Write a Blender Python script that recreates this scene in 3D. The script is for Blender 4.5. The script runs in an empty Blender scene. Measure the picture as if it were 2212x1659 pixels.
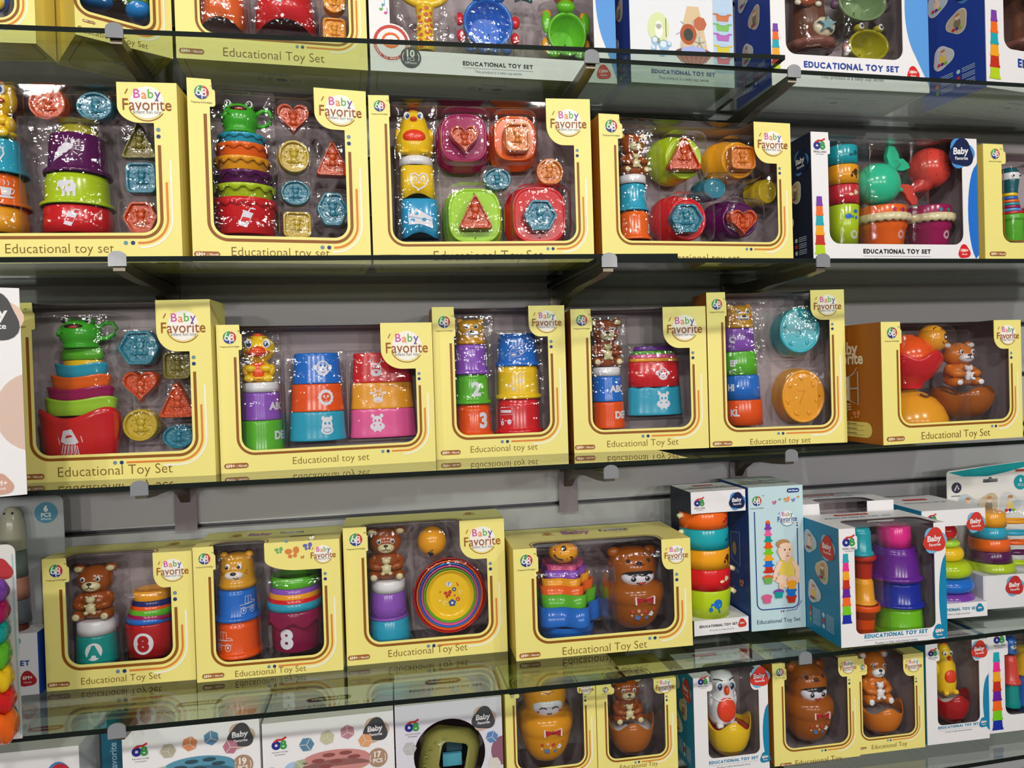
import bpy, math, random, colorsys
from mathutils import Vector, Matrix
from mathutils.geometry import tessellate_polygon
random.seed(7)
SC = bpy.context.scene
COL = SC.collection
PI = math.pi
# ------------------------------------------------------------ camera
cam_d = bpy.data.cameras.new('camera')
cam_d.sensor_width = 36.0
cam_d.lens = 25.78
cam_d.clip_start = 0.05
cam_o = bpy.data.objects.new('camera', cam_d)
COL.objects.link(cam_o)
_yaw, _pit, _rol = math.radians(10.4742), math.radians(-0.7865), math.radians(-1.7445)
_f = Vector((math.sin(_yaw)*math.cos(_pit), math.cos(_yaw)*math.cos(_pit), math.sin(_pit)))
_r = Vector((math.cos(_yaw), -math.sin(_yaw), 0))
_u = _r.cross(_f)
_r2 = math.cos(_rol)*_r + math.sin(_rol)*_u
_u2 = -math.sin(_rol)*_r + math.cos(_rol)*_u
cam_o.matrix_world = Matrix(((_r2.x, _u2.x, -_f.x, 0), (_r2.y, _u2.y, -_f.y, 0), (_r2.z, _u2.z, -_f.z, 1.5), (0, 0, 0, 1)))
SC.camera = cam_o
# ------------------------------------------------------------ world, lamps, exposure
wd = bpy.data.worlds.new('shop_air'); SC.world = wd; wd.use_nodes = True
wd.node_tree.nodes['Background'].inputs[0].default_value = (0.80, 0.82, 0.9, 1)
wd.node_tree.nodes['Background'].inputs[1].default_value = 0.16
SC.view_settings.view_transform = 'Standard'
SC.view_settings.look = 'None'
SC.view_settings.exposure = 0.15
SC.view_settings.gamma = 1.0
SC.view_settings.use_curve_mapping = False
def lamp(x, y, z, size, power, aim, col=(1.0, 0.965, 0.90)):
    d = bpy.data.lights.new('ceiling_spot', 'AREA'); d.shape = 'DISK'; d.size = size; d.energy = power; d.color = col
    o = bpy.data.objects.new('ceiling_spot', d); COL.objects.link(o); o.location = (x, y, z)
    o.rotation_euler = (Vector(aim) - Vector((x, y, z))).to_track_quat('-Z', 'Y').to_euler()
for _x in (-1.7, -0.55, 0.6, 1.75):
    lamp(_x, -1.1, 2.93, 0.16, 15, (_x*0.8, 1.35, 1.35))
for _x in (-4.0, -1.2, 1.6, 4.4):
    lamp(_x, -9.0, 2.93, 0.5, 130, (_x*0.3, 1.3, 1.3))
try:
    SC.cycles.transparent_max_bounces = 32
    SC.cycles.max_bounces = 7
    SC.cycles.diffuse_bounces = 3
    SC.cycles.glossy_bounces = 3
    SC.cycles.caustics_reflective = False
    SC.cycles.caustics_refractive = False
    SC.cycles.use_denoising = True
except Exception:
    pass
# ------------------------------------------------------------ colours and materials
HEX = dict(yel='F6CB1E', och='D99B22', ora='F4691C', ora2='F0560F', amb='F2A41E', pur='7A3FA8', lil='8F55C0', mag='A31559', teal='1FA6B4', teal2='35B4C4', teal3='0E9A94',
 cyan='2BA6C6', cyan2='2C9FD2', lime='B6D220', limeb='A9DD3C', limed='76C81E', red='DA1F26', red2='C5301C', crim='D02A3C', dred='B3121A', grn='5DB82C', blu='1F6FD0', sky='5A9AE0', pink='EF5F9E', pinkh='EE2E90',
 purd='6A2399', navy='1C2A72', navy2='1B2FA6', plum='571052', mag2='8C1346', wht='EFEFF2', brn='9A4A14', brn2='A4560F', brn3='B0621E', gold='E59A0A', fox='D9781A', gry='9A9696', olive='A6A01E', dteal='0F5C66',
 aqua='35C99B', coral='E2483C', oraT='C84A0C', ambT='D87C18', tealT='2C7E94', yelT='C4A828', oliveT='746A14', sage='7C9668', olive2='8C8A4A', bone='B9B6A2', sage2='6F8078', clay='A0705F', slate='5B6268', darkred='5A2A22', choc='4A2410', cream='EBDDB0',
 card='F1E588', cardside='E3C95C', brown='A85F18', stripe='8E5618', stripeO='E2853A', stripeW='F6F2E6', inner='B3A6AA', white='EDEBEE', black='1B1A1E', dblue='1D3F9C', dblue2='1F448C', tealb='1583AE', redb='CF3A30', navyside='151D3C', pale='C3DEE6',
 dotA='6E8FA0', dotB='1F3A72', grey='8E8E94', lgrey='C9C9CE', pinkw='D9BDB0', dark='47474B', skin='F3CFB6', hair='B98A58', title='7A5414')
MATS = {}
def lin(h):
    r = [int(h[i:i+2], 16)/255 for i in (0, 2, 4)]
    return [c/12.92 if c <= .04045 else ((c+.055)/1.055)**2.4 for c in r]
def mat(c, kind='plastic'):
    k = (c, kind)
    if k in MATS: return MATS[k]
    m = bpy.data.materials.new(c+'_'+kind); m.use_nodes = True; MATS[k] = m
    nt = m.node_tree; N = nt.nodes; b = N['Principled BSDF']
    rgb = lin(HEX.get(c, c)); b.inputs['Base Color'].default_value = (*rgb, 1)
    tc = N.new('ShaderNodeTexCoord'); nz = N.new('ShaderNodeTexNoise'); nt.links.new(tc.outputs['Object'], nz.inputs['Vector'])
    bp = N.new('ShaderNodeBump'); nt.links.new(nz.outputs['Fac'], bp.inputs['Height']); nt.links.new(bp.outputs[0], b.inputs['Normal'])
    if kind == 'card':
        nz.inputs['Scale'].default_value = 900; bp.inputs['Strength'].default_value = .04; bp.inputs['Distance'].default_value = .001
        b.inputs['Roughness'].default_value = .42; b.inputs['Specular IOR Level'].default_value = .35
    elif kind == 'print':
        nz.inputs['Scale'].default_value = 900; bp.inputs['Strength'].default_value = .02; bp.inputs['Distance'].default_value = .001
        b.inputs['Roughness'].default_value = .45; b.inputs['Specular IOR Level'].default_value = .25
    elif kind == 'matte':
        nz.inputs['Scale'].default_value = 400; bp.inputs['Strength'].default_value = .08; bp.inputs['Distance'].default_value = .001
        b.inputs['Roughness'].default_value = .7; b.inputs['Specular IOR Level'].default_value = .2
    elif kind == 'gel':
        nz.inputs['Scale'].default_value = 260; bp.inputs['Strength'].default_value = .5; bp.inputs['Distance'].default_value = .002
        b.inputs['Roughness'].default_value = .13; b.inputs['Specular IOR Level'].default_value = .5
        b.inputs['Subsurface Weight'].default_value = .0
    elif kind == 'metal':
        nz.inputs['Scale'].default_value = 200; bp.inputs['Strength'].default_value = .03; bp.inputs['Distance'].default_value = .001
        b.inputs['Roughness'].default_value = .32; b.inputs['Metallic'].default_value = .85
    else:
        nz.inputs['Scale'].default_value = 60; bp.inputs['Strength'].default_value = .03; bp.inputs['Distance'].default_value = .003
        b.inputs['Roughness'].default_value = .2; b.inputs['Specular IOR Level'].default_value = .5
    return m
def clear_mat(name, tint, f0, rough, bump, scale, pw=5.):
    """clear sheet: tinted straight transmission plus a mirror-like coat that grows at grazing angles"""
    if name in MATS: return MATS[name]
    m = bpy.data.materials.new(name); m.use_nodes = True; MATS[name] = m
    nt = m.node_tree; N = nt.nodes; N.clear(); K = nt.links.new
    out = N.new('ShaderNodeOutputMaterial'); mix = N.new('ShaderNodeMixShader')
    t = N.new('ShaderNodeBsdfTransparent'); t.inputs[0].default_value = (*tint, 1)
    g = N.new('ShaderNodeBsdfGlossy'); g.inputs['Roughness'].default_value = rough; g.inputs['Color'].default_value = (1, 1, 1, 1)
    lw = N.new('ShaderNodeLayerWeight'); lw.inputs['Blend'].default_value = .5
    p = N.new('ShaderNodeMath'); p.operation = 'POWER'; p.inputs[1].default_value = pw; K(lw.outputs['Facing'], p.inputs[0])
    q = N.new('ShaderNodeMath'); q.operation = 'MULTIPLY_ADD'; q.inputs[1].default_value = 1-f0; q.inputs[2].default_value = f0; K(p.outputs[0], q.inputs[0])
    if bump:
        tc = N.new('ShaderNodeTexCoord'); nz = N.new('ShaderNodeTexNoise'); nz.inputs['Scale'].default_value = scale; nz.inputs['Detail'].default_value = 3
        bp = N.new('ShaderNodeBump'); bp.inputs['Strength'].default_value = bump; bp.inputs['Distance'].default_value = .01
        K(tc.outputs['Object'], nz.inputs['Vector']); K(nz.outputs['Fac'], bp.inputs['Height']); K(bp.outputs[0], g.inputs['Normal'])
    K(q.outputs[0], mix.inputs[0]); K(t.outputs[0], mix.inputs[1]); K(g.outputs[0], mix.inputs[2]); K(mix.outputs[0], out.inputs[0])
    return m
def film(): return clear_mat('window_film', (.975, .975, .98), .022, .03, .03, 20)
def blister(): return clear_mat('blister_film', (.982, .982, .985), .04, .05, .22, 48, 4.)
def glass(): return clear_mat('shelf_glass', (.84, .90, .85), .05, .0, 0, 1)
# ------------------------------------------------------------ mesh builder
class MB:
    def __init__(s): s.v = []; s.f = []; s.m = []; s.s = []; s.mats = []
    def mi(s, m):
        if isinstance(m, str): m = mat(m)
        if m not in s.mats: s.mats.append(m)
        return s.mats.index(m)
    def add(s, vs, fs, m, smooth=True, M=None):
        b = len(s.v); i = s.mi(m)
        s.v += [tuple(M @ Vector(v)) for v in vs] if M else [tuple(v) for v in vs]
        for f in fs: s.f.append([b+k for k in f]); s.m.append(i); s.s.append(smooth)
    def build(s, name, parent=None, loc=None):
        me = bpy.data.meshes.new(name); me.from_pydata(s.v, [], s.f)
        for m in s.mats: me.materials.append(m)
        me.polygons.foreach_set('material_index', s.m); me.polygons.foreach_set('use_smooth', s.s); me.update()
        o = bpy.data.objects.new(name, me); COL.objects.link(o)
        if parent: o.parent = parent
        if loc is not None: o.location = loc
        return o
    def box(s, c, d, m):
        x, y, z = c; a, b, e = d[0]/2, d[1]/2, d[2]/2
        vs = [(x+i*a, y+j*b, z+k*e) for i in (-1, 1) for j in (-1, 1) for k in (-1, 1)]
        s.add(vs, [(0, 1, 3, 2), (4, 6, 7, 5), (0, 4, 5, 1), (2, 3, 7, 6), (0, 2, 6, 4), (1, 5, 7, 3)], m, False)
    def ell(s, c, r, m, nu=20, nv=12, M=None):
        vs = [(c[0], c[1], c[2]-r[2])]
        for j in range(1, nv):
            t = -PI/2+PI*j/nv
            for i in range(nu):
                a = 2*PI*i/nu; vs.append((c[0]+r[0]*math.cos(t)*math.cos(a), c[1]+r[1]*math.cos(t)*math.sin(a), c[2]+r[2]*math.sin(t)))
        vs.append((c[0], c[1], c[2]+r[2])); fs = []
        for i in range(nu): fs.append((0, 1+(i+1) % nu, 1+i)); fs.append((len(vs)-1, 1+(nv-2)*nu+i, 1+(nv-2)*nu+(i+1) % nu))
        for j in range(nv-2):
            for i in range(nu): fs.append((1+j*nu+i, 1+j*nu+(i+1) % nu, 1+(j+1)*nu+(i+1) % nu, 1+(j+1)*nu+i))
        s.add(vs, fs, m, True, M)
    def lathe(s, prof, m, n=40, mod=None, c=(0, 0, 0), M=None):
        """prof: [(r, z)] bottom to top outside; angle 0 faces the viewer (-y)"""
        vs = []; fs = []
        for k, (r, z) in enumerate(prof):
            for i in range(n):
                a = 2*PI*i/n
                rr, zz = mod(a, k, r, z) if mod else (r, z)
                vs.append((c[0]+rr*math.sin(a), c[1]-rr*math.cos(a), c[2]+zz))
        for k in range(len(prof)-1):
            for i in range(n): fs.append((k*n+i, k*n+(i+1) % n, (k+1)*n+(i+1) % n, (k+1)*n+i))
        s.add(vs, fs, m, True, M)
    def loft(s, out, rings, m, M=None):
        """out: outline [(x, z)]; rings: [(scale, y, ox, oz)] ; the last one is capped"""
        n = len(out); vs = []; fs = []
        for (sc, y, ox, oz) in rings: vs += [(x*sc+ox, y, z*sc+oz) for x, z in out]
        for k in range(len(rings)-1):
            for i in range(n): fs.append((k*n+i, k*n+(i+1) % n, (k+1)*n+(i+1) % n, (k+1)*n+i))
        fs.append([(len(rings)-1)*n+i for i in range(n)])
        s.add(vs, fs, m, False, M)
    def tube(s, pts, r, m, n=8, closed=False, M=None):
        pts = [Vector(p) for p in pts]; N = len(pts); vs = []; fs = []
        for i, p in enumerate(pts):
            a = pts[(i-1) % N] if (closed or i) else p; b = pts[(i+1) % N] if (closed or i < N-1) else p
            t = (b-a).normalized(); q = Vector((0, 0, 1)) if abs(t.z) < .9 else Vector((1, 0, 0)); e1 = t.cross(q).normalized(); e2 = t.cross(e1)
            rr = r[i] if isinstance(r, (list, tuple)) else r
            vs += [p+e1*rr*math.cos(2*PI*k/n)+e2*rr*math.sin(2*PI*k/n) for k in range(n)]
        for i in range(N if closed else N-1):
            j = (i+1) % N
            for k in range(n): fs.append((i*n+k, i*n+(k+1) % n, j*n+(k+1) % n, j*n+k))
        if not closed: fs.append(list(range(n))); fs.append([(N-1)*n+k for k in range(n)])
        s.add(vs, fs, m, True, M)
    def slab(s, poly, holes, y0, y1, mf, mb, me=None):
        """poly in (x, z), front face at y0, back at y1"""
        allp = [poly]+holes
        tri = tessellate_polygon([[Vector((x, z, 0)) for x, z in q] for q in allp]); fl = [p for q in allp for p in q]
        def fix(t):
            a, b, c = (fl[i] for i in t)
            return t if (b[0]-a[0])*(c[1]-a[1])-(b[1]-a[1])*(c[0]-a[0]) > 0 else (t[0], t[2], t[1])
        tri = [fix(t) for t in tri]
        s.add([(x, y0, z) for x, z in fl], tri, mf, False)
        s.add([(x, y1, z) for x, z in fl], [t[::-1] for t in tri], mb, False)
        for q in allp:
            n = len(q); s.add([(x, y0, z) for x, z in q]+[(x, y1, z) for x, z in q], [(i, (i+1) % n, n+(i+1) % n, n+i) for i in range(n)], me or mf, False)
def arc(cx, cy, rx, ry, a0, a1, n=10):
    return [(cx+rx*math.cos(math.radians(a0+(a1-a0)*i/n)), cy+ry*math.sin(math.radians(a0+(a1-a0)*i/n))) for i in range(n+1)]
# ------------------------------------------------------------ flat lettering and prints
TXT = {}
def glyphs(t, bold=0., shear=0.):
    k = (t, bold, shear)
    if k not in TXT:
        c = bpy.data.curves.new('lettering', 'FONT'); c.body = t; c.size = 1; c.align_x = 'CENTER'; c.resolution_u = 3; c.offset = bold; c.shear = shear; c.fill_mode = 'FRONT'
        o = bpy.data.objects.new('lettering', c); me = o.to_mesh()
        vs = [(v.co.x, v.co.y) for v in me.vertices]; fs = [tuple(p.vertices) for p in me.polygons]
        o.to_mesh_clear(); bpy.data.objects.remove(o); bpy.data.curves.remove(c)
        x0 = min(v[0] for v in vs); x1 = max(v[0] for v in vs)
        TXT[k] = (vs, fs, x0, x1)
    return TXT[k]
def clip(q, x, sg):
    r = []
    for i in range(len(q)):
        a, b = q[i-1], q[i]; da, db = (a[0]-x)*sg, (b[0]-x)*sg
        if (da < 0) != (db < 0): t = da/(da-db); r.append((a[0]+(b[0]-a[0])*t, a[1]+(b[1]-a[1])*t))
        if db >= 0: r.append(b)
    return r
class Deco:
    """flat print; fn(u, v, layer) gives the 3D point"""
    def __init__(s, fn, strip=0.): s.fn = fn; s.mb = MB(); s.strip = strip
    def poly(s, pts, c, lay=0):
        tri = tessellate_polygon([[Vector((x, y, 0)) for x, y in pts]]); s.put(pts, tri, c, lay)
    def put(s, pts, fs, c, lay):
        out = []
        for t in fs:
            a, b, d = (pts[i] for i in t[:3])
            out.append(t if (b[0]-a[0])*(d[1]-a[1])-(b[1]-a[1])*(d[0]-a[0]) >= 0 else t[::-1])
        if s.strip:
            P2 = []; F2 = []
            for t in out:
                q = [pts[i] for i in t]; k0 = math.floor(min(p[0] for p in q)/s.strip); k1 = math.floor(max(p[0] for p in q)/s.strip)
                for k in range(k0, k1+1):
                    c2 = clip(clip(q, k*s.strip, 1), (k+1)*s.strip, -1)
                    if len(c2) > 2: F2.append(tuple(range(len(P2), len(P2)+len(c2)))); P2 += c2
            pts, out = P2, F2
        s.mb.add([s.fn(x, y, lay) for x, y in pts], out, mat(c, 'print'), False)
    def disc(s, x, y, rx, ry, c, lay=0, n=20): s.put([(x+rx*math.cos(2*PI*i/n), y+ry*math.sin(2*PI*i/n)) for i in range(n)], [tuple(range(n))], c, lay)
    def rect(s, x0, y0, x1, y1, c, lay=0): s.put([(x0, y0), (x1, y0), (x1, y1), (x0, y1)], [(0, 1, 2, 3)], c, lay)
    def pill(s, x, y, w, h, c, lay=0): s.put(arc(x+w/2-h/2, y, h/2, h/2, -90, 90, 8)+arc(x-w/2+h/2, y, h/2, h/2, 90, 270, 8), [tuple(range(18))], c, lay)
    def stroke(s, pts, w, c, lay=0, closed=False):
        n = len(pts); L = []; R = []
        for i, p in enumerate(pts):
            a = pts[(i-1) % n] if (closed or i) else p; b = pts[(i+1) % n] if (closed or i < n-1) else p
            dx, dy = b[0]-a[0], b[1]-a[1]; l = math.hypot(dx, dy) or 1; nx, ny = -dy/l*w/2, dx/l*w/2
            L.append((p[0]+nx, p[1]+ny)); R.append((p[0]-nx, p[1]-ny))
        s.put(L+R, [(i, n+i, n+(i+1) % n, (i+1) % n) for i in range(n if closed else n-1)], c, lay)
    def text(s, t, x, y, c, lay=0, width=None, size=None, bold=0., shear=0., rot=0., fit=1.):
        vs, fs, x0, x1 = glyphs(t, bold, shear)
        k = width/(x1-x0) if width else size
        m = (x0+x1)/2; ca, sa = math.cos(rot), math.sin(rot)
        pts = [(x+((a-m)*k)*ca-(b-.34)*k*fit*sa, y+((a-m)*k)*sa+(b-.34)*k*fit*ca) for a, b in vs]
        s.put(pts, fs, c, lay); return k
    def hand(s, t, x, y, c, width, lay=0, bold=.035, shear=0., fit=1.):
        """uneven hand-drawn capitals"""
        rnd = random.Random(len(t)); tot = 0; parts = []
        for ch in t:
            if ch == ' ': parts.append((None, .33)); tot += .33; continue
            g = glyphs(ch, bold, shear); w = g[3]-g[2]+.11; parts.append((ch, w)); tot += w
        k = width/tot; cx = x-width/2
        for ch, w in parts:
            if ch: s.text(ch, cx+w*k/2, y+rnd.uniform(-.035, .035)*k, c, lay, size=k*rnd.uniform(.96, 1.06), bold=bold, shear=shear, rot=rnd.uniform(-.05, .05), fit=fit)
            cx += w*k
    def build(s, name, parent): return s.mb.build(name, parent) if s.mb.f else None
EPS = .00035
def thing(name, label, cat, loc, rz=0., group=None, o=None):
    if o is None: o = bpy.data.objects.new(name, None); COL.objects.link(o); o.empty_display_size = .02
    o.location = loc; o.rotation_euler = (0, 0, rz); o['label'] = label; o['category'] = cat
    if group: o['group'] = group
    return o
def structure(name, mb): o = mb.build(name); o['kind'] = 'structure'; return o
# ------------------------------------------------------------ the shop wall, glass shelves and brackets
WALL = 1.485
wm = bpy.data.materials.new('slat_wall_paint'); wm.use_nodes = True
_b = wm.node_tree.nodes['Principled BSDF']; _n = wm.node_tree.nodes.new('ShaderNodeTexNoise'); _n.inputs['Scale'].default_value = 6
_rp = wm.node_tree.nodes.new('ShaderNodeValToRGB'); _rp.color_ramp.elements[0].color = (.40, .39, .42, 1); _rp.color_ramp.elements[1].color = (.45, .44, .47, 1)
wm.node_tree.links.new(_n.outputs['Fac'], _rp.inputs[0]); wm.node_tree.links.new(_rp.outputs[0], _b.inputs['Base Color']); _b.inputs['Roughness'].default_value = .5
w = MB(); gz = [1.2285+.1178*k for k in range(-10, 14)]
for a, b in zip(gz[:-1], gz[1:]):
    w.box((.2, WALL+.01, (a+b)/2), (5.2, .02, b-a-.013), wm)
    w.box((.2, WALL+.016, a), (5.2, .006, .013), mat('5F5F63', 'metal')); w.box((.2, WALL+.003, a+.0050), (5.2, .009, .003), mat('C0C0C4', 'metal')); w.box((.2, WALL+.003, a-.0050), (5.2, .007, .003), mat('77777B', 'metal'))
structure('wall_back', w)
w = MB(); w.box((.2, -5.9, -.01), (14, 15, .02), mat('8C8680', 'matte')); structure('floor', w)
w = MB(); w.box((.2, -5.9, 3.01), (14, 15, .02), mat('B9B9BB', 'matte')); structure('ceiling', w)
SHELF = {1: 2.0443, 2: 1.6938, 3: 1.3462, 4: .9807, 5: .732}
FY = {1: (1.211, 1.1884), 2: (1.1862, 1.1162), 3: (1.2085, 1.2481), 4: (1.2, 1.1996), 5: (1.215, 1.2)}
ENDS = {1: (.723, .372), 2: (.505, .352), 3: (.524, .345), 4: (.40, .203), 5: (.45, .2)}
NAMES = {1: 'highest', 2: 'second', 3: 'third', 4: 'fourth', 5: 'lowest'}
GE = mat('0B1511', 'matte')
def sheet(i, side):
    top = SHELF[i] - (0 if side == 'A' else .0125); th = .008
    x0, x1 = (-1.6, ENDS[i][0]) if side == 'A' else (ENDS[i][1], 1.9)
    sl = -.0288 if side == 'A' else .0199
    y = lambda x: FY[i][0 if side == 'A' else 1]+sl*(x+.3)
    p = [(x0, y(x0)), (x1, y(x1)), (x1, 1.474), (x0, 1.474)]
    m = MB()
    m.add([(a, b, top) for a, b in p]+[(a, b, top-th) for a, b in p], [(0, 1, 2, 3), (7, 6, 5, 4)], glass(), False)
    m.add([(a, b, top) for a, b in p]+[(a, b, top-th) for a, b in p], [(0, 4, 5, 1), (1, 5, 6, 2), (2, 6, 7, 3), (3, 7, 4, 0)], GE, False)
    o = m.build('glass_shelf')
    thing('glass_shelf', f"{'long' if side == 'A' else 'overlapped lower'} sheet of the {NAMES[i]} greenish glass shelf, "+('ending over the middle clip' if side == 'A' else 'running off past the far clip'), 'shelf', (0, 0, 0), 0, 'glass shelf sheets', o)
for i in SHELF:
    sheet(i, 'A'); sheet(i, 'B')
WHO = ['first', 'second', 'third']
def bracket(i, k, X, yf, zoff=0.):
    z = SHELF[i]-.0092+zoff; r = thing('shelf_bracket', f'steel bracket with grey end cap, {WHO[k]} along the {NAMES[i]} glass shelf', 'bracket', (X, 0, z), 0, 'steel shelf brackets')
    m = MB(); L = WALL-yf
    prof = [(yf+.004, 0), (yf+.004, -.012), (yf+.05, -.016), (yf+L*.45, -.018), (yf+L*.72, -.027), (yf+L*.88, -.044), (WALL-.0095, -.062), (WALL-.0095, 0)]
    n = len(prof); vs = [(-.0085, y, zz) for y, zz in prof]+[(.0085, y, zz) for y, zz in prof]
    m.add(vs, [list(range(n))[::-1], [n+q for q in range(n)]]+[(q, (q+1) % n, n+(q+1) % n, n+q) for q in range(n)], mat('6E665A', 'metal'), False)
    m.build('bracket_arm', r)
    m = MB(); m.box((0, WALL-.006, -.036), (.03, .006, .075), mat('77736C', 'metal')); m.build('back_plate', r)
    m = MB(); top = arc(0, .008, .0128, .009, 0, 180, 12); m.slab([(-.0128, -.006), (.0128, -.006)]+top, [], yf-.004, yf-.001, mat('85878D', 'plastic'), mat('85878D', 'plastic')); m.build('end_cap', r)
    if i in (3,):
        m = MB(); m.slab([(-.02, -.115), (.02, -.115), (.02, -.03), (-.02, -.03)], [], WALL-.0105, WALL-.0095, mat('8A7F88', 'plastic'), mat('8A7F88', 'plastic')); m.build('wall_pad', r)
for i in (1, 2, 3, 4, 5):
    for k, X in enumerate((-.3742, .3726, .7552)):
        a = FY[i][0]-.0288*(X+.3); b = FY[i][1]+.0199*(X+.3)
        if i == 4 and k == 1: continue
        yf = a if k == 0 else min(a, b) if k == 1 else b
        bracket(i, k, X + {1: 0, 2: 0, 3: .012, 4: (-.03 if k == 0 else .0)}.get(i, 0), yf, 0 if k == 0 else -.0125)
# ------------------------------------------------------------ cartons
def window_outline(w, h, W):
    """outline of the die-cut front, open at the top between the maker tab and the brand corner"""
    u0, u1, vb, tu, tv, bu, bv = (W[k] for k in ('u0', 'u1', 'vb', 'tu', 'tv', 'bu', 'bv'))
    r = W.get('rb') or min(.022, (u1-u0)*.14)
    p = [(0, 0), (w, 0), (w, h)]
    if bv < h-.01 and bu < w-.002:
        p += [(bu, h)] + arc(bu+(u1-bu)*.62, bv+(h-bv)*.42, (u1-bu)*.62, (h-bv)*.42, 180, 270, 10)
        p += [(u1, bv)]
    else: p += [(u1, h)]
    p += arc(u1-r, vb+r, r, r, 0, -90, 6) + arc(u0+r, vb+r, r, r, -90, -180, 6)
    if tv < h-.01 and tu > u0+.001:
        q = min(.005, (tu-u0)*.5)
        p += [(u0, tv)] + arc(tu-q, tv+q, q, q, -90, 0, 4)
        t2 = h-(h-tv)*.36
        p += arc(tu-q, t2-q, q, q, 0, 90, 4) + [(tu-q*1.3, h)]
    else: p += [(u0, h)]
    p += [(0, h)]
    return p, r
def emblem(D, x, y, r, tiny='FengLing SixOneEight'):
    D.disc(x, y, r, r, 'white', 1)
    for a0, c in ((80, '3F9A45'), (200, '233C86'), (320, 'C8352E')):
        D.put([(x, y)]+arc(x, y, r*.97, r*.97, a0, a0+116, 8), [tuple(range(10))], c, 2)
    D.stroke(arc(x-r*.40, y-r*.12, r*.27, r*.3, 100, 460, 14)[:-1], r*.17, 'white', 3, True)
    D.stroke([(x-r*.62, y+r*.05), (x-r*.5, y+r*.5), (x-r*.3, y+r*.7)], r*.17, 'white', 4)
    D.stroke(arc(x+r*.36, y+r*.26, r*.22, r*.22, 0, 345, 12), r*.17, 'white', 3, True)
    D.stroke(arc(x+r*.34, y-r*.28, r*.26, r*.26, 0, 345, 12), r*.17, 'white', 4, True)
    D.stroke([(x+r*.1, y-r*.95), (x-r*.05, y-r*.3), (x+r*.08, y+r*.5)], r*.13, 'white', 5)
    D.text(tiny, x, y-r*1.42, '4A3C20', 1, width=r*2.8)
    D.text('TM', x+r*1.35, y+r*.95, '4A3C20', 1, width=r*.42)
def emblem68(D, x, y, r, tiny='FENG LING'):
    D.stroke(arc(x-r*.48, y-r*.12, r*.40, r*.40, 0, 345, 16), r*.42, '2A2F8C', 1, True)
    D.put([(x-r*.66, y-r*.26), (x-r*.3, y-r*.26), (x-r*.48, y+r*.06)], [(0, 1, 2)], 'white', 2)
    D.stroke(arc(x+r*.45, y+r*.15, r*.24, r*.24, 0, 345, 14), r*.28, '3C9A48', 1, True)
    D.stroke(arc(x+r*.45, y-r*.28, r*.32, r*.28, 0, 345, 14), r*.30, '3C9A48', 2, True)
    D.stroke([(x-r*.75, y+r*.35), (x-r*.35, y+r*.62), (x+r*.3, y+r*.62), (x+r*.85, y+r*.92)], r*.26, 'C8302E', 2)
    D.text(tiny, x, y-r*1.05, '2A2A40', 1, width=r*2.1)
    D.text('SIX ONE EIGHT', x, y-r*1.42, '2A2A40', 1, width=r*1.4)
def brand(D, x, y, bw, main='9A5218', plate='F5F1EA', base=1):
    R = bw*.285
    if plate: D.disc(x, y, R, R, plate, base, 32)
    for ch, dx, c in (('B', -.165, 'D257A8'), ('a', -.045, 'EE8A45'), ('b', .065, '5FB24A'), ('y', .18, '6A52A8')):
        D.text(ch, x+dx*bw, y+bw*.155-(.012*bw if ch in 'a' else 0), c, base+1, size=bw*.225, bold=.010)
    D.text('Favorite', x, y-bw*.035, main, base+2, width=bw*.81, bold=.002, fit=1.15)
    D.text('Infant fun toy', x, y-bw*.165, '6E6A70', base+1, width=bw*.46)
    D.stroke(arc(x, y, R*1.12, R*1.12, 205, 325, 16), bw*.013, main, base+1)
    D.stroke([(x-bw*.36, y+bw*.15), (x-bw*.315, y+bw*.235)], bw*.016, main, base+1)
def drop_shape(x, y, r, rot=0.):
    pts = []
    for i in range(30):
        a = 2*PI*i/30; k = 1+.13*math.cos(3*(a-PI/2))
        px_, py_ = r*k*math.cos(a), r*k*math.sin(a); pts.append((x+px_*math.cos(rot)-py_*math.sin(rot), y+px_*math.sin(rot)+py_*math.cos(rot)))
    return pts
def baby_badge(D, x, y, r, c, under, base=1, tone='white'):
    D.poly(drop_shape(x, y, r*1.06, .55), under, base); D.poly(drop_shape(x, y, r*1.02, -.15), c, base+1)
    D.text('Baby', x-r*.05, y+r*.18, tone, base+2, width=r*1.35, bold=.03, shear=.1, rot=.06)
    D.text('Favorite', x, y-r*.36, tone, base+2, width=r*1.1, bold=.02, rot=.03)
def butterfly(D, x, y, s, c, lay=1):
    D.disc(x-s*.5, y+s*.3, s*.5, s*.38, c, lay, 10); D.disc(x+s*.5, y+s*.45, s*.42, s*.5, c, lay, 10)
    D.disc(x-s*.3, y-s*.35, s*.3, s*.28, c, lay+1, 10); D.disc(x+s*.35, y-s*.25, s*.26, s*.3, c, lay+1, 10)
def photo_oval(D, x, y, r, k, lay=1):
    """a small printed picture: a child in a yellow vest with bright cups"""
    D.poly(drop_shape(x, y, r, .5+k), 'E9E4E0', lay); D.poly(drop_shape(x, y, r*.93, .5+k), ('B9CBD6', 'C9B79A', 'D3D3D8')[k % 3], lay+1)
    D.disc(x, y-r*.1, r*.34, r*.4, ('skin', '8C7A60', 'F0D060')[k % 3], lay+2, 12); D.disc(x+r*.05, y+r*.42, r*.25, r*.27, 'skin', lay+3, 12); D.disc(x+r*.05, y+r*.58, r*.23, r*.12, 'hair', lay+4, 10)
    for j, c in enumerate(('red', 'purd', 'limed')): D.disc(x-r*.35+.33*r*j, y-r*.55, r*.15, r*.14, c, lay+4, 8)
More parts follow.
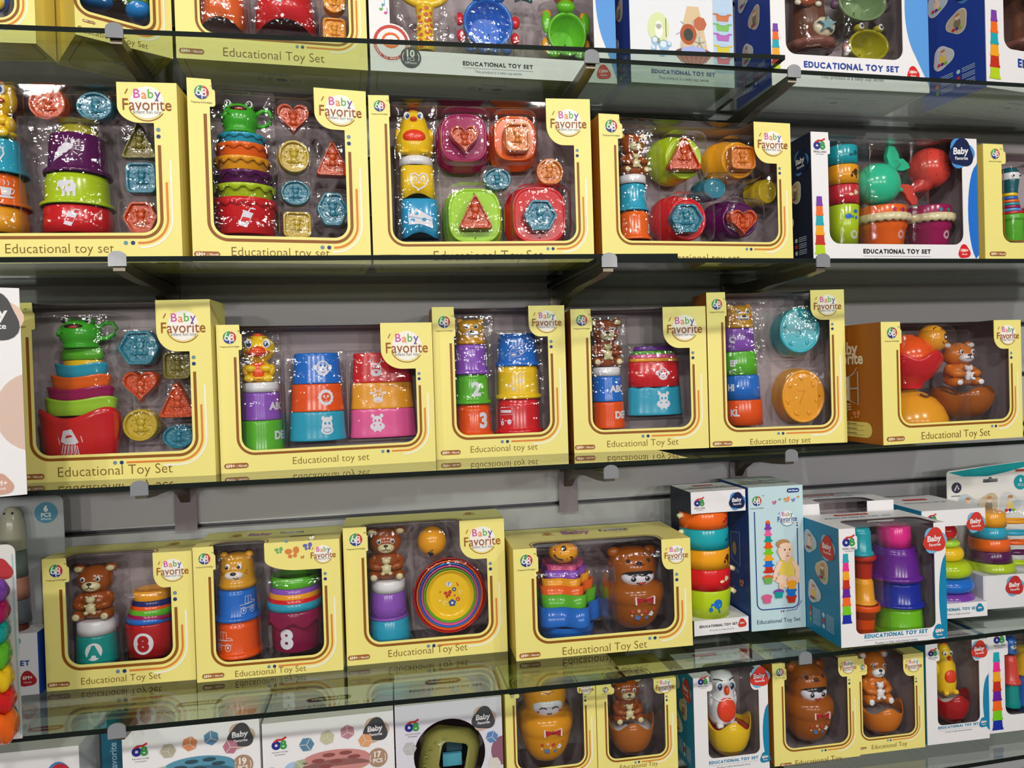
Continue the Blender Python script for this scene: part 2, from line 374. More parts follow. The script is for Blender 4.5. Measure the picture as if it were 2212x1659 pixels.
def tiny_tower(D, x, y0, y1, cols, w, lay=1):
    n = len(cols); hh = (y1-y0)/n
    for i, c in enumerate(cols):
        a = w*(.62+.38*(n-1-i)/(n-1)); z = y0+hh*i
        D.put([(x-a, z), (x+a, z), (x+a*.86, z+hh), (x-a*.86, z+hh)], [(0, 1, 2, 3)], c, lay); D.rect(x-a*1.08, z, x+a*1.08, z+hh*.22, c, lay+1)
def carton(root, w, h, d, outer, left=None, notch=None, right=None, inner='inner', name='carton', top=None):
    """five sided shell; the front panel is a part of its own"""
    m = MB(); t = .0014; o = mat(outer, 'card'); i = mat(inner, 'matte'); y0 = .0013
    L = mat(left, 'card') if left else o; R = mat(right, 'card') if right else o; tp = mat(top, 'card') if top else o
    def quad(a, b, c, e, mm): m.add([a, b, c, e], [(0, 1, 2, 3)], mm, False)
    quad((0, d, 0), (0, y0, 0), (0, y0, h), (0, d, h), L); quad((t, y0, 0), (t, d, 0), (t, d, h), (t, y0, h), i)
    quad((w, y0, 0), (w, d, 0), (w, d, h), (w, y0, h), R); quad((w-t, d, 0), (w-t, y0, 0), (w-t, y0, h), (w-t, d, h), i)
    quad((0, y0, 0), (0, d, 0), (w, d, 0), (w, y0, 0), o); quad((0, y0, t), (w, y0, t), (w, d, t), (0, d, t), i)
    quad((w, d, 0), (0, d, 0), (0, d, h), (w, d, h), o); quad((0, d-t, 0), (w, d-t, 0), (w, d-t, h), (0, d-t, h), i)
    if notch:
        a, b, e = notch; q = min(.02, e*.7)
        p = [(0, y0), (a, y0)] + arc(a+q, e-q, q, q, 180, 90, 6) + arc(b-q, e-q, q, q, 90, 0, 6) + [(b, y0), (w, y0), (w, d), (0, d)]
    else: p = [(0, y0), (w, y0), (w, d), (0, d)]
    tri = tessellate_polygon([[Vector((x, y, 0)) for x, y in p]])
    def up(tt):
        A, B, C = (p[k] for k in tt); return tt if (B[0]-A[0])*(C[1]-A[1])-(B[1]-A[1])*(C[0]-A[0]) > 0 else tt[::-1]
    tri = [up(k) for k in tri]
    m.add([(x, y, h) for x, y in p], tri, tp, False); m.add([(x, y, h-t) for x, y in p], [k[::-1] for k in tri], i, False)
    for x in (0, w):
        quad((x, y0, 0), (x, y0, h), (min(max(x, t), w-t), y0, h), (min(max(x, t), w-t), y0, 0), i)
    return m.build(name, root)
def film_part(root, w, h, W, notch):
    m = MB(); u0, u1, vb = W['u0']-.006, W['u1']+.006, W['vb']-.006; y = .0032
    u0 = max(u0, .003); u1 = min(u1, w-.003)
    top = h-.0018
    if notch:
        e = notch[2]+.006
        vs = [(u0, y, vb), (u1, y, vb), (u0, y, top-.004), (u1, y, top-.004), (u0, y+.0015, top-.001), (u1, y+.0015, top-.001), (u0, y+.006, top), (u1, y+.006, top), (u0, e, top), (u1, e, top)]
        m.add(vs, [(2*k, 2*k+1, 2*k+3, 2*k+2) for k in range(4)], film(), False)
    else: m.add([(u0, y, vb), (u1, y, vb), (u1, y, top), (u0, y, top)], [(0, 1, 2, 3)], film(), False)
    return m.build('window_film', root)
RF = dict(bear=.46, duck=.70, chick=.56, owl=.58, bearhead=.60, frogcup=.42, egg=.52, doll=.52, whale=.34, crabcup=.12, turtlecup=.12, frogpot=.12, giraffe=.2, starfish=.1)
def blister_part(root, toys, w, h, d):
    m = MB(); L = []
    for k, lab, u, v, a, bb, y, col, o in toys:
        if k in ('tray', 'ring') or (k == 'bowl' and o.get('inner') != 5) or (k == 'block' and y < .02): continue
        if k == 'cup': hw = max(a, o['rb'])*(1.17 if o.get('rim') or o.get('star') else 1.05); fr = y-hw*o.get('sy', 1); z0, z1 = v, v+bb
        else: hw = a/2; fr = y-a*RF.get(k, .5) if k not in ('block', 'facecup', 'bowl') else y-(.019 if k == 'facecup' else .005); z0, z1 = v, v+bb
        e = [k, u-hw, u+hw, z0, z1, y, fr]
        if k not in ('block', 'facecup', 'bowl', 'ball'):
            for q in L:
                if q[0] in ('block', 'facecup', 'bowl', 'ball'): continue
                if abs((q[1]+q[2])/2-u) < .5*max(hw, (q[2]-q[1])/2) and z0 < q[4]+.012 and z1 > q[3]-.012:
                    q[0] = 'cup'; q[1] = min(q[1], e[1]); q[2] = max(q[2], e[2]); q[3] = min(q[3], z0); q[4] = max(q[4], z1); q[6] = min(q[6], fr); break
            else: L.append(e)
        else: L.append(e)
    for n_, (k, x0, x1, z0, z1, y, front) in enumerate(L):
        X0, X1, Z0, Z1 = max(x0-.006, .004), min(x1+.006, w-.004), max(z0-.006, .004), min(z1+.006, h-.004)
        for q in L:
            if q is L[n_]: continue
            if q[3] < z1+.004 and q[4] > z0-.004:
                if q[1] >= x1-.001: X1 = min(X1, max(x1+.0008, (x1+q[1])/2-.0004))
                if q[2] <= x0+.001: X0 = max(X0, min(x0-.0008, (x0+q[2])/2+.0004))
            if q[1] < x1+.004 and q[2] > x0-.004:
                if q[3] >= z1-.001: Z1 = min(Z1, max(z1+.0008, (z1+q[3])/2-.0004))
                if q[4] <= z0+.001: Z0 = max(Z0, min(z0-.0008, (z0+q[4])/2+.0004))
        hw, hz, cx, cz = (X1-X0)/2, (Z1-Z0)/2, (X0+X1)/2, (Z0+Z1)/2
        front = max(front-.006, .0045); back = min(y+(.008 if k == 'facecup' else .03), d-.004)
        if hw < .008 or hz < .008 or back-front < .005: continue
        sq = 14. if k == 'cup' else 2.4 if k in ('ball', 'egg', 'whale', 'bowl', 'domefig') else 5.
        out = []; rc = min(.004, hw*.5, hz*.5)
        for i in range(36):
            t = 2*PI*i/36; c_, s_ = math.cos(t), math.sin(t)
            if sq > 10: k9 = i//9; sx_, sz_ = ((1, 1), (-1, 1), (-1, -1), (1, -1))[k9]; a9 = (k9+(i % 9)/8)*PI/2; out.append((sx_*(hw-rc)+rc*math.cos(a9), sz_*(hz-rc)+rc*math.sin(a9))); continue
            rr = (abs(c_)**sq+abs(s_)**sq)**(-1/sq); out.append((rr*c_*hw, rr*s_*hz))
        n = 36; g_ = back-front; q5 = min(hw, hz)*.35
        rings = [(-.001, back), (0, back-g_*.5), (.0004, front+g_*.15), (.0012, front+.0038), (.0030, front+.0010), (.0052, front), (q5+.0052, front-.0003)]
        vs = []; fs = []
        for ins, yy in rings: vs += [(cx+x*max(.05, 1-ins/hw), yy, cz+z*max(.05, 1-ins/hz)) for x, z in out]
        for r_ in range(len(rings)-1):
            for i in range(n): fs.append((r_*n+i, r_*n+(i+1) % n, (r_+1)*n+(i+1) % n, (r_+1)*n+i))
        fs.append([(len(rings)-1)*n+i for i in range(n)])
        m.add(vs, fs, blister(), True)
    if m.f: m.build('blister_tray', root)
def plane_front(y=-EPS): return lambda u, v, l: (u, y-EPS*l, v)
def plane_left(d): return lambda u, v, l: (-EPS*(l+1), d-u, v)
def plane_top(h): return lambda u, v, l: (u, v, h+EPS*(l+1))
def plane_under(): return lambda u, v, l: (u, v, -EPS*(l+1)*.6)
def front_yellow(root, b, W):
    w, h = b['w'], b['h']; c = mat('card', 'card')
    p, r = window_outline(w, h, W)
    m = MB(); m.slab(p, [], 0, .0012, c, mat('inner', 'matte'), c)
    fp = m.build('front_panel', root)
    u0, u1, vb, tv, bu, bv = (W[k] for k in ('u0', 'u1', 'vb', 'tv', 'bu', 'bv'))
    s = min(1., (w-u1)/.037); D = Deco(plane_front()); o = .0072*s
    pts = [(u0-o, tv-.012)] + arc(u0+r, vb+r, r+o, r+o, 180, 270, 10) + arc(u1-r, vb+r, r+o, r+o, -90, 0, 10) + [(u1+o, bv-.036*s)]
    D.stroke(pts, .0050*s, 'stripe', 0)
    o2 = .0165*s; xs = W.get('xs') or u1-min(.085*s+.01, (u1-u0)*.3)
    D.stroke([(xs, vb-o2)]+arc(u1-r, vb+r, r+o2, r+o2, -90, 0, 10)+[(u1+o2, vb+(bv-vb)*.46)], .0036*s, 'stripeO', 0)
    o3 = .0235*s
    D.stroke([(u1-max(r*1.2, (u1-xs)*.45), vb-o3)]+arc(u1-r, vb+r, r+o3, r+o3, -90, 0, 10)+[(u1+o3, vb+(bv-vb)*.66)], .0032*s, 'stripeW', 0)
    for (x, y), cc in (((xs-.008*s, vb-o2), 'dotB'), ((xs-.019*s, vb-o2), 'dotA'), ((u1+o*.9, bv-.022*s), 'dotB'), ((u1+o*.9, bv-.011*s), 'dotA')): D.disc(x, y, .0034*s, .0034*s, cc, 0, 14)
    D.build('stripe_print', fp)
    if W.get('title'):
        x, y, tw = W['title']; D = Deco(plane_front()); D.text(W['text'], x, y, 'title', 1, width=tw, bold=-.012, fit=1.04); D.build('title_print', fp)
    if W.get('pill'):
        x, y = W['pill']; D = Deco(plane_front()); k = .85*min(1., (w/.26)**1.3); D.pill(x, y, .046*k, .0105*k, 'A0602C', 1); D.text('6M+', x-.011*k, y, 'F3E8C8', 2, width=.017*k, bold=.04); D.text('/ Month', x+.010*k, y-.0003, 'F3E8C8', 2, width=.021*k, bold=.02, shear=.2); D.build('age_print', fp)
    bw = w-bu
    if bv < h-.01:
        D = Deco(plane_front())
        if W.get('bc'):
            x, y = W['bc']; k = (w-x)*2*.94; brand(D, x, y, k)
            for dx, dy, s_, cc in ((.026, .036, .0075, '6FB070'), (.050, .030, .013, 'D9834A'), (.078, .040, .0085, '6A66B8'), (.040, .052, .004, '6A9AB8'), (.086, .055, .0045, 'F4EEE0'), (.068, .022, .0035, 'C8762E')): butterfly(D, bu+dx*.95, bv+dy, s_, cc)
        else: brand(D, (bu+w)/2, (bv+h)/2, bw)
        D.build('brand_print', fp)
    if tv < h-.01:
        D = Deco(plane_front()); tu = W['tu']; k = min(tu*.27, (h-tv)*.27); emblem(D, tu*.52, h-(h-tv)*.5, k); D.build('maker_print', fp)
    return fp
def side_art(root, d, h):
    D = Deco(plane_left(d)); x = d*.36
    D.text('Baby', x+.004, h*.80, 'F0DCC0', 1, width=d*.42, bold=.03); D.text('Favorite', x, h*.715, 'F0DCC0', 2, width=d*.66, bold=.03); D.stroke(arc(x, h*.72, d*.24, d*.24, 200, 330, 12), .0012, 'F0DCC0', 1)
    D.put([(x-.02, h*.36), (x+.012, h*.35), (x+.012, h*.56), (x-.02, h*.56)], [(0, 1, 2, 3)], 'F3EEE4', 1)
    D.stroke([(x+.012, h*.35), (x+.036, h*.32), (x+.036, h*.60), (x+.012, h*.56)], .0035, 'B9B4AE', 2, True); D.stroke([(x+.012, h*.455), (x+.036, h*.46)], .003, 'B9B4AE', 3)
    D.disc(x-.006, h*.43, .011, .013, 'E8C040', 2); D.disc(x-.006, h*.37, .006, .012, 'E8C040', 3); D.disc(x-.012, h*.505, .003, .004, 'E8C040', 3, 8); D.disc(x+.002, h*.505, .003, .004, 'E8C040', 3, 8)
    for k in range(3): D.rect(x-.014, h*(.315-.022*k), x+.014, h*(.325-.022*k), 'E9D8BC', 1)
    for dx, dy, s_, cc in ((.0, .26, .006, '8FB8C8'), (.030, .23, .011, 'DE8A50'), (-.006, .215, .004, 'C85A50'), (.016, .20, .004, 'D98A50'), (-.001, .19, .004, 'F0E8E0')): butterfly(D, x+dx, h*dy, s_, cc)
    D.pill(d*.42, h*.11, d*.8, h*.13, 'E9D878', 1)
    for k, cc in enumerate(('2E3F62', 'D98A60', '4F9FB2')): D.disc(d*.2, h*(.15-.04*k), .0035, .0035, cc, 2, 10); D.rect(d*.3, h*(.155-.04*k), d*.55, h*(.16-.04*k), '5A5030', 2); D.rect(d*.3, h*(.143-.04*k), d*.68, h*(.146-.04*k), '8A7F58', 2)
    D.build('side_print', root)
def side_pics(root, d, h, kind):
    D = Deco(plane_left(d))
    if kind == 2: baby_badge(D, d*.72, h*.80, d*.17, 'redb', '7FBFDC', 1)
    else:
        baby_badge(D, d*.74, h*.80, d*.17, '10204A', '4A86C8', 1)
    for k, (x, y) in enumerate(((.26, .80), (.58, .58), (.34, .36))): photo_oval(D, d*x, h*y, d*.165, k, 1)
    for k in range(6):
        x = d*(.24 if k % 2 == 0 else .58); y = h*(.20-.05*(k//2)); D.disc(x, y, .0045, .0045, ('redb', 'pale', 'E08050', 'redb', '7FB060', 'pale')[k], 1, 10)
        for q in range(3): D.rect(x+.008, y+.003-.0035*q, x+.008+d*.2, y+.0042-.0035*q, 'BFD4E4', 1)
    D.build('side_print', root)
def front_white(root, b, W):
    w, h = b['w'], b['h']; c = mat('white', 'card')
    p, r = window_outline(w, h, W)
    m = MB(); m.slab(p, [], 0, .0012, c, mat('inner', 'matte'), c); fp = m.build('front_panel', root)
    u0, u1, vb, bv = W['u0'], W['u1'], W['vb'], W['bv']
    if b.get('wave'):
        D = Deco(plane_front()); e = w-u1; H = bv-vb if bv < h-.01 else h-vb
        if b.get('wavey'): pts = [(w, vb*.2)]+[(w, h)]+[(w-e*.72, h)]+arc(w-e*.05, h*.62, e*.85, h*.42, 140, 235, 12)
        else: pts = [(w, vb-.02)]+[(w, vb+H*.78)]+arc(w+e*.05, vb+H*.30, e*.72, H*.46, 100, 250, 12)
        D.poly(pts, b['wave'], 0); D.build('wave_print', fp)
    if W.get('title'):
        x, y, tw = W['title']; D = Deco(plane_front()); D.hand(W['text'], x, y, W.get('tcol', 'black'), tw, 1, .04, .08 if W.get('tcol') == 'tealb' else 0)
        if W.get('sub'): D.rect(x-tw/2, y-tw*.062, x+tw/2, y-tw*.058, 'A9A9B4', 1); D.text(W['sub'], x, y-tw*.105, '8C8C98', 1, width=tw*.66)
        D.build('title_print', fp)
    if W.get('drop'):
        x, y = W['drop']; D = Deco(plane_front()); q = .0135 if w > .2 else .010; D.poly(drop_shape(x, y, q, .1), W['dropc'], 1); D.text(W['dropt'], x, y+q*.2, 'F5E6E0', 2, width=q*1.3, bold=.04); D.text('Month', x, y-q*.35, 'F5E6E0', 2, width=q*.9, bold=.02); D.build('age_print', fp)
    if W.get('badge'):
        x, y, q = W['badge']; D = Deco(plane_front()); baby_badge(D, x, y, q, '14204A' if W['badgec'] == 'navy' else W['badgec'], '4A8FD6' if W['badgec'] == 'navy' else '6FB4DA'); D.build('brand_print', fp)
        if not (bv < h-.01): pass
    if W.get('emb'):
        x, y = W['emb']; D = Deco(plane_front()); emblem68(D, x, y, .0125 if w > .2 else .0095); D.build('maker_print', fp)
    if W.get('cups'):
        x, ya, yb = W['cups']; D = Deco(plane_front()); tiny_tower(D, x, yb, ya, ['navy2', 'limed', 'ora', 'purd', 'red2', 'amb', 'pinkh', 'teal'] if W.get('tcol') == 'tealb' or not W.get('tcol') else ['lime', 'red2', 'amb', 'teal', 'ora', 'pur'], min(.014, u0*.3)); D.build('tower_print', fp)
    if W.get('ten'):
        x, y = W['ten']; D = Deco(plane_front()); D.disc(x, y, .0185, .0185, 'dark', 3, 28); D.text('10', x, y+.007, 'white', 4, width=.014, bold=.03); D.text('PCS', x, y-.003, 'white', 4, width=.013); D.text('10Pieces', x, y-.0095, 'white', 4, width=.02)
        for s_ in (-1, 1): D.stroke(arc(x, y, .0145, .0145, 90+s_*55, 90+s_*115, 6), .0013, 'white', 4)
        x, y = W['sound']; D.disc(x, y, .034, .034, 'white', 0, 28); D.stroke(arc(x, y, .0285, .0285, 0, 350, 28), .0055, 'C8443A', 1, True)
        D.stroke(arc(x, y+.004, .014, .012, 0, 340, 14), .004, 'ora', 2, True); D.disc(x, y, .007, .006, 'E0A080', 3, 10)
        for i, ch in enumerate('SHAKE TO MAKE A SOUND'):
            a = math.radians(195+i*8.2)
            if ch != ' ': D.text(ch, x+.0285*math.cos(a), y+.0285*math.sin(a), 'F8E8E0', 3, size=.0048, bold=.03, rot=a+PI/2)
        for dx, dy, cc in ((-.008, .052, 'D85AA0'), (-.016, .058, '6FB060'), (-.012, .066, '6FA8D0')): D.disc(x+dx, y+dy, .003, .0025, cc, 1, 8); D.stroke([(x+dx+.0028, y+dy), (x+dx+.0028, y+dy+.009)], .001, cc, 1)
        D.build('feature_print', fp)
    return fp
def under_print(root, w, d):
    D = Deco(plane_under()); o = min(.02, d*.2)
    p = arc(w-o*1.6, d-o*1.6, o, o, 0, 90, 5)+arc(o*1.6, d-o*1.6, o, o, 90, 180, 5)+[(o*.6, .004)]
    D.mb.f == D.mb.f
    D.stroke([(w-o*.6, .004)]+p, .0016, '9A7430', 0)
    f = lambda u, v, l: (u, d-v, -EPS*(l+1)*.6)
    D.fn = f; k = min(1, w/.3)
    D.text('WARNING:', w*.5, d*.64, '5A5A38', 0, width=.05*k, bold=.02); D.text('C E', w*.43, d*.47, '5A5A38', 0, width=.026*k); D.disc(w*.52, d*.47, .010*k, .005*k, '4A5A48', 0); D.stroke(arc(w*.60, d*.47, .009*k, .005*k, 0, 330, 6), .0015, '5A5A38', 0, True)
    D.text('MADE IN CHINA', w*.5, d*.30, '5A5A38', 0, width=.042*k)
    x0, x1, z0, z1 = w*.66, w*.86, d*.34, d*.72
    D.stroke([(x0, z0), (x1, z0), (x1, z1), (x0, z1)], .0008, '7A7A50', 0, True)
    for q in range(3): D.rect(x0+.004, z0+(z1-z0)*(.25+.22*q), x1-.01*q-.006, z0+(z1-z0)*(.29+.22*q), '7A7A50', 0)
    D.build('underside_print', root)
def top_print(root, b, W, e):
    w, h, d = b['w'], b['h'], b['d']; D = Deco(plane_top(h)); n0, n1 = W['tu']-.006, W['bu']
    q = .02; e2 = e+.004
    D.stroke([(n0-.004, .004)]+arc(n0-.004+q, e2-q, q, q, 180, 90, 6)+arc(n1+.004-q, e2-q, q, q, 90, 0, 6)+[(n1+.004, .004)], .0022, 'stripe', 0)
    y = e+(d-e)*.55; x = w*(.42 if b.get('topart') else .40)
    if b['key'] in ('b4', 'd4'):
        D.text('Baby', x, y, 'B070B0', 1, width=w*.17, bold=.03, fit=1.3); D.disc(x+w*.23, y, w*.085, .011, 'F3EFE6', 1); D.text('Favorite', x+w*.23, y, '6A5030', 2, width=w*.17, bold=.02, fit=1.2)
    X = x-w*.17 if b['key'] in ('b4', 'd4') else w*.80
    for dx, dy, r_ in ((0, .004, .006), (-.006, .0, .004), (.006, 0, .004), (-.003, .011, .002), (.003, .011, .002), (0, -.005, .004)): D.disc(X+dx, y+dy, r_, r_*.9, 'C89A30', 1, 10)
    D.rect(X-.012, y-.013, X+.012, y-.0105, 'A85030', 1)
    if b['key'] == 'b4': D.pill(w*.72, e+.012, .045, .006, '6A4A28', 1)
    D.build('top_print', root)
ART = {}
def make_box(b, toys):
    key, st, w, h, d = b['key'], b['style'], b['w'], b['h'], b['d']; W = b.get('win'); row = key[1]
    nm = {'pb': 'printed_box', 'lb': 'printed_box', 'wp': 'printed_box', 'ws': 'printed_box', 'ts': 'printed_box', 'bc': 'blister_pack', 'rb': 'blister_pack', 'hc': 'blister_pack', 'op': 'open_pack'}.get(st, 'window_box')
    root = thing(nm, b['label'], 'toy box', b['loc'], b['rot'], 'boxed toys on the glass shelves')
    bl = False
    if st == 'yb':
        e = d*(.30 if row == '4' else .45); n0, n1 = W['tu']-.0065, W['bu']
        if row == '4' and key != 'a4': e = d*.26
        notch = (max(n0, .01), min(n1, w-.01), e) if row in '2345' else None
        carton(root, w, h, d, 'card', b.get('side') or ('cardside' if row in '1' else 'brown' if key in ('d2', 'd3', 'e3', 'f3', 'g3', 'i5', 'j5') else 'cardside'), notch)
        front_yellow(root, b, W); film_part(root, w, h, W, notch); bl = True
        if b.get('sideart'): side_art(root, d, h)
        if row in '12': under_print(root, w, d)
        if row in '45': top_print(root, b, W, e)
    elif st == 'wb':
        e = d*.5
        if not W:
            W = dict(u0=w*.17, u1=w*.86, vb=h*.15, tu=w*.25, tv=h*.75, bu=w*.72, bv=h*.72)
        notch = (max(W['tu'], .012), min(W['bu']+.02, w-.015), e) if b.get('topwin') else None
        if key in 'e2': notch = (W['tu'], w*.8, d*.35)
        carton(root, w, h, d, 'white', b.get('side') if b.get('side') != 'navy' else 'navyside', notch)
        front_white(root, b, W); film_part(root, w, h, W, notch); bl = True
        if b.get('sidepics'): side_pics(root, d, h, b['sidepics'])
        if row in '12': under_print(root, w, d)
        if row in '4' or key == 'h5':
            D = Deco(plane_top(h)); y = d*.68; D.pill(w*.45, y+d*.16, w*.34, d*.10, 'redb', 1); D.text('Unlimited Joy', w*.45, y+d*.16, 'F5E8E4', 2, width=w*.26, bold=.02, fit=.8); D.hand('EDUCATIONAL TOY SET', w*.45, y-d*.02, 'tealb', w*.66, 1, .03, .2, 1.0); D.build('top_print', root)
    else:
        ART[st](root, b, W)
        bl = False
    if bl and toys and st not in ('bc', 'hc'): blister_part(root, toys, w, h, d)
    return root
def fullcarton(root, w, h, d, front, left, top=None, right=None):
    carton(root, w, h, d, front, left, None, right, front, 'carton', top)
    m = MB(); m.slab([(0, 0), (w, 0), (w, h), (0, h)], [], 0, .0012, mat(front, 'card'), mat(front, 'card')); return m.build('front_panel', root)
def art_pb(root, b, W):
    w, h, d = b['w'], b['h'], b['d']; fp = fullcarton(root, w, h, d, 'E6E8EE', 'dblue'); D = Deco(plane_front())
    D.rect(w*.80, h*.10, w, h, 'B9D2EC', 0)
    D.disc(w*.27, h*.39, .022, .030, 'DDE6B0', 1); D.disc(w*.27, h*.41, .006, .008, 'F2F2EE', 2); D.disc(w*.27, h*.37, .008, .014, 'F2F2EE', 2); D.stroke([(w*.34, h*.33), (w*.34, h*.46)], .0012, '404048', 2)
    for x, y, r in ((.24, .30, .009), (.32, .27, .011), (.22, .25, .006), (.30, .215, .007), (.37, .28, .005)): D.disc(w*x, h*y, r, r, '9CC4E6', 1, 14); D.disc(w*x-r*.2, h*y+r*.2, r*.6, r*.6, 'DDEBF6', 2, 12)
    D.poly([(w*.40, h*.235)]+[(w*(.40+.05*k), h*(.235+(.008 if k % 2 else 0))) for k in range(1, 9)]+[(w*.80, h*.235), (w*.72, h*.165), (w*.60, h*.14), (w*.48, h*.165)], 'B0766A', 1)
    for k in range(6): D.stroke([(w*(.45+.06*k), h*.23), (w*(.53+.03*k), h*.15)], .0016, '94584E', 2)
    D.disc(w*.60, h*.238, w*.17, .007, '6A4438', 3); D.disc(w*.60, h*.245, w*.12, .008, 'A9B4EC', 4)
    D.poly([(w*.47, h*.26), (w*.74, h*.26), (w*.70, h*.42), (w*.66, h*.56), (w*.55, h*.56), (w*.50, h*.42)], 'DDC39A', 1)
    D.disc(w*.555, h*.36, .017, .020, 'B5562E', 2); D.disc(w*.555, h*.357, .010, .012, '3A4038', 3, 12); D.disc(w*.67, h*.44, .014, .014, 'C06A48', 2, 7); D.disc(w*.66, h*.30, .013, .015, 'D5CDB4', 2, 6)
    for a in range(5): D.stroke([(w*.66, h*.30), (w*.66+.012*math.cos(a*1.2566+1.57), h*.30+.012*math.sin(a*1.2566+1.57))], .003, 'A9A48C', 3)
    for r_ in range(7): D.stroke([(w*.555+.018*math.cos(r_), h*.36+.02*math.sin(r_)), (w*.555+.026*math.cos(r_+.2), h*.36+.03*math.sin(r_+.2))], .0013, 'A9B8F0', 3)
    for k, (c, y) in enumerate((('D06A78', .165), ('D8C840', .245), ('B86AC0', .33), ('7FC060', .40), ('D07A50', .47))):
        D.put([(w*.84, h*y), (w*.95, h*y), (w*.965, h*(y+.05)), (w*.825, h*(y+.05))], [(0, 1, 2, 3)], c, 1); D.rect(w*.80, h*(y+.045), w*.985, h*(y+.055), c, 2); D.disc(w*.895, h*(y+.052), .010, .0035, 'B4CCE8', 3, 12)
    D.hand('EDUCATIONAL TOY SET', w*.50, h*.085, '2A4C9A', w*.62, 1, .04); D.text('This product is a baby cup series', w*.5, h*.042, '8C94A4', 1, width=w*.48)
    D.build('front_print', fp); side_pics(root, d, h, 1); under_print(root, w, d)
def art_lb(root, b, W):
    w, h, d = b['w'], b['h'], b['d']; fp = fullcarton(root, w, h, d, 'pale', 'dblue2', 'D3DFDC'); D = Deco(plane_front())
    X = lambda x: x*w; Yv = lambda y: y*h
    emblem(D, X(.15), Yv(.905), .010); D.pill(X(.82), Yv(.965), X(.23), .0085, '1F3F86', 1); D.text('6M+/Month', X(.82), Yv(.965), 'E8F0F8', 2, width=X(.18), bold=.03)
    for x, y, s_, c in ((.47, .885, .005, 'D0507A'), (.57, .905, .003, '5FA070'), (.70, .90, .007, 'E0924A'), (.82, .895, .0045, '6A7AC8'), (.91, .915, .003, 'E08A50')): butterfly(D, X(x), Yv(y), s_, c)
    D.build('maker_print', fp); D = Deco(plane_front()); brand(D, X(.70), Yv(.775), w*.44, '1F3A8C', 'E9F0F2'); D.build('brand_print', fp)
    D = Deco(plane_front()); q = w*.12
    D.stroke([(X(.10), Yv(.83))]+arc(X(.11)+q, Yv(.145)+q, q, q, 180, 270, 8)+arc(X(.88)-q, Yv(.145)+q, q, q, -90, 0, 8)+[(X(.88), Yv(.70))], .0021, '20408C', 1)
    D.disc(X(.88), Yv(.735), .0017, .0017, 'C8463C', 1, 8); D.disc(X(.88), Yv(.718), .0017, .0017, '20306A', 1, 8); D.disc(X(.55), Yv(.125), .0017, .0017, 'C8463C', 1, 8); D.disc(X(.59), Yv(.125), .0017, .0017, '20306A', 1, 8)
    D.stroke([(X(.64), Yv(.125)), (X(.83), Yv(.132)), (X(.93), Yv(.19))], .0018, '6A78C0', 1)
    cols = ['red2', 'blu', 'amb', 'limed', 'ora2', 'teal3', 'pink', 'pur']
    for k, c in enumerate(cols):
        y = .405+.043*k; a = .092-.005*k; D.put([(X(.34-a*.8), Yv(y)), (X(.34+a*.8), Yv(y)), (X(.34+a*.68), Yv(y+.042)), (X(.34-a*.68), Yv(y+.042))], [(0, 1, 2, 3)], c, 1); D.disc(X(.34), Yv(y+.004), X(a*1.2), .0034, c, 2, 14)
    D.disc(X(.34), Yv(.752), .005, .004, 'ora', 1, 10)
    # the printed baby, sitting with its legs drawn in
    D.poly([(X(.52), Yv(.345)), (X(.80), Yv(.345)), (X(.815), Yv(.43)), (X(.775), Yv(.505)), (X(.72), Yv(.495)), (X(.66), Yv(.475)), (X(.60), Yv(.495)), (X(.55), Yv(.505)), (X(.52), Yv(.43))], 'EBCF5A', 4); D.disc(X(.66), Yv(.49), X(.065), Yv(.025), 'skin', 5)
    D.stroke([(X(.545), Yv(.475)), (X(.48), Yv(.42)), (X(.44), Yv(.37))], X(.085), 'skin', 6); D.disc(X(.43), Yv(.362), X(.055), Yv(.018), 'skin', 7); D.stroke([(X(.785), Yv(.475)), (X(.86), Yv(.41)), (X(.84), Yv(.33))], X(.085), 'skin', 6)
    D.disc(X(.56), Yv(.352), X(.12), Yv(.030), 'skin', 7); D.disc(X(.77), Yv(.338), X(.13), Yv(.030), 'EDC4A8', 7); D.disc(X(.60), Yv(.312), X(.10), Yv(.022), 'skin', 8); D.disc(X(.55), Yv(.302), X(.05), Yv(.020), 'E9BFA2', 9)
    D.disc(X(.64), Yv(.550), X(.135), Yv(.068), 'skin', 8, 28); D.disc(X(.60), Yv(.600), X(.125), Yv(.030), 'hair', 9, 20); D.disc(X(.64), Yv(.585), X(.11), Yv(.020), 'skin', 10, 20); D.disc(X(.51), Yv(.548), X(.022), Yv(.016), 'E9BFA2', 9, 10); D.disc(X(.64), Yv(.500), X(.09), Yv(.022), 'skin', 9)
    for x in (.625, .715): D.disc(X(x), Yv(.556), X(.013), Yv(.0062), '40302A', 11, 10)
    D.disc(X(.675), Yv(.535), X(.016), Yv(.006), 'E2B094', 11, 8); D.disc(X(.675), Yv(.513), X(.028), Yv(.005), 'C8706A', 11, 10)
    for x, y, c, c2 in ((.31, .35, 'E0602E', '6FB050'), (.28, .215, 'D8608C', 'D8608C'), (.50, .245, 'pur', 'teal3'), (.74, .30, 'amb', 'amb'), (.73, .25, 'blu', 'blu'), (.73, .205, 'red2', 'red2')):
        D.disc(X(x), Yv(y+.02), X(.10), Yv(.02), c, 9, 9); D.put([(X(x-.06), Yv(y-.022)), (X(x+.06), Yv(y-.022)), (X(x+.08), Yv(y+.02)), (X(x-.08), Yv(y+.02))], [(0, 1, 2, 3)], c2, 10)
    D.build('baby_print', fp)
    D = Deco(plane_front()); D.text('Educational Toy Set', X(.5), Yv(.062), '3A4A66', 1, width=X(.80)); D.build('title_print', fp)
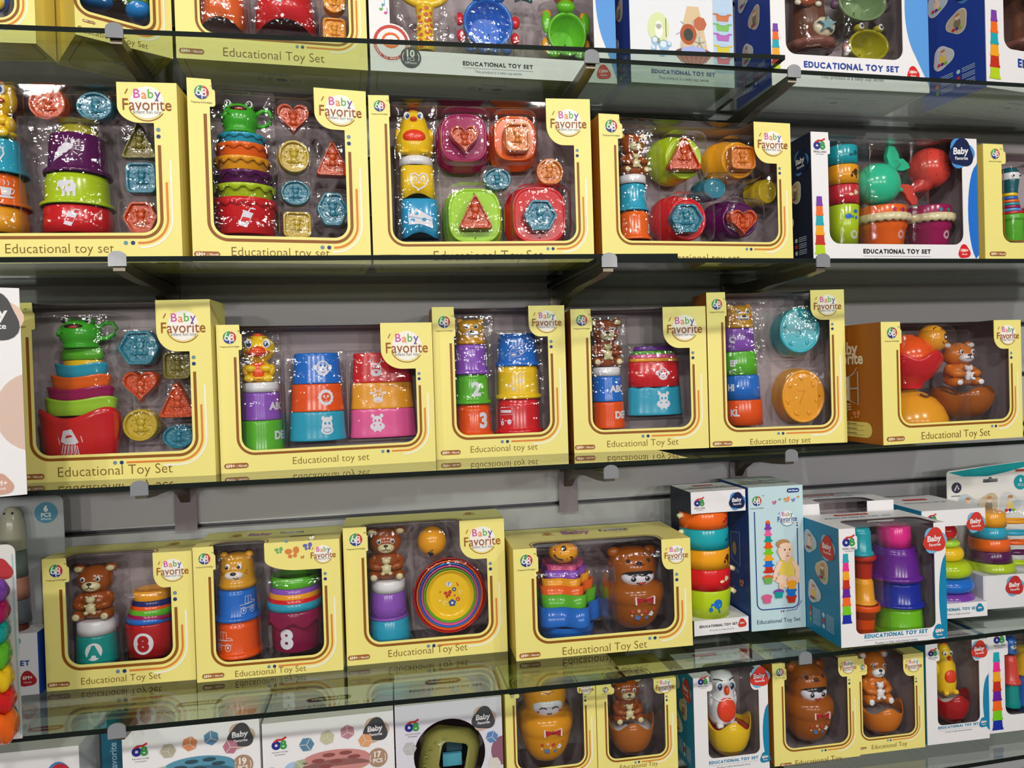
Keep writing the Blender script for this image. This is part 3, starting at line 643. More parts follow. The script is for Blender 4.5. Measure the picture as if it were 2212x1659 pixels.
    D = Deco(plane_top(h)); D.text('Baby', w*.40, d*.5, 'C89AC0', 1, width=w*.26, bold=.03, fit=1.4); D.text('Favorite', w*.68, d*.55, '7A6A90', 1, width=w*.28, bold=.02, fit=1.4); D.disc(w*.18, d*.5, .006, .008, 'E0B850', 1, 10); D.build('top_print', root)
    D = Deco(plane_left(d)); x = d*.55
    D.stroke([(x-.02, h*.45), (x+.018, h*.42), (x+.018, h*.66), (x-.02, h*.64)], .003, '8FA8D0', 1, True); D.disc(x-.006, h*.53, .009, .014, 'C8B048', 1, 12); butterfly(D, x+.022, h*.30, .010, 'D08A60'); butterfly(D, x-.012, h*.24, .004, 'B86A90'); D.rect(x-.02, h*.38, x+.012, h*.386, '8FA8D0', 1); D.rect(x-.02, h*.365, x+.012, h*.371, '8FA8D0', 1); D.build('side_print', root)
def art_wp(root, b, W):
    w, h, d = b['w'], b['h'], b['d']; fp = fullcarton(root, w, h, d, 'white', None); D = Deco(plane_front())
    pts = [(w, h*.185)]+[(w, h*.61)]+arc(w+.012, h*.40, .047, h*.19, 105, 255, 14)
    D.poly(pts, 'pinkw', 0); D.build('wave_print', fp)
    D = Deco(plane_front()); x, y = w-.036, h*.855; baby_badge(D, x, y, .034, '4A484C', 'E3C6B6'); D.build('brand_print', fp)
    D = Deco(plane_front()); x, y = w-.032, h*.055; D.poly(drop_shape(x, y, .0155, .1), 'D0A292', 1); D.text('6M+', x, y+.003, 'F3E4DC', 2, width=.018, bold=.03); D.text('Month', x, y-.005, 'F3E4DC', 2, width=.014, bold=.02); D.build('age_print', fp)
def pcs(D, x, y, n):
    D.disc(x, y, .0165, .0165, 'A98A74', 2, 28); D.text(n, x, y+.006, 'F3EAE2', 3, width=.012, bold=.04); D.text('PCS', x, y-.005, 'F3EAE2', 3, width=.016, bold=.03)
    for s_ in (-1, 1): D.stroke(arc(x, y, .013, .013, 90+s_*62, 90+s_*118, 6), .0011, 'F3EAE2', 3)
def cubelet(D, x, y, s_, c, rot):
    p = [(x+s_*math.cos(rot+k*PI/3), y+s_*math.sin(rot+k*PI/3)) for k in range(6)]; D.put(p, [tuple(range(6))], c, 3); D.disc(x-s_*.1, y+s_*.1, s_*.5, s_*.45, c, 4, 6); D.stroke([p[1], (x, y), p[3]], s_*.1, 'D8D2C8', 5); D.stroke([(x, y), p[5]], s_*.1, 'D8D2C8', 5)
def art_ws(root, b, W):
    w, h, d = b['w'], b['h'], b['d']; art = b.get('art'); hole = []
    if art == 'ball':
        carton(root, w, h, d, 'white'); cx, cz, r = W['hole']
        m = MB(); m.slab([(0, 0), (w, 0), (w, h), (0, h)], [arc(cx, cz, r, r, 360, 0, 40)[:-1]], 0, .0012, mat('DAD8E4', 'card'), mat('inner', 'matte')); fp = m.build('front_panel', root)
    else: fp = fullcarton(root, w, h, d, 'white', None)
    D = Deco(plane_top(h)); y = d*.40
    pc = 'B0503C' if b.get('red') else '4A4A46'; D.pill(w*.48, y+d*.22, w*.36, d*.15, pc, 1); D.text('Unlimited Joy', w*.48, y+d*.22, 'E8E8E0', 2, width=w*.28, bold=.03, fit=.9)
    D.hand('EDUCATIONAL TOYS SET' if art == 'blue' else 'EDUCATIONAL TOY SET', w*.5, y, 'tealb' if b.get('red') else ('B09A84' if art in ('blue', 'pink') else '6E6E78'), w*.72, 1, .025, .15, 1.05)
    if art == 'blue': D.rect(w*.82, .012, w*.96, d*.25, 'D9B59A', 1); D.stroke(arc(w*.89, d*.16, .008, .005, 0, 300, 8), .001, 'F3E6DC', 2)
    D.build('top_print', root)
    if art in ('blue', 'pink', 'ball'):
        D = Deco(plane_front()); emblem68(D, w*(.13 if art != 'ball' else .16), h-.037, .0125, 'Feng Ling Six One Eight'); D.build('maker_print', fp)
        D = Deco(plane_front()); baby_badge(D, w*.86 if art != 'ball' else w*.825, h-(.030 if art != 'ball' else .036), .0195, 'dark', 'C9AE9E'); D.build('brand_print', fp)
    if art in ('blue', 'pink'):
        D = Deco(plane_front()); c1, c2 = ('5A93AE', 'D9D0A8') if art == 'blue' else ('C98A86', 'E3D896')
        pcs(D, w*.87, h-.078, '19' if art == 'blue' else '17')
        x, y = w*.55, h-.072
        D.poly([(x-.048, y), (x-.040, 0.012), (x+.040, 0.012), (x+.048, y)], c2, 1)
        for k in (-1, 0, 1): D.stroke([(x+.03*k-.015, y-.02), (x+.028*k-.012, .014)], .003, 'CBBE86', 2)
        D.disc(x, y, .056, .016, c1, 2, 24); D.rect(x-.056, y-.012, x+.056, y, c1, 3); D.disc(x, y-.012, .056, .012, c1, 3, 24)
        for dx, dy in ((-.03, 0), (0, -.004), (.03, .001), (-.012, .008), (.016, .009), (-.018, -.011)): D.disc(x+dx, y+dy, .011, .0035, '34505C' if art == 'blue' else '8A4E4A', 4, 12)
        cc = ('B8B29C', 'D98A5E', '5A8AAE', 'B87488', 'B4BFA4') if art == 'blue' else ('5A86A4', 'C2C2A0', 'BC8290', 'E0A070', 'A9B490')
        for k, (dx, dy) in enumerate(((-.048, .030), (-.014, .038), (.020, .044), (.050, .026), (-.058, -.006))): cubelet(D, x+dx, y+dy, .0125, cc[k], .3*k)
        if art == 'pink': D.disc(w*.23, h-.088, .0185, .0185, 'A9C0E0', 1, 24); D.disc(w*.23, h-.092, .011, .009, 'A878B0', 2, 14); D.disc(w*.23, h-.084, .013, .005, '86A8DC', 3, 14); D.disc(w*.87, h-.112, .019, .014, 'E6D2B8', 1, 20); D.disc(w*.87, h-.106, .006, .004, '6A4478', 2, 10)
        tiny_tower(D, .012, h-.14, h-.075, ['C0785C', '8A6A80', 'C09070', '8890A8'], .010); tiny_tower(D, w*.73, h-.16, h-.10, ['C8A060', 'B8B8AA', 'C8C8BC'], .009); D.build('sorter_print', fp)
    elif art == 'ball':
        for x, z, q, c, a in ((.024, h-.075, .012, 'B9B9BE', 0), (.014, h-.125, .013, '9C9AAA', .3), (w-.019, h-.070, .011, '5A84BC', .2), (w-.016, h-.118, .012, 'D8D4CC', 0)):
            D = Deco(plane_front()); cubelet(D, x, z, q, c, a); D.build('block_picture', fp)
        D = Deco(plane_front()); D.poly([(w, h-.07)]+arc(w, h-.096, .021, .026, 90, 270, 10), '8E5E74', 1); D.build('dome_picture', fp)
    else:
        D = Deco(plane_front()); D.poly(drop_shape(w-.030, h-.052, .026, .1), '4A86C0', 1); D.poly(drop_shape(w-.030, h-.054, .025, -.1), 'C8303A', 2); D.text('Baby', w-.030, h-.046, 'white', 3, width=.034, bold=.03); D.disc(w-.125, h-.045, .014, .012, 'A9CF3A', 1, 6); D.build('brand_print', fp)
def art_ts(root, b, W):
    w, h, d = b['w'], b['h'], b['d']; fp = fullcarton(root, w, h, d, '1A5C78', '1A5C78'); D = Deco(plane_front()); D.text('Favorite', w*.55, h*.72, '8FB4C8', 1, width=.05, rot=PI/2, bold=.02); D.build('brand_print', fp)
def shell(root, x0, x1, z0, z1, y0, y1, name='clear_cover', wob=0):
    m = MB(); r = .012; o = arc(x1-r, z1-r, r, r, 0, 90, 5)+arc(x0+r, z1-r, r, r, 90, 180, 5)+[(x0, z0), (x1, z0)]
    n = len(o); vs = [(x, y1, z) for x, z in o]+[(x, y0+.006, z) for x, z in o]+[((x-(x0+x1)/2)*.95+(x0+x1)/2, y0, (z-(z0+z1)/2)*.97+(z0+z1)/2) for x, z in o]
    m.add(vs, [(k*n+i, k*n+(i+1) % n, (k+1)*n+(i+1) % n, (k+1)*n+i) for k in range(2) for i in range(n)]+[[2*n+i for i in range(n)]], blister(), True); m.build(name, root)
def art_bc(root, b, W):
    w, h, d = b['w'], b['h'], b['d']
    m = MB(); m.slab(arc(w-.012, h-.012, .012, .012, 0, 90, 4)+[(0, h), (0, 0), (w, 0)], [], d-.002, d, mat('A6A9AE', 'card'), mat('A6A9AE', 'card')); m.build('backing_card', root)
    D = Deco(lambda u, v, l: (u, d-.002-EPS*(l+1), v)); x, y = w-.028, h-.03; D.disc(x, y, .0185, .0185, '4A86A0', 1, 24); D.text('6', x, y+.007, 'white', 2, width=.007, bold=.04); D.text('PCS', x, y-.004, 'white', 2, width=.016, bold=.02); D.text('6Pieces', x, y-.011, 'white', 2, width=.016); D.build('count_print', root)
    hb = .105; wb = w-.028; m = MB(); m.box((wb/2, d*.47, hb/2), (wb, d*.9, hb), mat('E4E4EA', 'card')); o = m.build('base_carton', root)
    m = MB(); m.box((wb+.001, d*.47, hb/2), (.002, d*.9, hb), mat('dblue', 'card')); m.build('side_panel', o)
    D = Deco(lambda u, v, l: (u, d*.02-EPS*(l+1), v)); x = wb-.035
    D.pill(x-.02, hb-.012, .06, .012, '6FA0C8', 1); D.text('Unlimited Joy', x-.02, hb-.012, 'F4F4F8', 2, width=.045, bold=.02); D.hand('TOY SET', x-.005, hb-.05, 'dblue', .055, 1); D.poly(drop_shape(x+.018, .027, .013, .1), 'A8242C', 1); D.text('6M+', x+.018, .030, 'F5E0E0', 2, width=.015, bold=.03); D.text('Month', x+.018, .022, 'F5E0E0', 2, width=.012); D.build('base_print', o)
def art_hc(root, b, W):
    w, h, d = b['w'], b['h'], b['d']; y1 = d
    out = [(0, 0), (w, 0)]+arc(w-.008, h-.008, .008, .008, 0, 90, 4)+arc(.008, h-.022, .008, .008, 90, 180, 4)
    m = MB(); x0, x1 = w*.44, w*.62; zz = h-.044
    m.slab(out, [[(x0, zz), (x0, zz+.008), (w*.50, zz+.008), (w*.53, zz+.013), (w*.56, zz+.008), (x1, zz+.008), (x1, zz)]], d-.0015, d, mat('E4E4E2', 'card'), mat('white', 'card')); bc = m.build('backing_card', root)
    D = Deco(lambda u, v, l: (u, d-.0015-EPS*(l+1), v))
    D.poly([(.004, h-.018), (w*.5, h-.008), (w-.006, h-.001), (w-.002, h-.012)]+[(w*.75, h-.022), (w*.5, h-.030), (w*.2, h-.028)], '1A9AA4', 0)
    D.disc(w*.115, h-.052, .012, .012, '3A3A50', 1); D.stroke([(w*.09, h-.058), (w*.12, h-.046), (w*.14, h-.056)], .003, 'E4E4E2', 2); D.rect(w*.05, h-.071, w*.19, h-.0695, '4A4A50', 1)
    x, y = w*.90, h-.047; D.disc(x, y, .0165, .0165, '1F96A4', 1, 24); D.text('6', x, y+.005, 'E8F4F4', 2, width=.006, bold=.04); D.text('PCS', x, y-.006, 'E8F4F4', 2, width=.013); D.rect(w*.84, h-.023, w*.96, h-.018, 'B84838', 2)
    for k, xx in enumerate((.24, .50, .76)): photo_oval(D, w*xx, h-.093, .027, k, 1)
    D.build('card_print', bc)
    m = MB(); m.box((w*.5, d*.5-.03, .035), (w, d-.02, .07), mat('E2E2E6', 'card')); o = m.build('base_carton', root)
    D = Deco(lambda u, v, l: (u, d*.5-.03-(d-.02)/2-EPS*(l+1), v)); baby_badge(D, w*.36, .045, .019, 'C0302E', '6FA8C8'); D.hand('EDUCATIONAL TOY SET', w*.78, .045, 'tealb', w*.42, 1); D.build('base_print', o)
    shell(root, w*.10, w*.98, .071, .212, -.025, d-.003)
def art_op(root, b, W):
    w, h, d = b['w'], b['h'], b['d']; cap, base = b['cap'], b['base']; big = b['key'] == 'i4'
    side = {'navy': 'navyside'}.get(b['side'], b['side']); c = mat('white', 'card'); t = .0015
    m = MB()
    def wallbox(z0, z1, top):
        m.box((w/2, .0008, (z0+z1)/2), (w, .0015, z1-z0), c); m.box((w/2, d/2, z1-.001 if top else z1-.001), (w-.002, d-.002, .0015), c)
        m.box((w-.0008, d/2, (z0+z1)/2), (.0015, d, z1-z0), c)
    wallbox(h-cap, h, True); wallbox(0, base, False); m.box((w/2, d-.001, h/2), (w, .002, h), c); m.build('carton', root)
    m = MB(); p = [(0, 0), (d, 0), (d, base), (d*.6, base), (d*.42, base+.03), (d*.42, h-cap-.01), (d*.55, h-cap), (d, h-cap), (d, h), (0, h)]
    m.slab(p, [], 0, .0015, mat(side, 'card'), c); o = m.build('side_panel', root); o.rotation_euler = (0, 0, -PI/2); o.location = (-.0008, d, 0)
    D = Deco(plane_front()); x = w*.5
    D.hand(b['txt'], x-.006 if not big else w*.5, base*.60, 'tealb' if big else 'black', w*.70, 1); D.text('This product is a baby cup series', x, base*.30, '8C8C98', 1, width=w*.45); D.poly(drop_shape(w*.88, base*.58, .0085, .1), 'tealb' if big else 'redb', 1); D.text('18M+' if not big else '6M+', w*.88, base*.6, 'F4E8E4', 2, width=.010, bold=.03); D.build('title_print', root)
    D = Deco(plane_front(-.001)); emblem68(D, w*.16, h-cap*.48, .0105); D.build('maker_print', root)
    D = Deco(plane_front(-.001))
    if big: baby_badge(D, w*.84, h-cap*.86, .0185, 'redb', '6FB4DA')
    else: baby_badge(D, w*.84, h-cap*.53, .0155, '14204A', '4A8FD6')
    D.build('brand_print', root)
    D = Deco(plane_top(h)); D.pill(w*.5, d*.72, w*.4, d*.09, 'redb', 1); D.hand('EDUCATIONAL TOY SET', w*.5, d*.5, '404048' if not big else '50707C', w*.7, 1, .03, .1, 1.3); D.build('top_print', root)
    if big:
        m = MB(); m.add([(w*.35, .002, base), (w-.003, .002, base), (w-.003, .002, h-cap), (w*.35, .002, h-cap)], [(0, 1, 2, 3)], film(), False); m.add([(w-.002, .002, base), (w-.002, d-.003, base), (w-.002, d-.003, h-cap), (w-.002, .002, h-cap)], [(0, 1, 2, 3)], film(), False); m.build('clear_cover', root)
def art_rb(root, b, W):
    w, h, d = b['w'], b['h'], b['d']
    m = MB(); m.slab(arc(w-.012, h-.012, .012, .012, 0, 90, 4)+[(0, h), (0, 0), (w, 0)], [], d-.0015, d, mat('D6D4D2', 'card'), mat('D6D4D2', 'card')); bc = m.build('backing_card', root)
    D = Deco(lambda u, v, l: (u, d-.0015-EPS*(l+1), v)); D.poly(drop_shape(w-.020, h*.87, .016, .1), 'B0343A', 1); D.disc(w-.012, h*.13, .008, .012, '3A7C98', 1, 16); D.stroke([(w-.002, h*.02), (w-.003, h*.5), (w-.004, h*.95)], .002, '9FC4CC', 1); D.build('card_print', bc)
ART.update(rb=art_rb, pb=art_pb, lb=art_lb, wp=art_wp, ws=art_ws, ts=art_ts, bc=art_bc, hc=art_hc, op=art_op)
BOXES = [
 ({"key":"a1","label":"yellow window box cut off at the top corner, on the highest shelf","phrase":"cropped top-corner yellow box","style":"yb","loc":[-0.8056,1.2897,2.0443],"rot":-0.0339,"w":0.2952,"h":0.27,"d":0.07,"win":{"u0":0.1035,"u1":0.2657,"vb":0.0386,"tu":0.1148,"tv":0.1113,"bu":0.2482,"bv":0.1443,"text":"Educational Toy Set"}}, [
  ["figure","blue rounded toy base",0.2207,0.0698,0.03,0.0611,0.05,"blu",{}],
 ]),
 ({"key":"b1","label":"yellow toy box turned sideways beside the clip of the highest shelf","phrase":"turned top-shelf yellow box","style":"yb","loc":[-0.4388,1.2395,2.0443],"rot":0.5485,"w":0.1432,"h":0.27,"d":0.14,"win":{"u0":0.0074,"u1":0.1095,"vb":0.0407,"tu":0.0114,"tv":0.1412,"bu":0.0787,"bv":0.1658,"text":"Educational Toy Set","title":[0.0539,0.01,0.1004],"pill":[0.019,0.0248]}}, [
  ["figure2","green and blue soft figure with round feet",0.0651,0.0646,0.1192,0.1479,0.055,"grn",{}],
 ]),
 ({"key":"c1","label":"yellow box of orange and red cups on the highest shelf","phrase":"top-shelf cup box","style":"yb","loc":[-0.3104,1.3099,2.0443],"rot":0.0512,"w":0.3143,"h":0.27,"d":0.1262,"win":{"u0":0.0391,"u1":0.2839,"vb":0.0463,"tu":0.0502,"tv":0.1983,"bu":0.2078,"bv":0.2093,"text":"Educational Toy Set","title":[0.157,0.0155,0.1657],"pill":[0.0243,0.0128]}}, [
  ["cup","orange stacking cup",0.0672,0.0693,0.0335,0.0955,0.055,"ora",{"notch":1,"dec":"icecream","dx":-0.0028,"dv":0.62,"ds":0.4,"rb":0.0405,"st":"u","g":"stacking cup"}],
  ["cup","red stacking cup",0.1739,0.0724,0.0439,0.1088,0.0668,"red",{"notch":1,"dec":"drink","dx":-0.0059,"dv":0.62,"ds":0.45,"rb":0.0542,"st":"u","g":"stacking cup"}],
  ["block","round amber shape block above the square one",0.2602,0.1149,0.0397,0.0451,0.04,"amb",{"sh":"circle"}],
  ["block","square amber shape block under the round one",0.2593,0.0638,0.0412,0.0421,0.04,"amb",{"sh":"square"}],
 ]),
 ({"key":"d1","label":"white bath toy box with a giraffe net on the highest shelf","phrase":"white giraffe bath box","style":"wb","loc":[0.0083,1.3254,2.0443],"rot":0.0247,"w":0.4593,"h":0.27,"d":0.11,"wave":"sky","wavey":1,"win":{"u0":0.036,"u1":0.4161,"vb":0.0395,"tu":0.0379,"tv":0.2151,"bu":0.4202,"bv":0.249,"text":"EDUCATIONAL TOY SET","title":[0.2302,0.0219,0.1318],"sub":"This product is a baby cup series","drop":[0.4331,0.0193],"dropt":"12M+","dropc":"red","ten":[0.0711,0.0263],"sound":[0.037,0.051],"tcol":"black"}}, [
  ["giraffe","yellow giraffe-spotted net handle",0.1047,0.0537,0.1085,0.2,0.04,"yel",{}],
  ["crabcup","blue crab scoop cup with red claws",0.2231,0.0597,0.1196,0.1108,0.05,"blu",{}],
  ["turtlecup","green turtle scoop cup",0.3749,0.0606,0.1081,0.1052,0.05,"grn",{}],
  ["starfish","teal starfish floating toy above the crab",0.2948,0.1644,0.0627,0.0367,0.05,"teal",{}],
  ["ball","orange ball squirter above the turtle",0.3748,0.1671,0.0439,0.0355,0.05,"ora",{}],
 ]),
 ({"key":"e1","label":"white and blue printed box with a water tower picture on the highest shelf","phrase":"printed water tower box","style":"pb","loc":[0.492,1.3253,2.0443],"rot":0.0315,"w":0.2138,"h":0.27,"d":0.12}, [
 ]),
 ({"key":"f1","label":"white box with blue side panel and sea toys on the highest shelf","phrase":"top-shelf starfish box","style":"wb","loc":[0.7732,1.3111,2.0443],"rot":0.0102,"w":0.3502,"h":0.27,"d":0.1372,"side":"dblue","wave":"sky","wavey":1,"sidepics":1,"win":{"u0":0.0313,"u1":0.2907,"vb":0.0627,"tu":0.0331,"tv":0.2633,"bu":0.2946,"bv":0.2843,"text":"EDUCATIONAL TOY SET","title":[0.1749,0.0439,0.2131],"sub":"This product is a baby cup series","drop":[0.3131,0.0374],"dropt":"18M+","dropc":"red","tcol":"dblue","cups":[0.0095,0.1196,0.0258]}}, [
  ["seatower","brown water tower with turtle and starfish reliefs",0.1259,0.0955,0.0997,0.1826,0.0723,"brn",{}],
  ["frogpot","sage green frog pot pouring water",0.2376,0.1606,0.1207,0.0929,0.05,"sage",{"pot":"sage"}],
  ["frogpot","olive frog pot at the foot of the window",0.2462,0.0764,0.0993,0.0774,0.045,"olive",{"pot":"olive"}],
 ]),
 ({"key":"g1","label":"blue-sided white box cut off at the top right corner","phrase":"cropped blue-sided top-shelf box","style":"wb","loc":[1.2189,1.2732,2.0443],"rot":0.1649,"w":0.3153,"h":0.27,"d":0.145,"side":"dblue","wave":"sky","sidepics":1,"win":{"u0":0.0507,"u1":0.3737,"vb":0.0838,"tu":0.0527,"tv":0.2812,"bu":0.3784,"bv":0.3356,"text":"EDUCATIONAL TOY SET","title":[0.237,0.058,0.2978],"tcol":"dblue","cups":[0.023,0.1561,0.0186]}}, [
  ["seatower","brown water tower with turtle and starfish reliefs",0.2479,0.1283,0.1392,0.194,0.0945,"brn",{}],
 ]),
 ({"key":"a2","label":"yellow box with a purple, lime and red tower, at the end of the second shelf","phrase":"purple-lime-red tower box","style":"yb","loc":[-0.655,1.262,1.6938],"rot":-0.0443,"w":0.3586,"h":0.284,"d":0.1261,"win":{"u0":0.0599,"u1":0.3226,"vb":0.0473,"tu":0.0427,"tv":0.243,"bu":0.2686,"bv":0.2204,"text":"Educational toy set","xs":0.2927,"title":[0.1777,0.0234,0.1575]}}, [
  ["duck","yellow toy duck with an orange beak",0.0725,0.2049,0.054,0.0956,0.05,"yel",{}],
  ["cup","turquoise stacking cup, top of the duck tower",0.0659,0.1489,0.0329,0.0557,0.0584,"cyan",{"rim":1,"dec":"pretzel","dx":0.008,"rb":0.0369,"st":"u","g":"stacking cup"}],
  ["cup","orange stacking cup, second from top of the duck tower",0.0629,0.0961,0.0359,0.0525,0.0584,"ora",{"rim":1,"dec":"cup","dx":0.0259,"rb":0.0409,"st":"u","g":"stacking cup"}],
  ["cup","amber stacking cup, bottom of the duck tower",0.0605,0.0537,0.0409,0.0421,0.0584,"amb",{"rb":0.0449,"st":"u","g":"stacking cup"}],
  ["block","round orange shape block",0.1513,0.2335,0.055,0.0544,0.035,"oraT",{"sh":"circle"}],
  ["block","oval teal shape block",0.2221,0.2337,0.0545,0.0462,0.035,"tealT",{"sh":"oval"}],
  ["cup","olive stacking cup, top of the middle tower",0.1847,0.2045,0.0289,0.0264,0.0668,"olive",{"rb":0.031,"st":"u","g":"stacking cup"}],
  ["cup","purple stacking cup, second from top of the middle tower",0.1815,0.1498,0.0403,0.0657,0.0668,"plum",{"rim":1,"dec":"icecream2","dx":-0.0041,"rb":0.0444,"st":"u","g":"stacking cup"}],
  ["cup","lime stacking cup, third from top of the middle tower",0.1796,0.098,0.0465,0.0515,0.0668,"lime",{"rim":1,"dec":"elephant","dx":0.0031,"rb":0.0485,"st":"u","g":"stacking cup"}],
  ["cup","red stacking cup, bottom of the middle tower",0.1792,0.0526,0.0496,0.0451,0.0668,"red",{"dec":"drink","dx":0.0083,"rb":0.0516,"st":"u","g":"stacking cup"}],
  ["block","olive triangle shape block",0.2871,0.1742,0.0513,0.0553,0.035,"oliveT",{"sh":"tri"}],
  ["block","square teal shape block",0.2887,0.1178,0.0462,0.0499,0.035,"tealT",{"sh":"square"}],
  ["block","orange hexagon shape block",0.2854,0.0527,0.0544,0.0521,0.035,"oraT",{"sh":"hex"}],
 ]),
 ({"key":"b2","label":"yellow box with a green frog cup tower on the second shelf","phrase":"second-shelf frog box","style":"yb","loc":[-0.281,1.244,1.6938],"rot":0.1045,"w":0.2806,"h":0.293,"d":0.1225,"win":{"u0":0.033,"u1":0.2435,"vb":0.0437,"tu":0.0416,"tv":0.2493,"bu":0.1951,"bv":0.2251,"text":"Educational toy set","xs":0.22,"title":[0.1354,0.0181,0.1541],"pill":[0.0215,0.0128]}}, [
  ["frogcup","green frog mug with a handle",0.0839,0.2215,0.0811,0.0541,0.05,"grn",{}],
  ["cup","turquoise scalloped cup, top of the frog tower",0.076,0.2042,0.0389,0.017,0.065,"cyan",{"scal":12,"rb":0.0346,"st":"o","g":"scalloped cup"}],
  ["cup","orange scalloped cup, second from top of the frog tower",0.0759,0.181,0.0433,0.0229,0.065,"ora",{"scal":12,"rb":0.039,"st":"o","g":"scalloped cup"}],
  ["cup","amber scalloped cup, third from top of the frog tower",0.076,0.1578,0.0459,0.0229,0.065,"amb",{"scal":14,"rb":0.04,"st":"o","g":"scalloped cup"}],
  ["cup","purple scalloped cup, fourth from top of the frog tower",0.077,0.1349,0.0477,0.0226,0.065,"plum",{"scal":12,"sq":1,"rb":0.0422,"st":"o","g":"scalloped cup"}],
  ["cup","lime scalloped cup, second from bottom of the frog tower",0.0784,0.1114,0.0503,0.0232,0.065,"lime",{"scal":12,"sq":1,"rb":0.0434,"st":"o","g":"scalloped cup"}],
  ["cup","red scalloped cup, bottom of the frog tower",0.078,0.0519,0.0525,0.0592,0.065,"red",{"scal":16,"dec":"drink","dx":0.0033,"dv":0.42,"ds":0.55,"thin":1,"rb":0.0477,"st":"o","g":"scalloped cup"}],
  ["block","orange heart shape block",0.1612,0.2253,0.0568,0.05,0.035,"oraT",{"sh":"heart"}],
  ["block","round yellow shape block",0.1604,0.1589,0.0518,0.0552,0.035,"yelT",{"sh":"circle"}],
  ["block","orange triangle shape block",0.2243,0.1569,0.054,0.0572,0.035,"oraT",{"sh":"tri"}],
  ["block","oval teal shape block",0.1611,0.104,0.0482,0.0421,0.035,"tealT",{"sh":"oval"}],
  ["block","teal hexagon shape block",0.2214,0.0704,0.054,0.0577,0.035,"tealT",{"sh":"hex"}],
  ["block","square yellow shape block",0.1619,0.049,0.046,0.0437,0.035,"yelT",{"sh":"square"}],
 ]),
 ({"key":"c2","label":"yellow box with a toy chick and four rounded square cups on the second shelf","phrase":"second-shelf chick box","style":"yb","loc":[0.0019,1.2733,1.6938],"rot":-0.0517,"w":0.3855,"h":0.2873,"d":0.1,"win":{"u0":0.0341,"u1":0.3547,"vb":0.0379,"tu":0.036,"tv":0.2509,"bu":0.3063,"bv":0.2059,"text":"Educational Toy Set","xs":0.3184,"title":[0.198,0.0134,0.1909],"pill":[0.0278,0.0115]}}, [
  ["chick","yellow toy chick with an orange belly",0.0758,0.1953,0.0682,0.0856,0.055,"yel",{}],
  ["cup","white stacking cup, top of the chick tower",0.0773,0.1781,0.0298,0.0169,0.055,"wht",{"scal":0,"rb":0.0305,"st":"u","g":"stacking cup"}],
  ["cup","yellow stacking cup, second from top of the chick tower",0.079,0.1188,0.031,0.059,0.055,"yel",{"dec":"pretzel","dx":0.0024,"notch":1,"rb":0.0329,"st":"sq","g":"stacking cup"}],
  ["cup","turquoise stacking cup, bottom of the chick tower",0.0809,0.0486,0.0346,0.0699,0.055,"cyan2",{"dec":"cheese","dx":0.0012,"notch":1,"rb":0.0363,"st":"sq","g":"stacking cup"}],
  ["facecup","magenta rounded square cup behind the heart",0.1629,0.1843,0.0818,0.0843,0.03,"mag",{"sh":"squircle","L":0.05,"sc":1.12}],
  ["block","orange heart block on the magenta cup",0.1631,0.1942,0.0527,0.0478,0.012,"oraT",{"sh":"heart"}],
  ["facecup","orange rounded square cup behind the square block",0.2545,0.1874,0.0749,0.0787,0.03,"ora",{"sh":"squircle","L":0.05,"sc":1.12}],
  ["block","orange square block on the orange cup",0.2562,0.1979,0.0434,0.0494,0.012,"ambT",{"sh":"square"}],
  ["facecup","lime rounded square cup behind the triangle",0.178,0.041,0.092,0.0961,0.03,"limeb",{"sh":"squircle","L":0.05,"sc":1.12}],
  ["block","orange triangle block on the lime cup",0.1779,0.0624,0.0564,0.0573,0.012,"oraT",{"sh":"tri"}],
  ["facecup","red rounded square cup behind the hexagon",0.2944,0.0403,0.0963,0.1003,0.03,"red",{"sh":"squircle","L":0.05,"sc":1.12}],
  ["block","teal hexagon block on the red cup",0.2931,0.0578,0.0601,0.0554,0.012,"tealT",{"sh":"hex"}],
  ["block","oval teal shape block",0.221,0.1349,0.0492,0.0394,0.035,"tealT",{"sh":"oval"}],
  ["block","round amber shape block",0.3166,0.1435,0.0491,0.0489,0.035,"ambT",{"sh":"circle"}],
 ]),
 ({"key":"d2","label":"yellow box with a toy bear and four tilted round cups on the second shelf","phrase":"second-shelf bear box","style":"yb","loc":[0.4024,1.2536,1.6938],"rot":0.0436,"w":0.3818,"h":0.263,"d":0.1,"win":{"u0":0.0352,"u1":0.3518,"vb":0.0386,"tu":0.0441,"tv":0.2202,"bu":0.3055,"bv":0.1864,"text":"Educational toy set","xs":0.2999,"title":[0.1911,0.0085,0.156]}}, [
  ["bear","brown toy bear hugging a cream cub",0.0842,0.1679,0.0536,0.0809,0.055,"brn",{}],
  ["cup","white stacking cup, top of the bear tower",0.082,0.151,0.0264,0.0166,0.055,"wht",{"rb":0.0264,"st":"u","g":"stacking cup"}],
  ["cup","turquoise stacking cup, second from top of the bear tower",0.0813,0.1005,0.0264,0.0502,0.055,"cyan",{"rim":1,"dec":"pretzel","dx":0.0242,"rb":0.0274,"st":"u","g":"stacking cup"}],
  ["cup","orange stacking cup, bottom of the bear tower",0.0825,0.0468,0.0283,0.0534,0.055,"ora",{"rim":1,"dec":"cup","dx":0.0256,"rb":0.0296,"st":"u","g":"stacking cup"}],
  ["facecup","lime tilted round cup behind the triangle",0.177,0.1593,0.0761,0.0799,0.03,"lime",{"sh":"circle","L":0.05,"sc":1.15,"ox":-0.011,"oz":0.005}],
  ["block","orange triangle block on the lime cup",0.1701,0.1728,0.0638,0.0583,0.012,"oraT",{"sh":"tri"}],
  ["facecup","amber tilted round cup behind the square block",0.2906,0.164,0.0733,0.0712,0.03,"amb",{"sh":"circle","L":0.05,"sc":1.15,"ox":-0.011,"oz":0.005}],
  ["block","amber square block on the amber cup",0.2888,0.1767,0.0502,0.0439,0.012,"ambT",{"sh":"square"}],
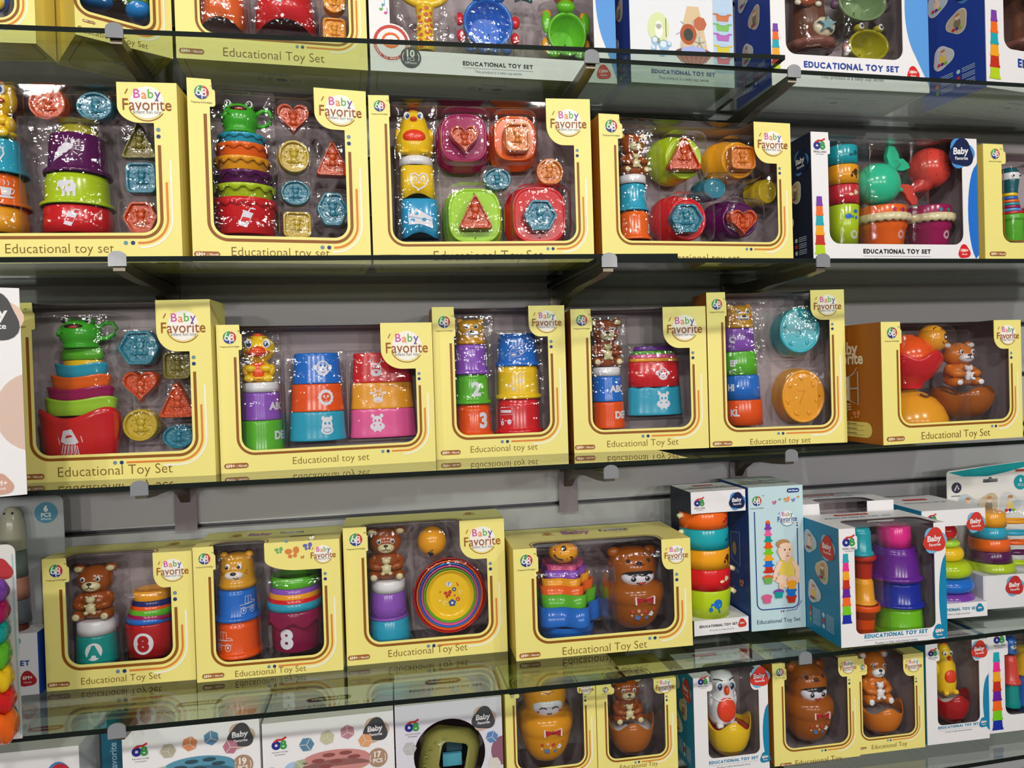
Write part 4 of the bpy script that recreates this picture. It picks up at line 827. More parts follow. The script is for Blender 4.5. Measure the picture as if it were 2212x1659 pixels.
  ["facecup","red tilted round cup behind the hexagon",0.1818,0.0446,0.079,0.0826,0.03,"red",{"sh":"circle","L":0.05,"sc":1.15,"ox":-0.011,"oz":0.005}],
  ["block","teal hexagon block on the red cup",0.1711,0.0559,0.0658,0.0542,0.012,"tealT",{"sh":"hex"}],
  ["facecup","purple tilted round cup behind the heart",0.2901,0.0521,0.0762,0.0687,0.03,"plum",{"sh":"circle","L":0.05,"sc":1.15,"ox":-0.011,"oz":0.005}],
  ["block","orange heart block on the purple cup",0.2859,0.0524,0.0599,0.049,0.012,"oraT",{"sh":"heart"}],
  ["facecup","small turquoise tilted cup",0.2419,0.1259,0.0474,0.0405,0.035,"tealT",{"sh":"circle","L":0.035,"sc":1.0,"ox":-0.01,"oz":0.0}],
  ["facecup","small yellow tilted cup",0.3536,0.1195,0.0404,0.0477,0.035,"yelT",{"sh":"circle","L":0.035,"sc":1.0,"ox":-0.012,"oz":0.0}],
 ]),
 ({"key":"e2","label":"white box with two toy whales and sea print cups on the second shelf","phrase":"white whale box","style":"wb","loc":[0.8193,1.2595,1.6938],"rot":0.0301,"w":0.3705,"h":0.2454,"d":0.1257,"side":"navy","wave":"blu","sidepics":1,"win":{"u0":0.0352,"u1":0.3354,"vb":0.035,"tu":0.0401,"tv":0.2044,"bu":0.3294,"bv":0.2444,"text":"EDUCATIONAL TOY SET","title":[0.1827,0.021,0.1519],"sub":"This product is a baby cup series","drop":[0.3361,0.021],"dropt":"18M+","dropc":"red","tcol":"black","badge":[0.3333,0.2155,0.0267],"badgec":"navy","emb":[0.0185,0.2213],"cups":[0.0144,0.1241,0.0142]}}, [
  ["cup","teal sea print cup, top of the print tower",0.1052,0.1973,0.0297,0.0376,0.055,"teal",{"dec":"fish","decc":"dteal","dx":0.0061,"rb":0.0297,"st":"u","g":"sea print cup"}],
  ["cup","amber sea print cup, second from top of the print tower",0.1056,0.1583,0.0304,0.0387,0.055,"amb",{"dec":"whale","decc":"choc","dx":0.0061,"rb":0.0304,"st":"u","g":"sea print cup"}],
  ["cup","red sea print cup, third from top of the print tower",0.1057,0.1193,0.0304,0.0387,0.055,"crim",{"dec":"fish","decc":"cream","dx":0.003,"rb":0.0304,"st":"u","g":"sea print cup"}],
  ["cup","lime sea print cup, bottom of the print tower",0.1054,0.0384,0.0304,0.0806,0.055,"lime",{"dec":"sea","decc":"blu","dx":0.0,"dv":0.72,"ds":0.4,"dec2":"sun","rb":0.0267,"st":"u","g":"sea print cup"}],
  ["whale","teal toy whale with raised tail",0.1951,0.1194,0.1213,0.1241,0.0503,"aqua",{"tail":"ur"}],
  ["whale","coral red toy whale with lowered tail",0.2887,0.1208,0.125,0.121,0.0514,"coral",{"tail":"dl"}],
  ["pot","orange flower pot cup with a cream rim",0.2035,0.0397,0.1112,0.0794,0.0666,"ora",{"dec":"sun"}],
  ["pot","magenta flower pot cup with a cream rim",0.3094,0.04,0.1063,0.0805,0.0643,"mag",{"dec":"swirl"}],
 ]),
 ({"key":"f2","label":"yellow window box cut off at the right edge of the second shelf","phrase":"right-edge yellow box","style":"yb","loc":[1.199,1.2648,1.6938],"rot":0.0338,"w":0.3011,"h":0.2348,"d":0.11,"win":{"u0":0.043,"u1":0.319,"vb":0.039,"tu":0.0534,"tv":0.1958,"bu":0.2798,"bv":0.1933,"text":"Educational toy set","title":[0.2309,0.0093,0.1705],"pill":[0.0295,0.0164]}}, [
  ["monster","dark teal monster head cup with white eyes",0.1189,0.1509,0.0395,0.0551,0.055,"dteal",{}],
  ["cup","yellow ring cup, top of the striped tower",0.1165,0.1436,0.016,0.007,0.055,"yel",{"rb":0.016,"st":"u","g":"ring cup"}],
  ["cup","blue ring cup, second from top of the striped tower",0.117,0.1367,0.0166,0.0066,0.055,"blu",{"rb":0.0166,"st":"u","g":"ring cup"}],
  ["cup","orange ring cup, third from top of the striped tower",0.1175,0.1302,0.018,0.0062,0.055,"ora",{"rb":0.018,"st":"u","g":"ring cup"}],
  ["cup","teal ring cup, fourth from top of the striped tower",0.1181,0.1247,0.0187,0.0052,0.055,"teal",{"rb":0.0187,"st":"u","g":"ring cup"}],
  ["cup","magenta ring cup, fifth from top of the striped tower",0.1186,0.1185,0.0194,0.0059,0.055,"mag",{"rb":0.0194,"st":"u","g":"ring cup"}],
  ["cup","sky blue ring cup, third from bottom of the striped tower",0.1191,0.1118,0.0204,0.0064,0.055,"sky",{"rb":0.0204,"st":"u","g":"ring cup"}],
  ["cup","red ring cup, second from bottom of the striped tower",0.1203,0.1063,0.0221,0.0052,0.055,"red",{"rb":0.0224,"st":"u","g":"ring cup"}],
  ["cup","green ring cup, bottom of the striped tower",0.1226,0.0499,0.0238,0.0561,0.055,"grn",{"thick":1,"rb":0.0211,"st":"o","g":"ring cup"}],
  ["ball","red ball half hidden by the picture edge",0.1673,0.0672,0.0583,0.0592,0.055,"red",{}],
 ]),
 ({"key":"a3","label":"white box with a pale pink wave, jutting past the third shelf edge","phrase":"pink-wave white box","style":"wp","loc":[-0.6895,1.1,1.3462],"rot":0.4015,"w":0.2001,"h":0.3,"d":0.1}, [
 ]),
 ({"key":"b3","label":"yellow box with a green frog cup on wavy cups, third shelf","phrase":"third-shelf frog box","style":"yb","loc":[-0.604,1.32,1.3462],"rot":-0.0831,"w":0.3372,"h":0.2934,"d":0.085,"dfix":1,"win":{"u0":0.0556,"u1":0.302,"vb":0.0431,"tu":0.0611,"tv":0.2494,"bu":0.2501,"bv":0.2079,"text":"Educational Toy Set","xs":0.1957,"title":[0.1783,0.0158,0.1796],"pill":[0.0479,0.01]}}, [
  ["frogcup","green frog mug with a handle",0.1227,0.2192,0.0888,0.0519,0.0425,"grn",{}],
  ["cup","green wavy cup, top of the frog tower",0.1141,0.1999,0.0314,0.019,0.0425,"grn",{"sy":0.4835,"rb":0.0341,"st":"u","g":"wavy cup"}],
  ["cup","yellow wavy cup, second from top of the frog tower",0.114,0.1812,0.031,0.0184,0.0425,"yel",{"sy":0.4835,"rb":0.0314,"st":"u","g":"wavy cup"}],
  ["cup","turquoise wavy cup, third from top of the frog tower",0.1115,0.1683,0.0426,0.026,0.0425,"cyan",{"wave":1,"sy":0.4835,"rb":0.0382,"st":"o","g":"wavy cup"}],
  ["cup","orange wavy cup, fourth from top of the frog tower",0.1105,0.1477,0.0483,0.0269,0.0425,"ora",{"wave":1,"sy":0.4835,"rb":0.0438,"st":"o","g":"wavy cup"}],
  ["cup","magenta wavy cup, third from bottom of the frog tower",0.1094,0.1281,0.0534,0.0267,0.0425,"mag",{"wave":1,"sy":0.4835,"rb":0.0494,"st":"o","g":"wavy cup"}],
  ["cup","lime wavy cup, second from bottom of the frog tower",0.1093,0.1069,0.0579,0.03,0.0425,"limeb",{"wave":1,"sy":0.4835,"rb":0.0539,"st":"o","g":"wavy cup"}],
  ["cup","red wavy cup, bottom of the frog tower",0.1065,0.0312,0.0647,0.0858,0.0425,"red",{"wave":1,"dec":"bag","dx":-0.0045,"dv":0.36,"ds":0.55,"sy":0.4835,"rb":0.0595,"st":"o","g":"wavy cup"}],
  ["block","teal hexagon shape block",0.2082,0.1878,0.0687,0.0586,0.035,"tealT",{"sh":"hex"}],
  ["block","olive square shape block",0.2693,0.1622,0.0445,0.0471,0.035,"oliveT",{"sh":"square"}],
  ["block","orange heart shape block",0.2079,0.125,0.0604,0.0521,0.035,"oraT",{"sh":"heart"}],
  ["block","orange triangle shape block",0.2668,0.0968,0.0564,0.0571,0.035,"oraT",{"sh":"tri"}],
  ["block","round yellow shape block",0.2059,0.0587,0.0566,0.0545,0.035,"yelT",{"sh":"circle"}],
  ["block","oval teal shape block",0.2669,0.0444,0.0512,0.0393,0.035,"tealT",{"sh":"oval"}],
 ]),
 ({"key":"c3","label":"yellow box with a toy duck and two animal print towers, third shelf","phrase":"third-shelf duck box","style":"yb","loc":[-0.2629,1.3072,1.3462],"rot":0.0669,"w":0.3656,"h":0.2515,"d":0.1,"win":{"u0":0.0349,"u1":0.3342,"vb":0.0369,"tu":0.0405,"tv":0.2085,"bu":0.2734,"bv":0.169,"text":"Educational toy set","xs":0.2871,"title":[0.182,0.0155,0.1299],"pill":[0.0249,0.0121]}}, [
  ["duck","yellow toy duck with an orange beak",0.0627,0.1527,0.0584,0.0872,0.055,"yel",{}],
  ["cup","white stacking cup, top of the duck tower",0.0639,0.1352,0.0311,0.0172,0.055,"wht",{"rb":0.0318,"st":"u","g":"stacking cup"}],
  ["cup","lilac stacking cup, second from top of the duck tower",0.0634,0.0862,0.0325,0.0487,0.055,"lil",{"text":"ABC","dx":0.0284,"fl":1,"rb":0.0341,"st":"u","g":"stacking cup"}],
  ["cup","green stacking cup, bottom of the duck tower",0.0639,0.0322,0.0353,0.0537,0.055,"grn",{"text":"DEF","dx":0.033,"fl":1,"rb":0.0382,"st":"u","g":"stacking cup"}],
  ["cup","blue stacking cup, top of the monkey tower",0.1618,0.147,0.0399,0.0552,0.0637,"blu",{"dec":"monkey","dx":0.0107,"fl":1,"sy":0.6178,"rb":0.0434,"st":"u","g":"stacking cup"}],
  ["cup","orange stacking cup, second from top of the monkey tower",0.1609,0.0971,0.0439,0.0496,0.0637,"ora2",{"dec":"lion","dx":0.0154,"fl":1,"sy":0.6178,"rb":0.0475,"st":"u","g":"stacking cup"}],
  ["cup","turquoise stacking cup, bottom of the monkey tower",0.1602,0.0444,0.048,0.0524,0.0637,"cyan",{"dec":"horse","dx":0.0166,"fl":1,"sy":0.6178,"rb":0.0511,"st":"u","g":"stacking cup"}],
  ["cup","red stacking cup, top of the deer tower",0.2798,0.1456,0.0524,0.0551,0.0749,"red",{"dec":"deer","dx":-0.0125,"fl":1,"sy":0.3328,"rb":0.0549,"st":"u","g":"stacking cup"}],
  ["cup","amber stacking cup, second from top of the deer tower",0.279,0.0969,0.0555,0.0484,0.0749,"amb",{"dec":"cow","dx":-0.0095,"fl":1,"sy":0.3328,"rb":0.0587,"st":"u","g":"stacking cup"}],
  ["cup","pink stacking cup, bottom of the deer tower",0.2791,0.0437,0.0587,0.0529,0.0749,"pink",{"dec":"hippo","dx":-0.0125,"fl":1,"sy":0.3328,"rb":0.0625,"st":"u","g":"stacking cup"}],
 ]),
 ({"key":"d3","label":"narrow yellow box with cups numbered two and three, third shelf","phrase":"numbered cup box","style":"yb","loc":[0.1045,1.3535,1.3462],"rot":-0.0176,"w":0.2499,"h":0.2809,"d":0.1,"win":{"u0":0.0393,"u1":0.2165,"vb":0.0425,"tu":0.0421,"tv":0.2258,"bu":0.1806,"bv":0.2228,"text":"Educational toy set","xs":0.1406,"title":[0.1271,0.016,0.1269],"pill":[0.0266,0.012]}}, [
  ["bearhead","ochre bear head cup with a grin",0.076,0.2124,0.0592,0.0505,0.055,"och",{}],
  ["cup","lilac stacking cup, top of the bear head tower",0.0745,0.1555,0.0307,0.0566,0.055,"lil",{"text":"1","dx":0.0292,"rim":1,"rb":0.0326,"st":"u","g":"stacking cup"}],
  ["cup","green stacking cup, second from top of the bear head tower",0.0753,0.0989,0.0318,0.0563,0.055,"grn",{"text":"2","dx":0.0052,"rim":1,"rb":0.0334,"st":"u","g":"stacking cup"}],
  ["cup","orange stacking cup, bottom of the bear head tower",0.076,0.0365,0.0334,0.0621,0.055,"ora2",{"text":"3","dx":0.017,"rim":1,"rb":0.0352,"st":"u","g":"stacking cup"}],
  ["cup","blue stacking cup, top of the vehicle tower",0.1676,0.169,0.0368,0.0625,0.0598,"blu",{"rim":1,"dec":"car","dx":-0.004,"sy":0.7483,"rb":0.0395,"st":"u","g":"stacking cup"}],
  ["cup","yellow stacking cup, second from top of the vehicle tower",0.1676,0.1059,0.0395,0.0628,0.0598,"yel",{"rim":1,"dec":"plane","dx":-0.0107,"sy":0.7483,"rb":0.0406,"st":"u","g":"stacking cup"}],
  ["cup","red stacking cup, bottom of the vehicle tower",0.1672,0.0387,0.0401,0.0669,0.0598,"red",{"rim":1,"dec":"bus","dx":-0.0307,"sy":0.7483,"rb":0.0422,"st":"u","g":"stacking cup"}],
 ]),
 ({"key":"e3","label":"yellow box with a brown toy bear on letter cups, third shelf","phrase":"third-shelf bear box","style":"yb","loc":[0.365,1.345,1.3462],"rot":-0.1033,"w":0.2619,"h":0.2727,"d":0.1,"win":{"u0":0.037,"u1":0.2291,"vb":0.042,"tu":0.0406,"tv":0.2299,"bu":0.178,"bv":0.1937,"text":"Educational Toy Set","xs":0.1501,"pill":[0.0207,0.0106],"title":[0.1328,0.015,0.1385]}}, [
  ["bear","brown toy bear hugging a cream cub",0.0769,0.1618,0.0611,0.0949,0.055,"brn",{}],
  ["cup","white stacking cup, top of the bear tower",0.0758,0.1439,0.0287,0.0176,0.055,"wht",{"rb":0.0287,"st":"u","g":"stacking cup"}],
  ["cup","blue stacking cup, second from top of the bear tower",0.0765,0.0943,0.0296,0.0493,0.055,"blu",{"text":"ABC","dx":0.0167,"fl":1,"rb":0.0317,"st":"u","g":"stacking cup"}],
  ["cup","orange stacking cup, bottom of the bear tower",0.0778,0.0421,0.0317,0.0519,0.055,"ora2",{"text":"DEF","dx":0.022,"fl":1,"rb":0.0336,"st":"u","g":"stacking cup"}],
  ["cup","purple stacking cup, top of the nested tower",0.1774,0.1918,0.0384,0.0091,0.0708,"pur",{"sy":0.4261,"rb":0.0412,"st":"u","g":"stacking cup"}],
  ["cup","green stacking cup, second from top of the nested tower",0.1772,0.1845,0.0425,0.007,0.0708,"grn",{"sy":0.4261,"rb":0.0444,"st":"u","g":"stacking cup"}],
  ["cup","pink stacking cup, third from top of the nested tower",0.177,0.177,0.0461,0.0072,0.0708,"pink",{"sy":0.4261,"rb":0.048,"st":"u","g":"stacking cup"}],
  ["cup","amber stacking cup, fourth from top of the nested tower",0.1774,0.1702,0.0499,0.0065,0.0708,"amb",{"sy":0.4261,"rb":0.0516,"st":"u","g":"stacking cup"}],
  ["cup","red stacking cup, second from bottom of the nested tower",0.1765,0.1199,0.0508,0.05,0.0708,"red",{"dec":"monkey","dx":0.0137,"inv":1,"sy":0.4261,"rb":0.0522,"st":"u","g":"stacking cup"}],
  ["cup","turquoise stacking cup, bottom of the nested tower",0.1758,0.0636,0.0544,0.056,0.0708,"cyan",{"dec":"hippo","dx":0.0137,"wave":2,"fl":1,"sy":0.4261,"rb":0.0582,"st":"u","g":"stacking cup"}],
 ]),
 ({"key":"f3","label":"tall yellow box with two round cups seen from below, third shelf","phrase":"round-bottomed cup box","style":"yb","loc":[0.63,1.322,1.3462],"rot":-0.1171,"w":0.2739,"h":0.299,"d":0.085,"win":{"u0":0.0356,"u1":0.2436,"vb":0.0359,"tu":0.0389,"tv":0.2529,"bu":0.2064,"bv":0.2408,"text":"Educational toy set","xs":0.1515,"title":[0.1395,0.0084,0.1203],"pill":[0.0243,0.0069]}}, [
  ["bearhead","ochre bear head cup with pink cheeks",0.0854,0.2314,0.0585,0.0486,0.06,"och",{"cheek":1}],
  ["cup","lilac stacking cup, top of the letter tower",0.0833,0.1851,0.0289,0.046,0.055,"lil",{"text":"C","dx":-0.0207,"sy":0.6785,"rb":0.0309,"st":"u","g":"stacking cup"}],
  ["cup","green stacking cup, second from top of the letter tower",0.0853,0.1379,0.0309,0.0469,0.055,"grn",{"text":"EF","dx":-0.0207,"sy":0.6785,"rb":0.0331,"st":"u","g":"stacking cup"}],
  ["cup","blue stacking cup, third from top of the letter tower",0.0884,0.0884,0.0331,0.0492,0.055,"blu",{"text":"HI","dx":-0.029,"sy":0.6785,"rb":0.0353,"st":"u","g":"stacking cup"}],
  ["cup","orange stacking cup, bottom of the letter tower",0.0904,0.0377,0.0354,0.0504,0.055,"ora2",{"text":"KL","dx":-0.0262,"sy":0.6785,"rb":0.0373,"st":"u","g":"stacking cup"}],
  ["facecup","turquoise round cup with an embossed five",0.196,0.1775,0.0837,0.0906,0.025,"teal2",{"sh":"circle","L":0.06,"sc":1.06,"ox":0.008,"oz":-0.004,"text":"5","rings":1}],
  ["facecup","amber round cup with an embossed seven",0.2001,0.0386,0.0882,0.1062,0.025,"amb",{"sh":"circle","L":0.06,"sc":1.06,"ox":0.006,"oz":0.0,"text":"7","rings":1}],
 ]),
 ({"key":"g3","label":"low yellow box with a brown printed side, third shelf","phrase":"brown-sided tumbler box","style":"yb","loc":[0.9237,1.2142,1.3462],"rot":0.043,"w":0.3168,"h":0.2293,"d":0.1583,"side":"brown","sideart":1,"win":{"u0":0.0397,"u1":0.2874,"vb":0.0377,"tu":0.044,"tv":0.1887,"bu":0.2535,"bv":0.1736,"text":"Educational Toy Set","xs":0.2593,"title":[0.1612,0.0138,0.1557],"pill":[0.0263,0.0108]}}, [
  ["domefig","orange dome toy in a red petal shell",0.1201,0.1009,0.125,0.1063,0.0733,"ora2",{"shell":1}],
  ["domefig","amber dome toy standing on the box floor",0.1269,0.0256,0.1455,0.075,0.0829,"amb",{}],
  ["ball","yellow ball with a winking face",0.1573,0.1703,0.053,0.0549,0.05,"amb",{"face":1}],
  ["bear","orange bear hugging a white cub",0.2218,0.1015,0.0702,0.0888,0.055,"fox",{"cub":"wht"}],
  ["egg","brown rocking half egg under the orange bear",0.2412,0.0348,0.1175,0.0692,0.0696,"brn2",{}],
 ]),
 ({"key":"z4","label":"grey blister card of muted cups at the end of the fourth shelf","phrase":"dim blister card","style":"bc","loc":[-0.745,1.367,0.9807],"rot":0.0,"w":0.193,"h":0.33,"d":0.055,"right":1,"textset":1}, [
  ["cup","off-white muted cup, top of the muted tower",0.1197,0.2426,0.0132,0.0753,0.03,"bone",{"rb":0.0199,"st":"dome","g":"muted cup"}],
  ["cup","grey-green muted cup, second from top of the muted tower",0.122,0.197,0.0186,0.0453,0.03,"sage2",{"rb":0.0199,"st":"u","g":"muted cup"}],
  ["cup","clay pink muted cup, third from top of the muted tower",0.122,0.1588,0.0199,0.0379,0.03,"clay",{"rb":0.0212,"st":"u","g":"muted cup"}],
  ["cup","slate grey muted cup, second from bottom of the muted tower",0.1219,0.1178,0.0207,0.0407,0.03,"slate",{"rb":0.0226,"st":"u","g":"muted cup"}],
  ["cup","dark brown muted cup, bottom of the muted tower",0.1196,0.0881,0.0199,0.0294,0.03,"darkred",{"rb":0.0212,"st":"u","g":"muted cup"}],
 ]),
 ({"key":"a4","label":"yellow box with a bear on a teal letter cup, fourth shelf","phrase":"letter cup box","style":"yb","loc":[-0.5716,1.3752,0.9807],"rot":-0.0527,"w":0.2445,"h":0.2271,"d":0.0948,"win":{"u0":0.0358,"u1":0.2077,"vb":0.0415,"tu":0.0428,"tv":0.1855,"bu":0.1795,"bv":0.1659,"text":"Educational Toy Set","xs":0.1346,"title":[0.1211,0.0131,0.1303],"pill":[0.0199,0.0106]}}, [
  ["bear","brown toy bear hugging a cream cub",0.0669,0.1082,0.0672,0.0954,0.045,"brn",{}],
  ["cup","white stacking cup, top of the bear tower",0.0661,0.0832,0.0328,0.0247,0.0481,"wht",{"rb":0.0337,"st":"u","g":"stacking cup"}],
  ["cup","teal stacking cup, bottom of the bear tower",0.0656,0.0311,0.0334,0.0518,0.0481,"teal3",{"disc":"A","dx":0.0057,"fl":1,"rb":0.0357,"st":"u","g":"stacking cup"}],
  ["cup","amber stacking cup, top of the nested tower",0.1586,0.1352,0.0306,0.0172,0.054,"amb",{"thick":1,"sy":0.8637,"rb":0.0327,"st":"o","g":"stacking cup"}],
  ["cup","dark blue stacking cup, second from top of the nested tower",0.1578,0.121,0.0336,0.0139,0.054,"navy",{"sy":0.8637,"rb":0.0344,"st":"u","g":"stacking cup"}],
  ["cup","orange stacking cup, third from top of the nested tower",0.1569,0.1136,0.035,0.0136,0.054,"ora2",{"sy":0.8637,"rb":0.0362,"st":"u","g":"stacking cup"}],
  ["cup","green stacking cup, fourth from top of the nested tower",0.1561,0.1075,0.0373,0.0129,0.054,"grn",{"sy":0.8637,"rb":0.0385,"st":"u","g":"stacking cup"}],
  ["cup","magenta stacking cup, third from bottom of the nested tower",0.1553,0.1001,0.0385,0.0129,0.054,"mag",{"sy":0.8637,"rb":0.0403,"st":"u","g":"stacking cup"}],
  ["cup","blue stacking cup, second from bottom of the nested tower",0.1544,0.0961,0.0402,0.0096,0.054,"blu",{"sy":0.8637,"rb":0.0414,"st":"u","g":"stacking cup"}],
  ["cup","dark red stacking cup, bottom of the nested tower",0.1528,0.0301,0.0414,0.0657,0.054,"dred",{"disc":"8","dx":-0.0015,"sy":0.8637,"rb":0.0385,"st":"u","g":"stacking cup"}],
 ]),
 ({"key":"b4","label":"yellow box with printed butterflies, fourth shelf","phrase":"butterfly print box","style":"yb","loc":[-0.3225,1.3471,0.9807],"rot":-0.0323,"w":0.2483,"h":0.2353,"d":0.1188,"butter":1,"win":{"u0":0.033,"u1":0.2165,"vb":0.0314,"tu":0.0373,"tv":0.1947,"bu":0.1195,"bv":0.1842,"text":"Educational Toy Set","xs":0.137,"title":[0.1238,0.0099,0.1203],"pill":[0.0271,0.01],"bc":[0.22,0.2105]}}, [
  ["bearhead","ochre bear head cup with a grin",0.0619,0.1517,0.0666,0.0615,0.0501,"och",{}],
  ["cup","blue stacking cup, top of the bear head tower",0.0589,0.0939,0.0338,0.0575,0.0548,"blu",{"rim":1,"dec":"tractor","dx":0.0245,"rb":0.0355,"st":"u","g":"stacking cup"}],
  ["cup","orange stacking cup, bottom of the bear head tower",0.0588,0.0283,0.0355,0.0653,0.0548,"ora2",{"rim":1,"dec":"truck","dx":-0.0187,"rb":0.0378,"st":"u","g":"stacking cup"}],
  ["cup","green stacking cup, top of the nested tower",0.1609,0.1445,0.0408,0.0193,0.0631,"grn",{"thick":1,"rb":0.0432,"st":"o","g":"stacking cup"}],
  ["cup","lilac stacking cup, second from top of the nested tower",0.1606,0.1273,0.0437,0.0169,0.0631,"lil",{"rb":0.0452,"st":"u","g":"stacking cup"}],
  ["cup","amber stacking cup, third from top of the nested tower",0.1603,0.1201,0.0456,0.0158,0.0631,"amb",{"rb":0.0471,"st":"u","g":"stacking cup"}],
  ["cup","red stacking cup, fourth from top of the nested tower",0.1603,0.1099,0.0476,0.0174,0.0631,"red",{"rb":0.049,"st":"u","g":"stacking cup"}],
  ["cup","turquoise stacking cup, second from bottom of the nested tower",0.16,0.105,0.0495,0.0148,0.0631,"cyan",{"rb":0.0504,"st":"u","g":"stacking cup"}],
  ["cup","magenta stacking cup, bottom of the nested tower",0.1605,0.0301,0.0493,0.0746,0.0631,"mag2",{"drip":1,"text":"8","dx":-0.012,"dv":0.34,"rb":0.0428,"st":"u","g":"stacking cup"}],
 ]),
 ({"key":"c4","label":"yellow box with nested bowls facing forward, fourth shelf","phrase":"nested bowl box","style":"yb","loc":[-0.0684,1.3546,0.9807],"rot":-0.0208,"w":0.2943,"h":0.2502,"d":0.1005,"win":{"u0":0.0405,"u1":0.2603,"vb":0.0384,"tu":0.0437,"tv":0.2063,"bu":0.2109,"bv":0.1774,"text":"Educational Toy Set","xs":0.1644,"title":[0.1465,0.0161,0.1446],"pill":[0.0215,0.0141]}}, [
  ["bear","brown toy bear hugging a cream cub",0.0753,0.1401,0.0672,0.0966,0.05,"brn",{}],
  ["cup","white stacking cup, top of the bear tower",0.0772,0.1183,0.0313,0.0215,0.054,"wht",{"rb":0.0321,"st":"u","g":"stacking cup"}],
  ["cup","lilac stacking cup, second from top of the bear tower",0.076,0.0687,0.0321,0.0493,0.054,"lil",{"castle":1,"rb":0.0356,"st":"u","g":"stacking cup"}],
  ["cup","turquoise stacking cup, bottom of the bear tower",0.077,0.0159,0.0364,0.0525,0.054,"cyan",{"waves":1,"rb":0.0414,"st":"u","g":"stacking cup"}],
  ["ball","yellow ball with one eye showing",0.1617,0.1787,0.0552,0.0556,0.045,"amb",{"face":2}],
  ["bowl","red nesting bowl, outermost of the bowls",0.1913,0.0331,0.1374,0.1431,0.03,"dred",{"print":0,"inner":5}],
  ["bowl","orange nesting bowl, second largest of the bowls",0.1917,0.0371,0.1265,0.1332,0.033,"ora",{"print":0,"inner":4}],
  ["bowl","blue nesting bowl, third largest of the bowls",0.192,0.0409,0.1177,0.1239,0.036,"blu",{"print":0,"inner":3}],
  ["bowl","pink nesting bowl, fourth largest of the bowls",0.1924,0.0442,0.1093,0.1154,0.039,"pink",{"print":0,"inner":2}],
  ["bowl","green nesting bowl, fifth largest of the bowls",0.1928,0.0483,0.1009,0.1054,0.042,"grn",{"print":0,"inner":1}],
  ["bowl","yellow nesting bowl, innermost flower print of the bowls",0.1931,0.0519,0.0919,0.0964,0.045,"yel",{"print":1,"inner":0}],
 ]),
 ({"key":"d4","label":"yellow box with star cups and a brown bear-hood doll, fourth shelf","phrase":"star cup box","style":"yb","loc":[0.2324,1.2974,0.9807],"rot":-0.0306,"w":0.3357,"h":0.2026,"d":0.1596,"topart":1,"win":{"u0":0.0411,"u1":0.3014,"vb":0.0358,"tu":0.0455,"tv":0.1596,"bu":0.2794,"bv":0.1462,"text":"Educational Toy Set","xs":0.2694,"title":[0.166,0.0111,0.1602],"pill":[0.0251,0.0092]}}, [
  ["ball","yellow ball with a smiling face",0.1056,0.1569,0.0561,0.041,0.06,"amb",{"face":3}],
  ["cup","pink star cup, top of the star tower",0.1079,0.1366,0.0399,0.02,0.0836,"pink",{"star":1,"rb":0.0372,"st":"o","g":"star cup"}],
  ["cup","lilac star cup, second from top of the star tower",0.1087,0.1219,0.0439,0.0234,0.0836,"lil",{"star":1,"rb":0.0412,"st":"o","g":"star cup"}],
  ["cup","amber star cup, third from top of the star tower",0.107,0.109,0.0518,0.0229,0.0836,"amb",{"star":1,"rb":0.0479,"st":"o","g":"star cup"}],
  ["cup","orange star cup, fourth from top of the star tower",0.1086,0.0906,0.0564,0.0276,0.0836,"ora",{"star":1,"rb":0.0532,"st":"o","g":"star cup"}],
  ["cup","green star cup, second from bottom of the star tower",0.1117,0.071,0.0591,0.0313,0.0836,"grn",{"star":1,"rb":0.0559,"st":"o","g":"star cup"}],
  ["cup","blue star cup, bottom of the star tower",0.1131,0.0022,0.0634,0.0769,0.0836,"blu",{"star":1,"tub":1,"rb":0.052,"st":"o","g":"star cup"}],
  ["doll","brown bear-hood doll with a black fringe",0.2445,0.0195,0.1212,0.1592,0.072,"brn2",{"face":"boy"}],
 ]),
 ({"key":"e4","label":"open white pack holding a tower of sea print buckets, fourth shelf","phrase":"bucket tower pack","style":"op","loc":[0.5893,1.3289,0.9807],"rot":0.0094,"w":0.1152,"h":0.2797,"d":0.095,"cap":0.042,"base":0.029,"side":"navy","txt":"EDUCATIONAL TOY SET"}, [
  ["cup","orange sea print bucket, top of the bucket tower",0.0459,0.2046,0.0477,0.0312,0.045,"ora",{"dec":"fish","decc":"dred","dx":0.0291,"handle":-1,"rb":0.0477,"st":"u","g":"sea print bucket"}],
  ["cup","teal sea print bucket, second from top of the bucket tower",0.0466,0.1642,0.0482,0.0401,0.045,"teal",{"dec":"fish","decc":"dteal","dx":0.0345,"handle":-1,"rb":0.0482,"st":"u","g":"sea print bucket"}],
  ["cup","amber sea print bucket, third from top of the bucket tower",0.0484,0.1258,0.0477,0.0381,0.045,"amb",{"dec":"whale","decc":"choc","dx":0.0265,"handle":-1,"rb":0.0477,"st":"u","g":"sea print bucket"}],
  ["cup","red sea print bucket, second from bottom of the bucket tower",0.0488,0.0841,0.0478,0.0414,0.045,"red",{"dec":"fish","decc":"cream","dx":0.0186,"handle":1,"rb":0.0472,"st":"u","g":"sea print bucket"}],
  ["cup","lime sea print bucket, bottom of the bucket tower",0.05,0.0259,0.0473,0.0579,0.045,"lime",{"dec":"whale","decc":"blu","dx":-0.0027,"handle":0,"rb":0.0425,"st":"u","g":"sea print bucket"}],
 ]),
 ({"key":"f4","label":"tall pale blue box with a printed baby and cup tower, fourth shelf","phrase":"pale blue baby box","style":"lb","loc":[0.7075,1.3238,0.9807],"rot":-0.0264,"w":0.1148,"h":0.2828,"d":0.13,"side":"dblue2"}, [
 ]),
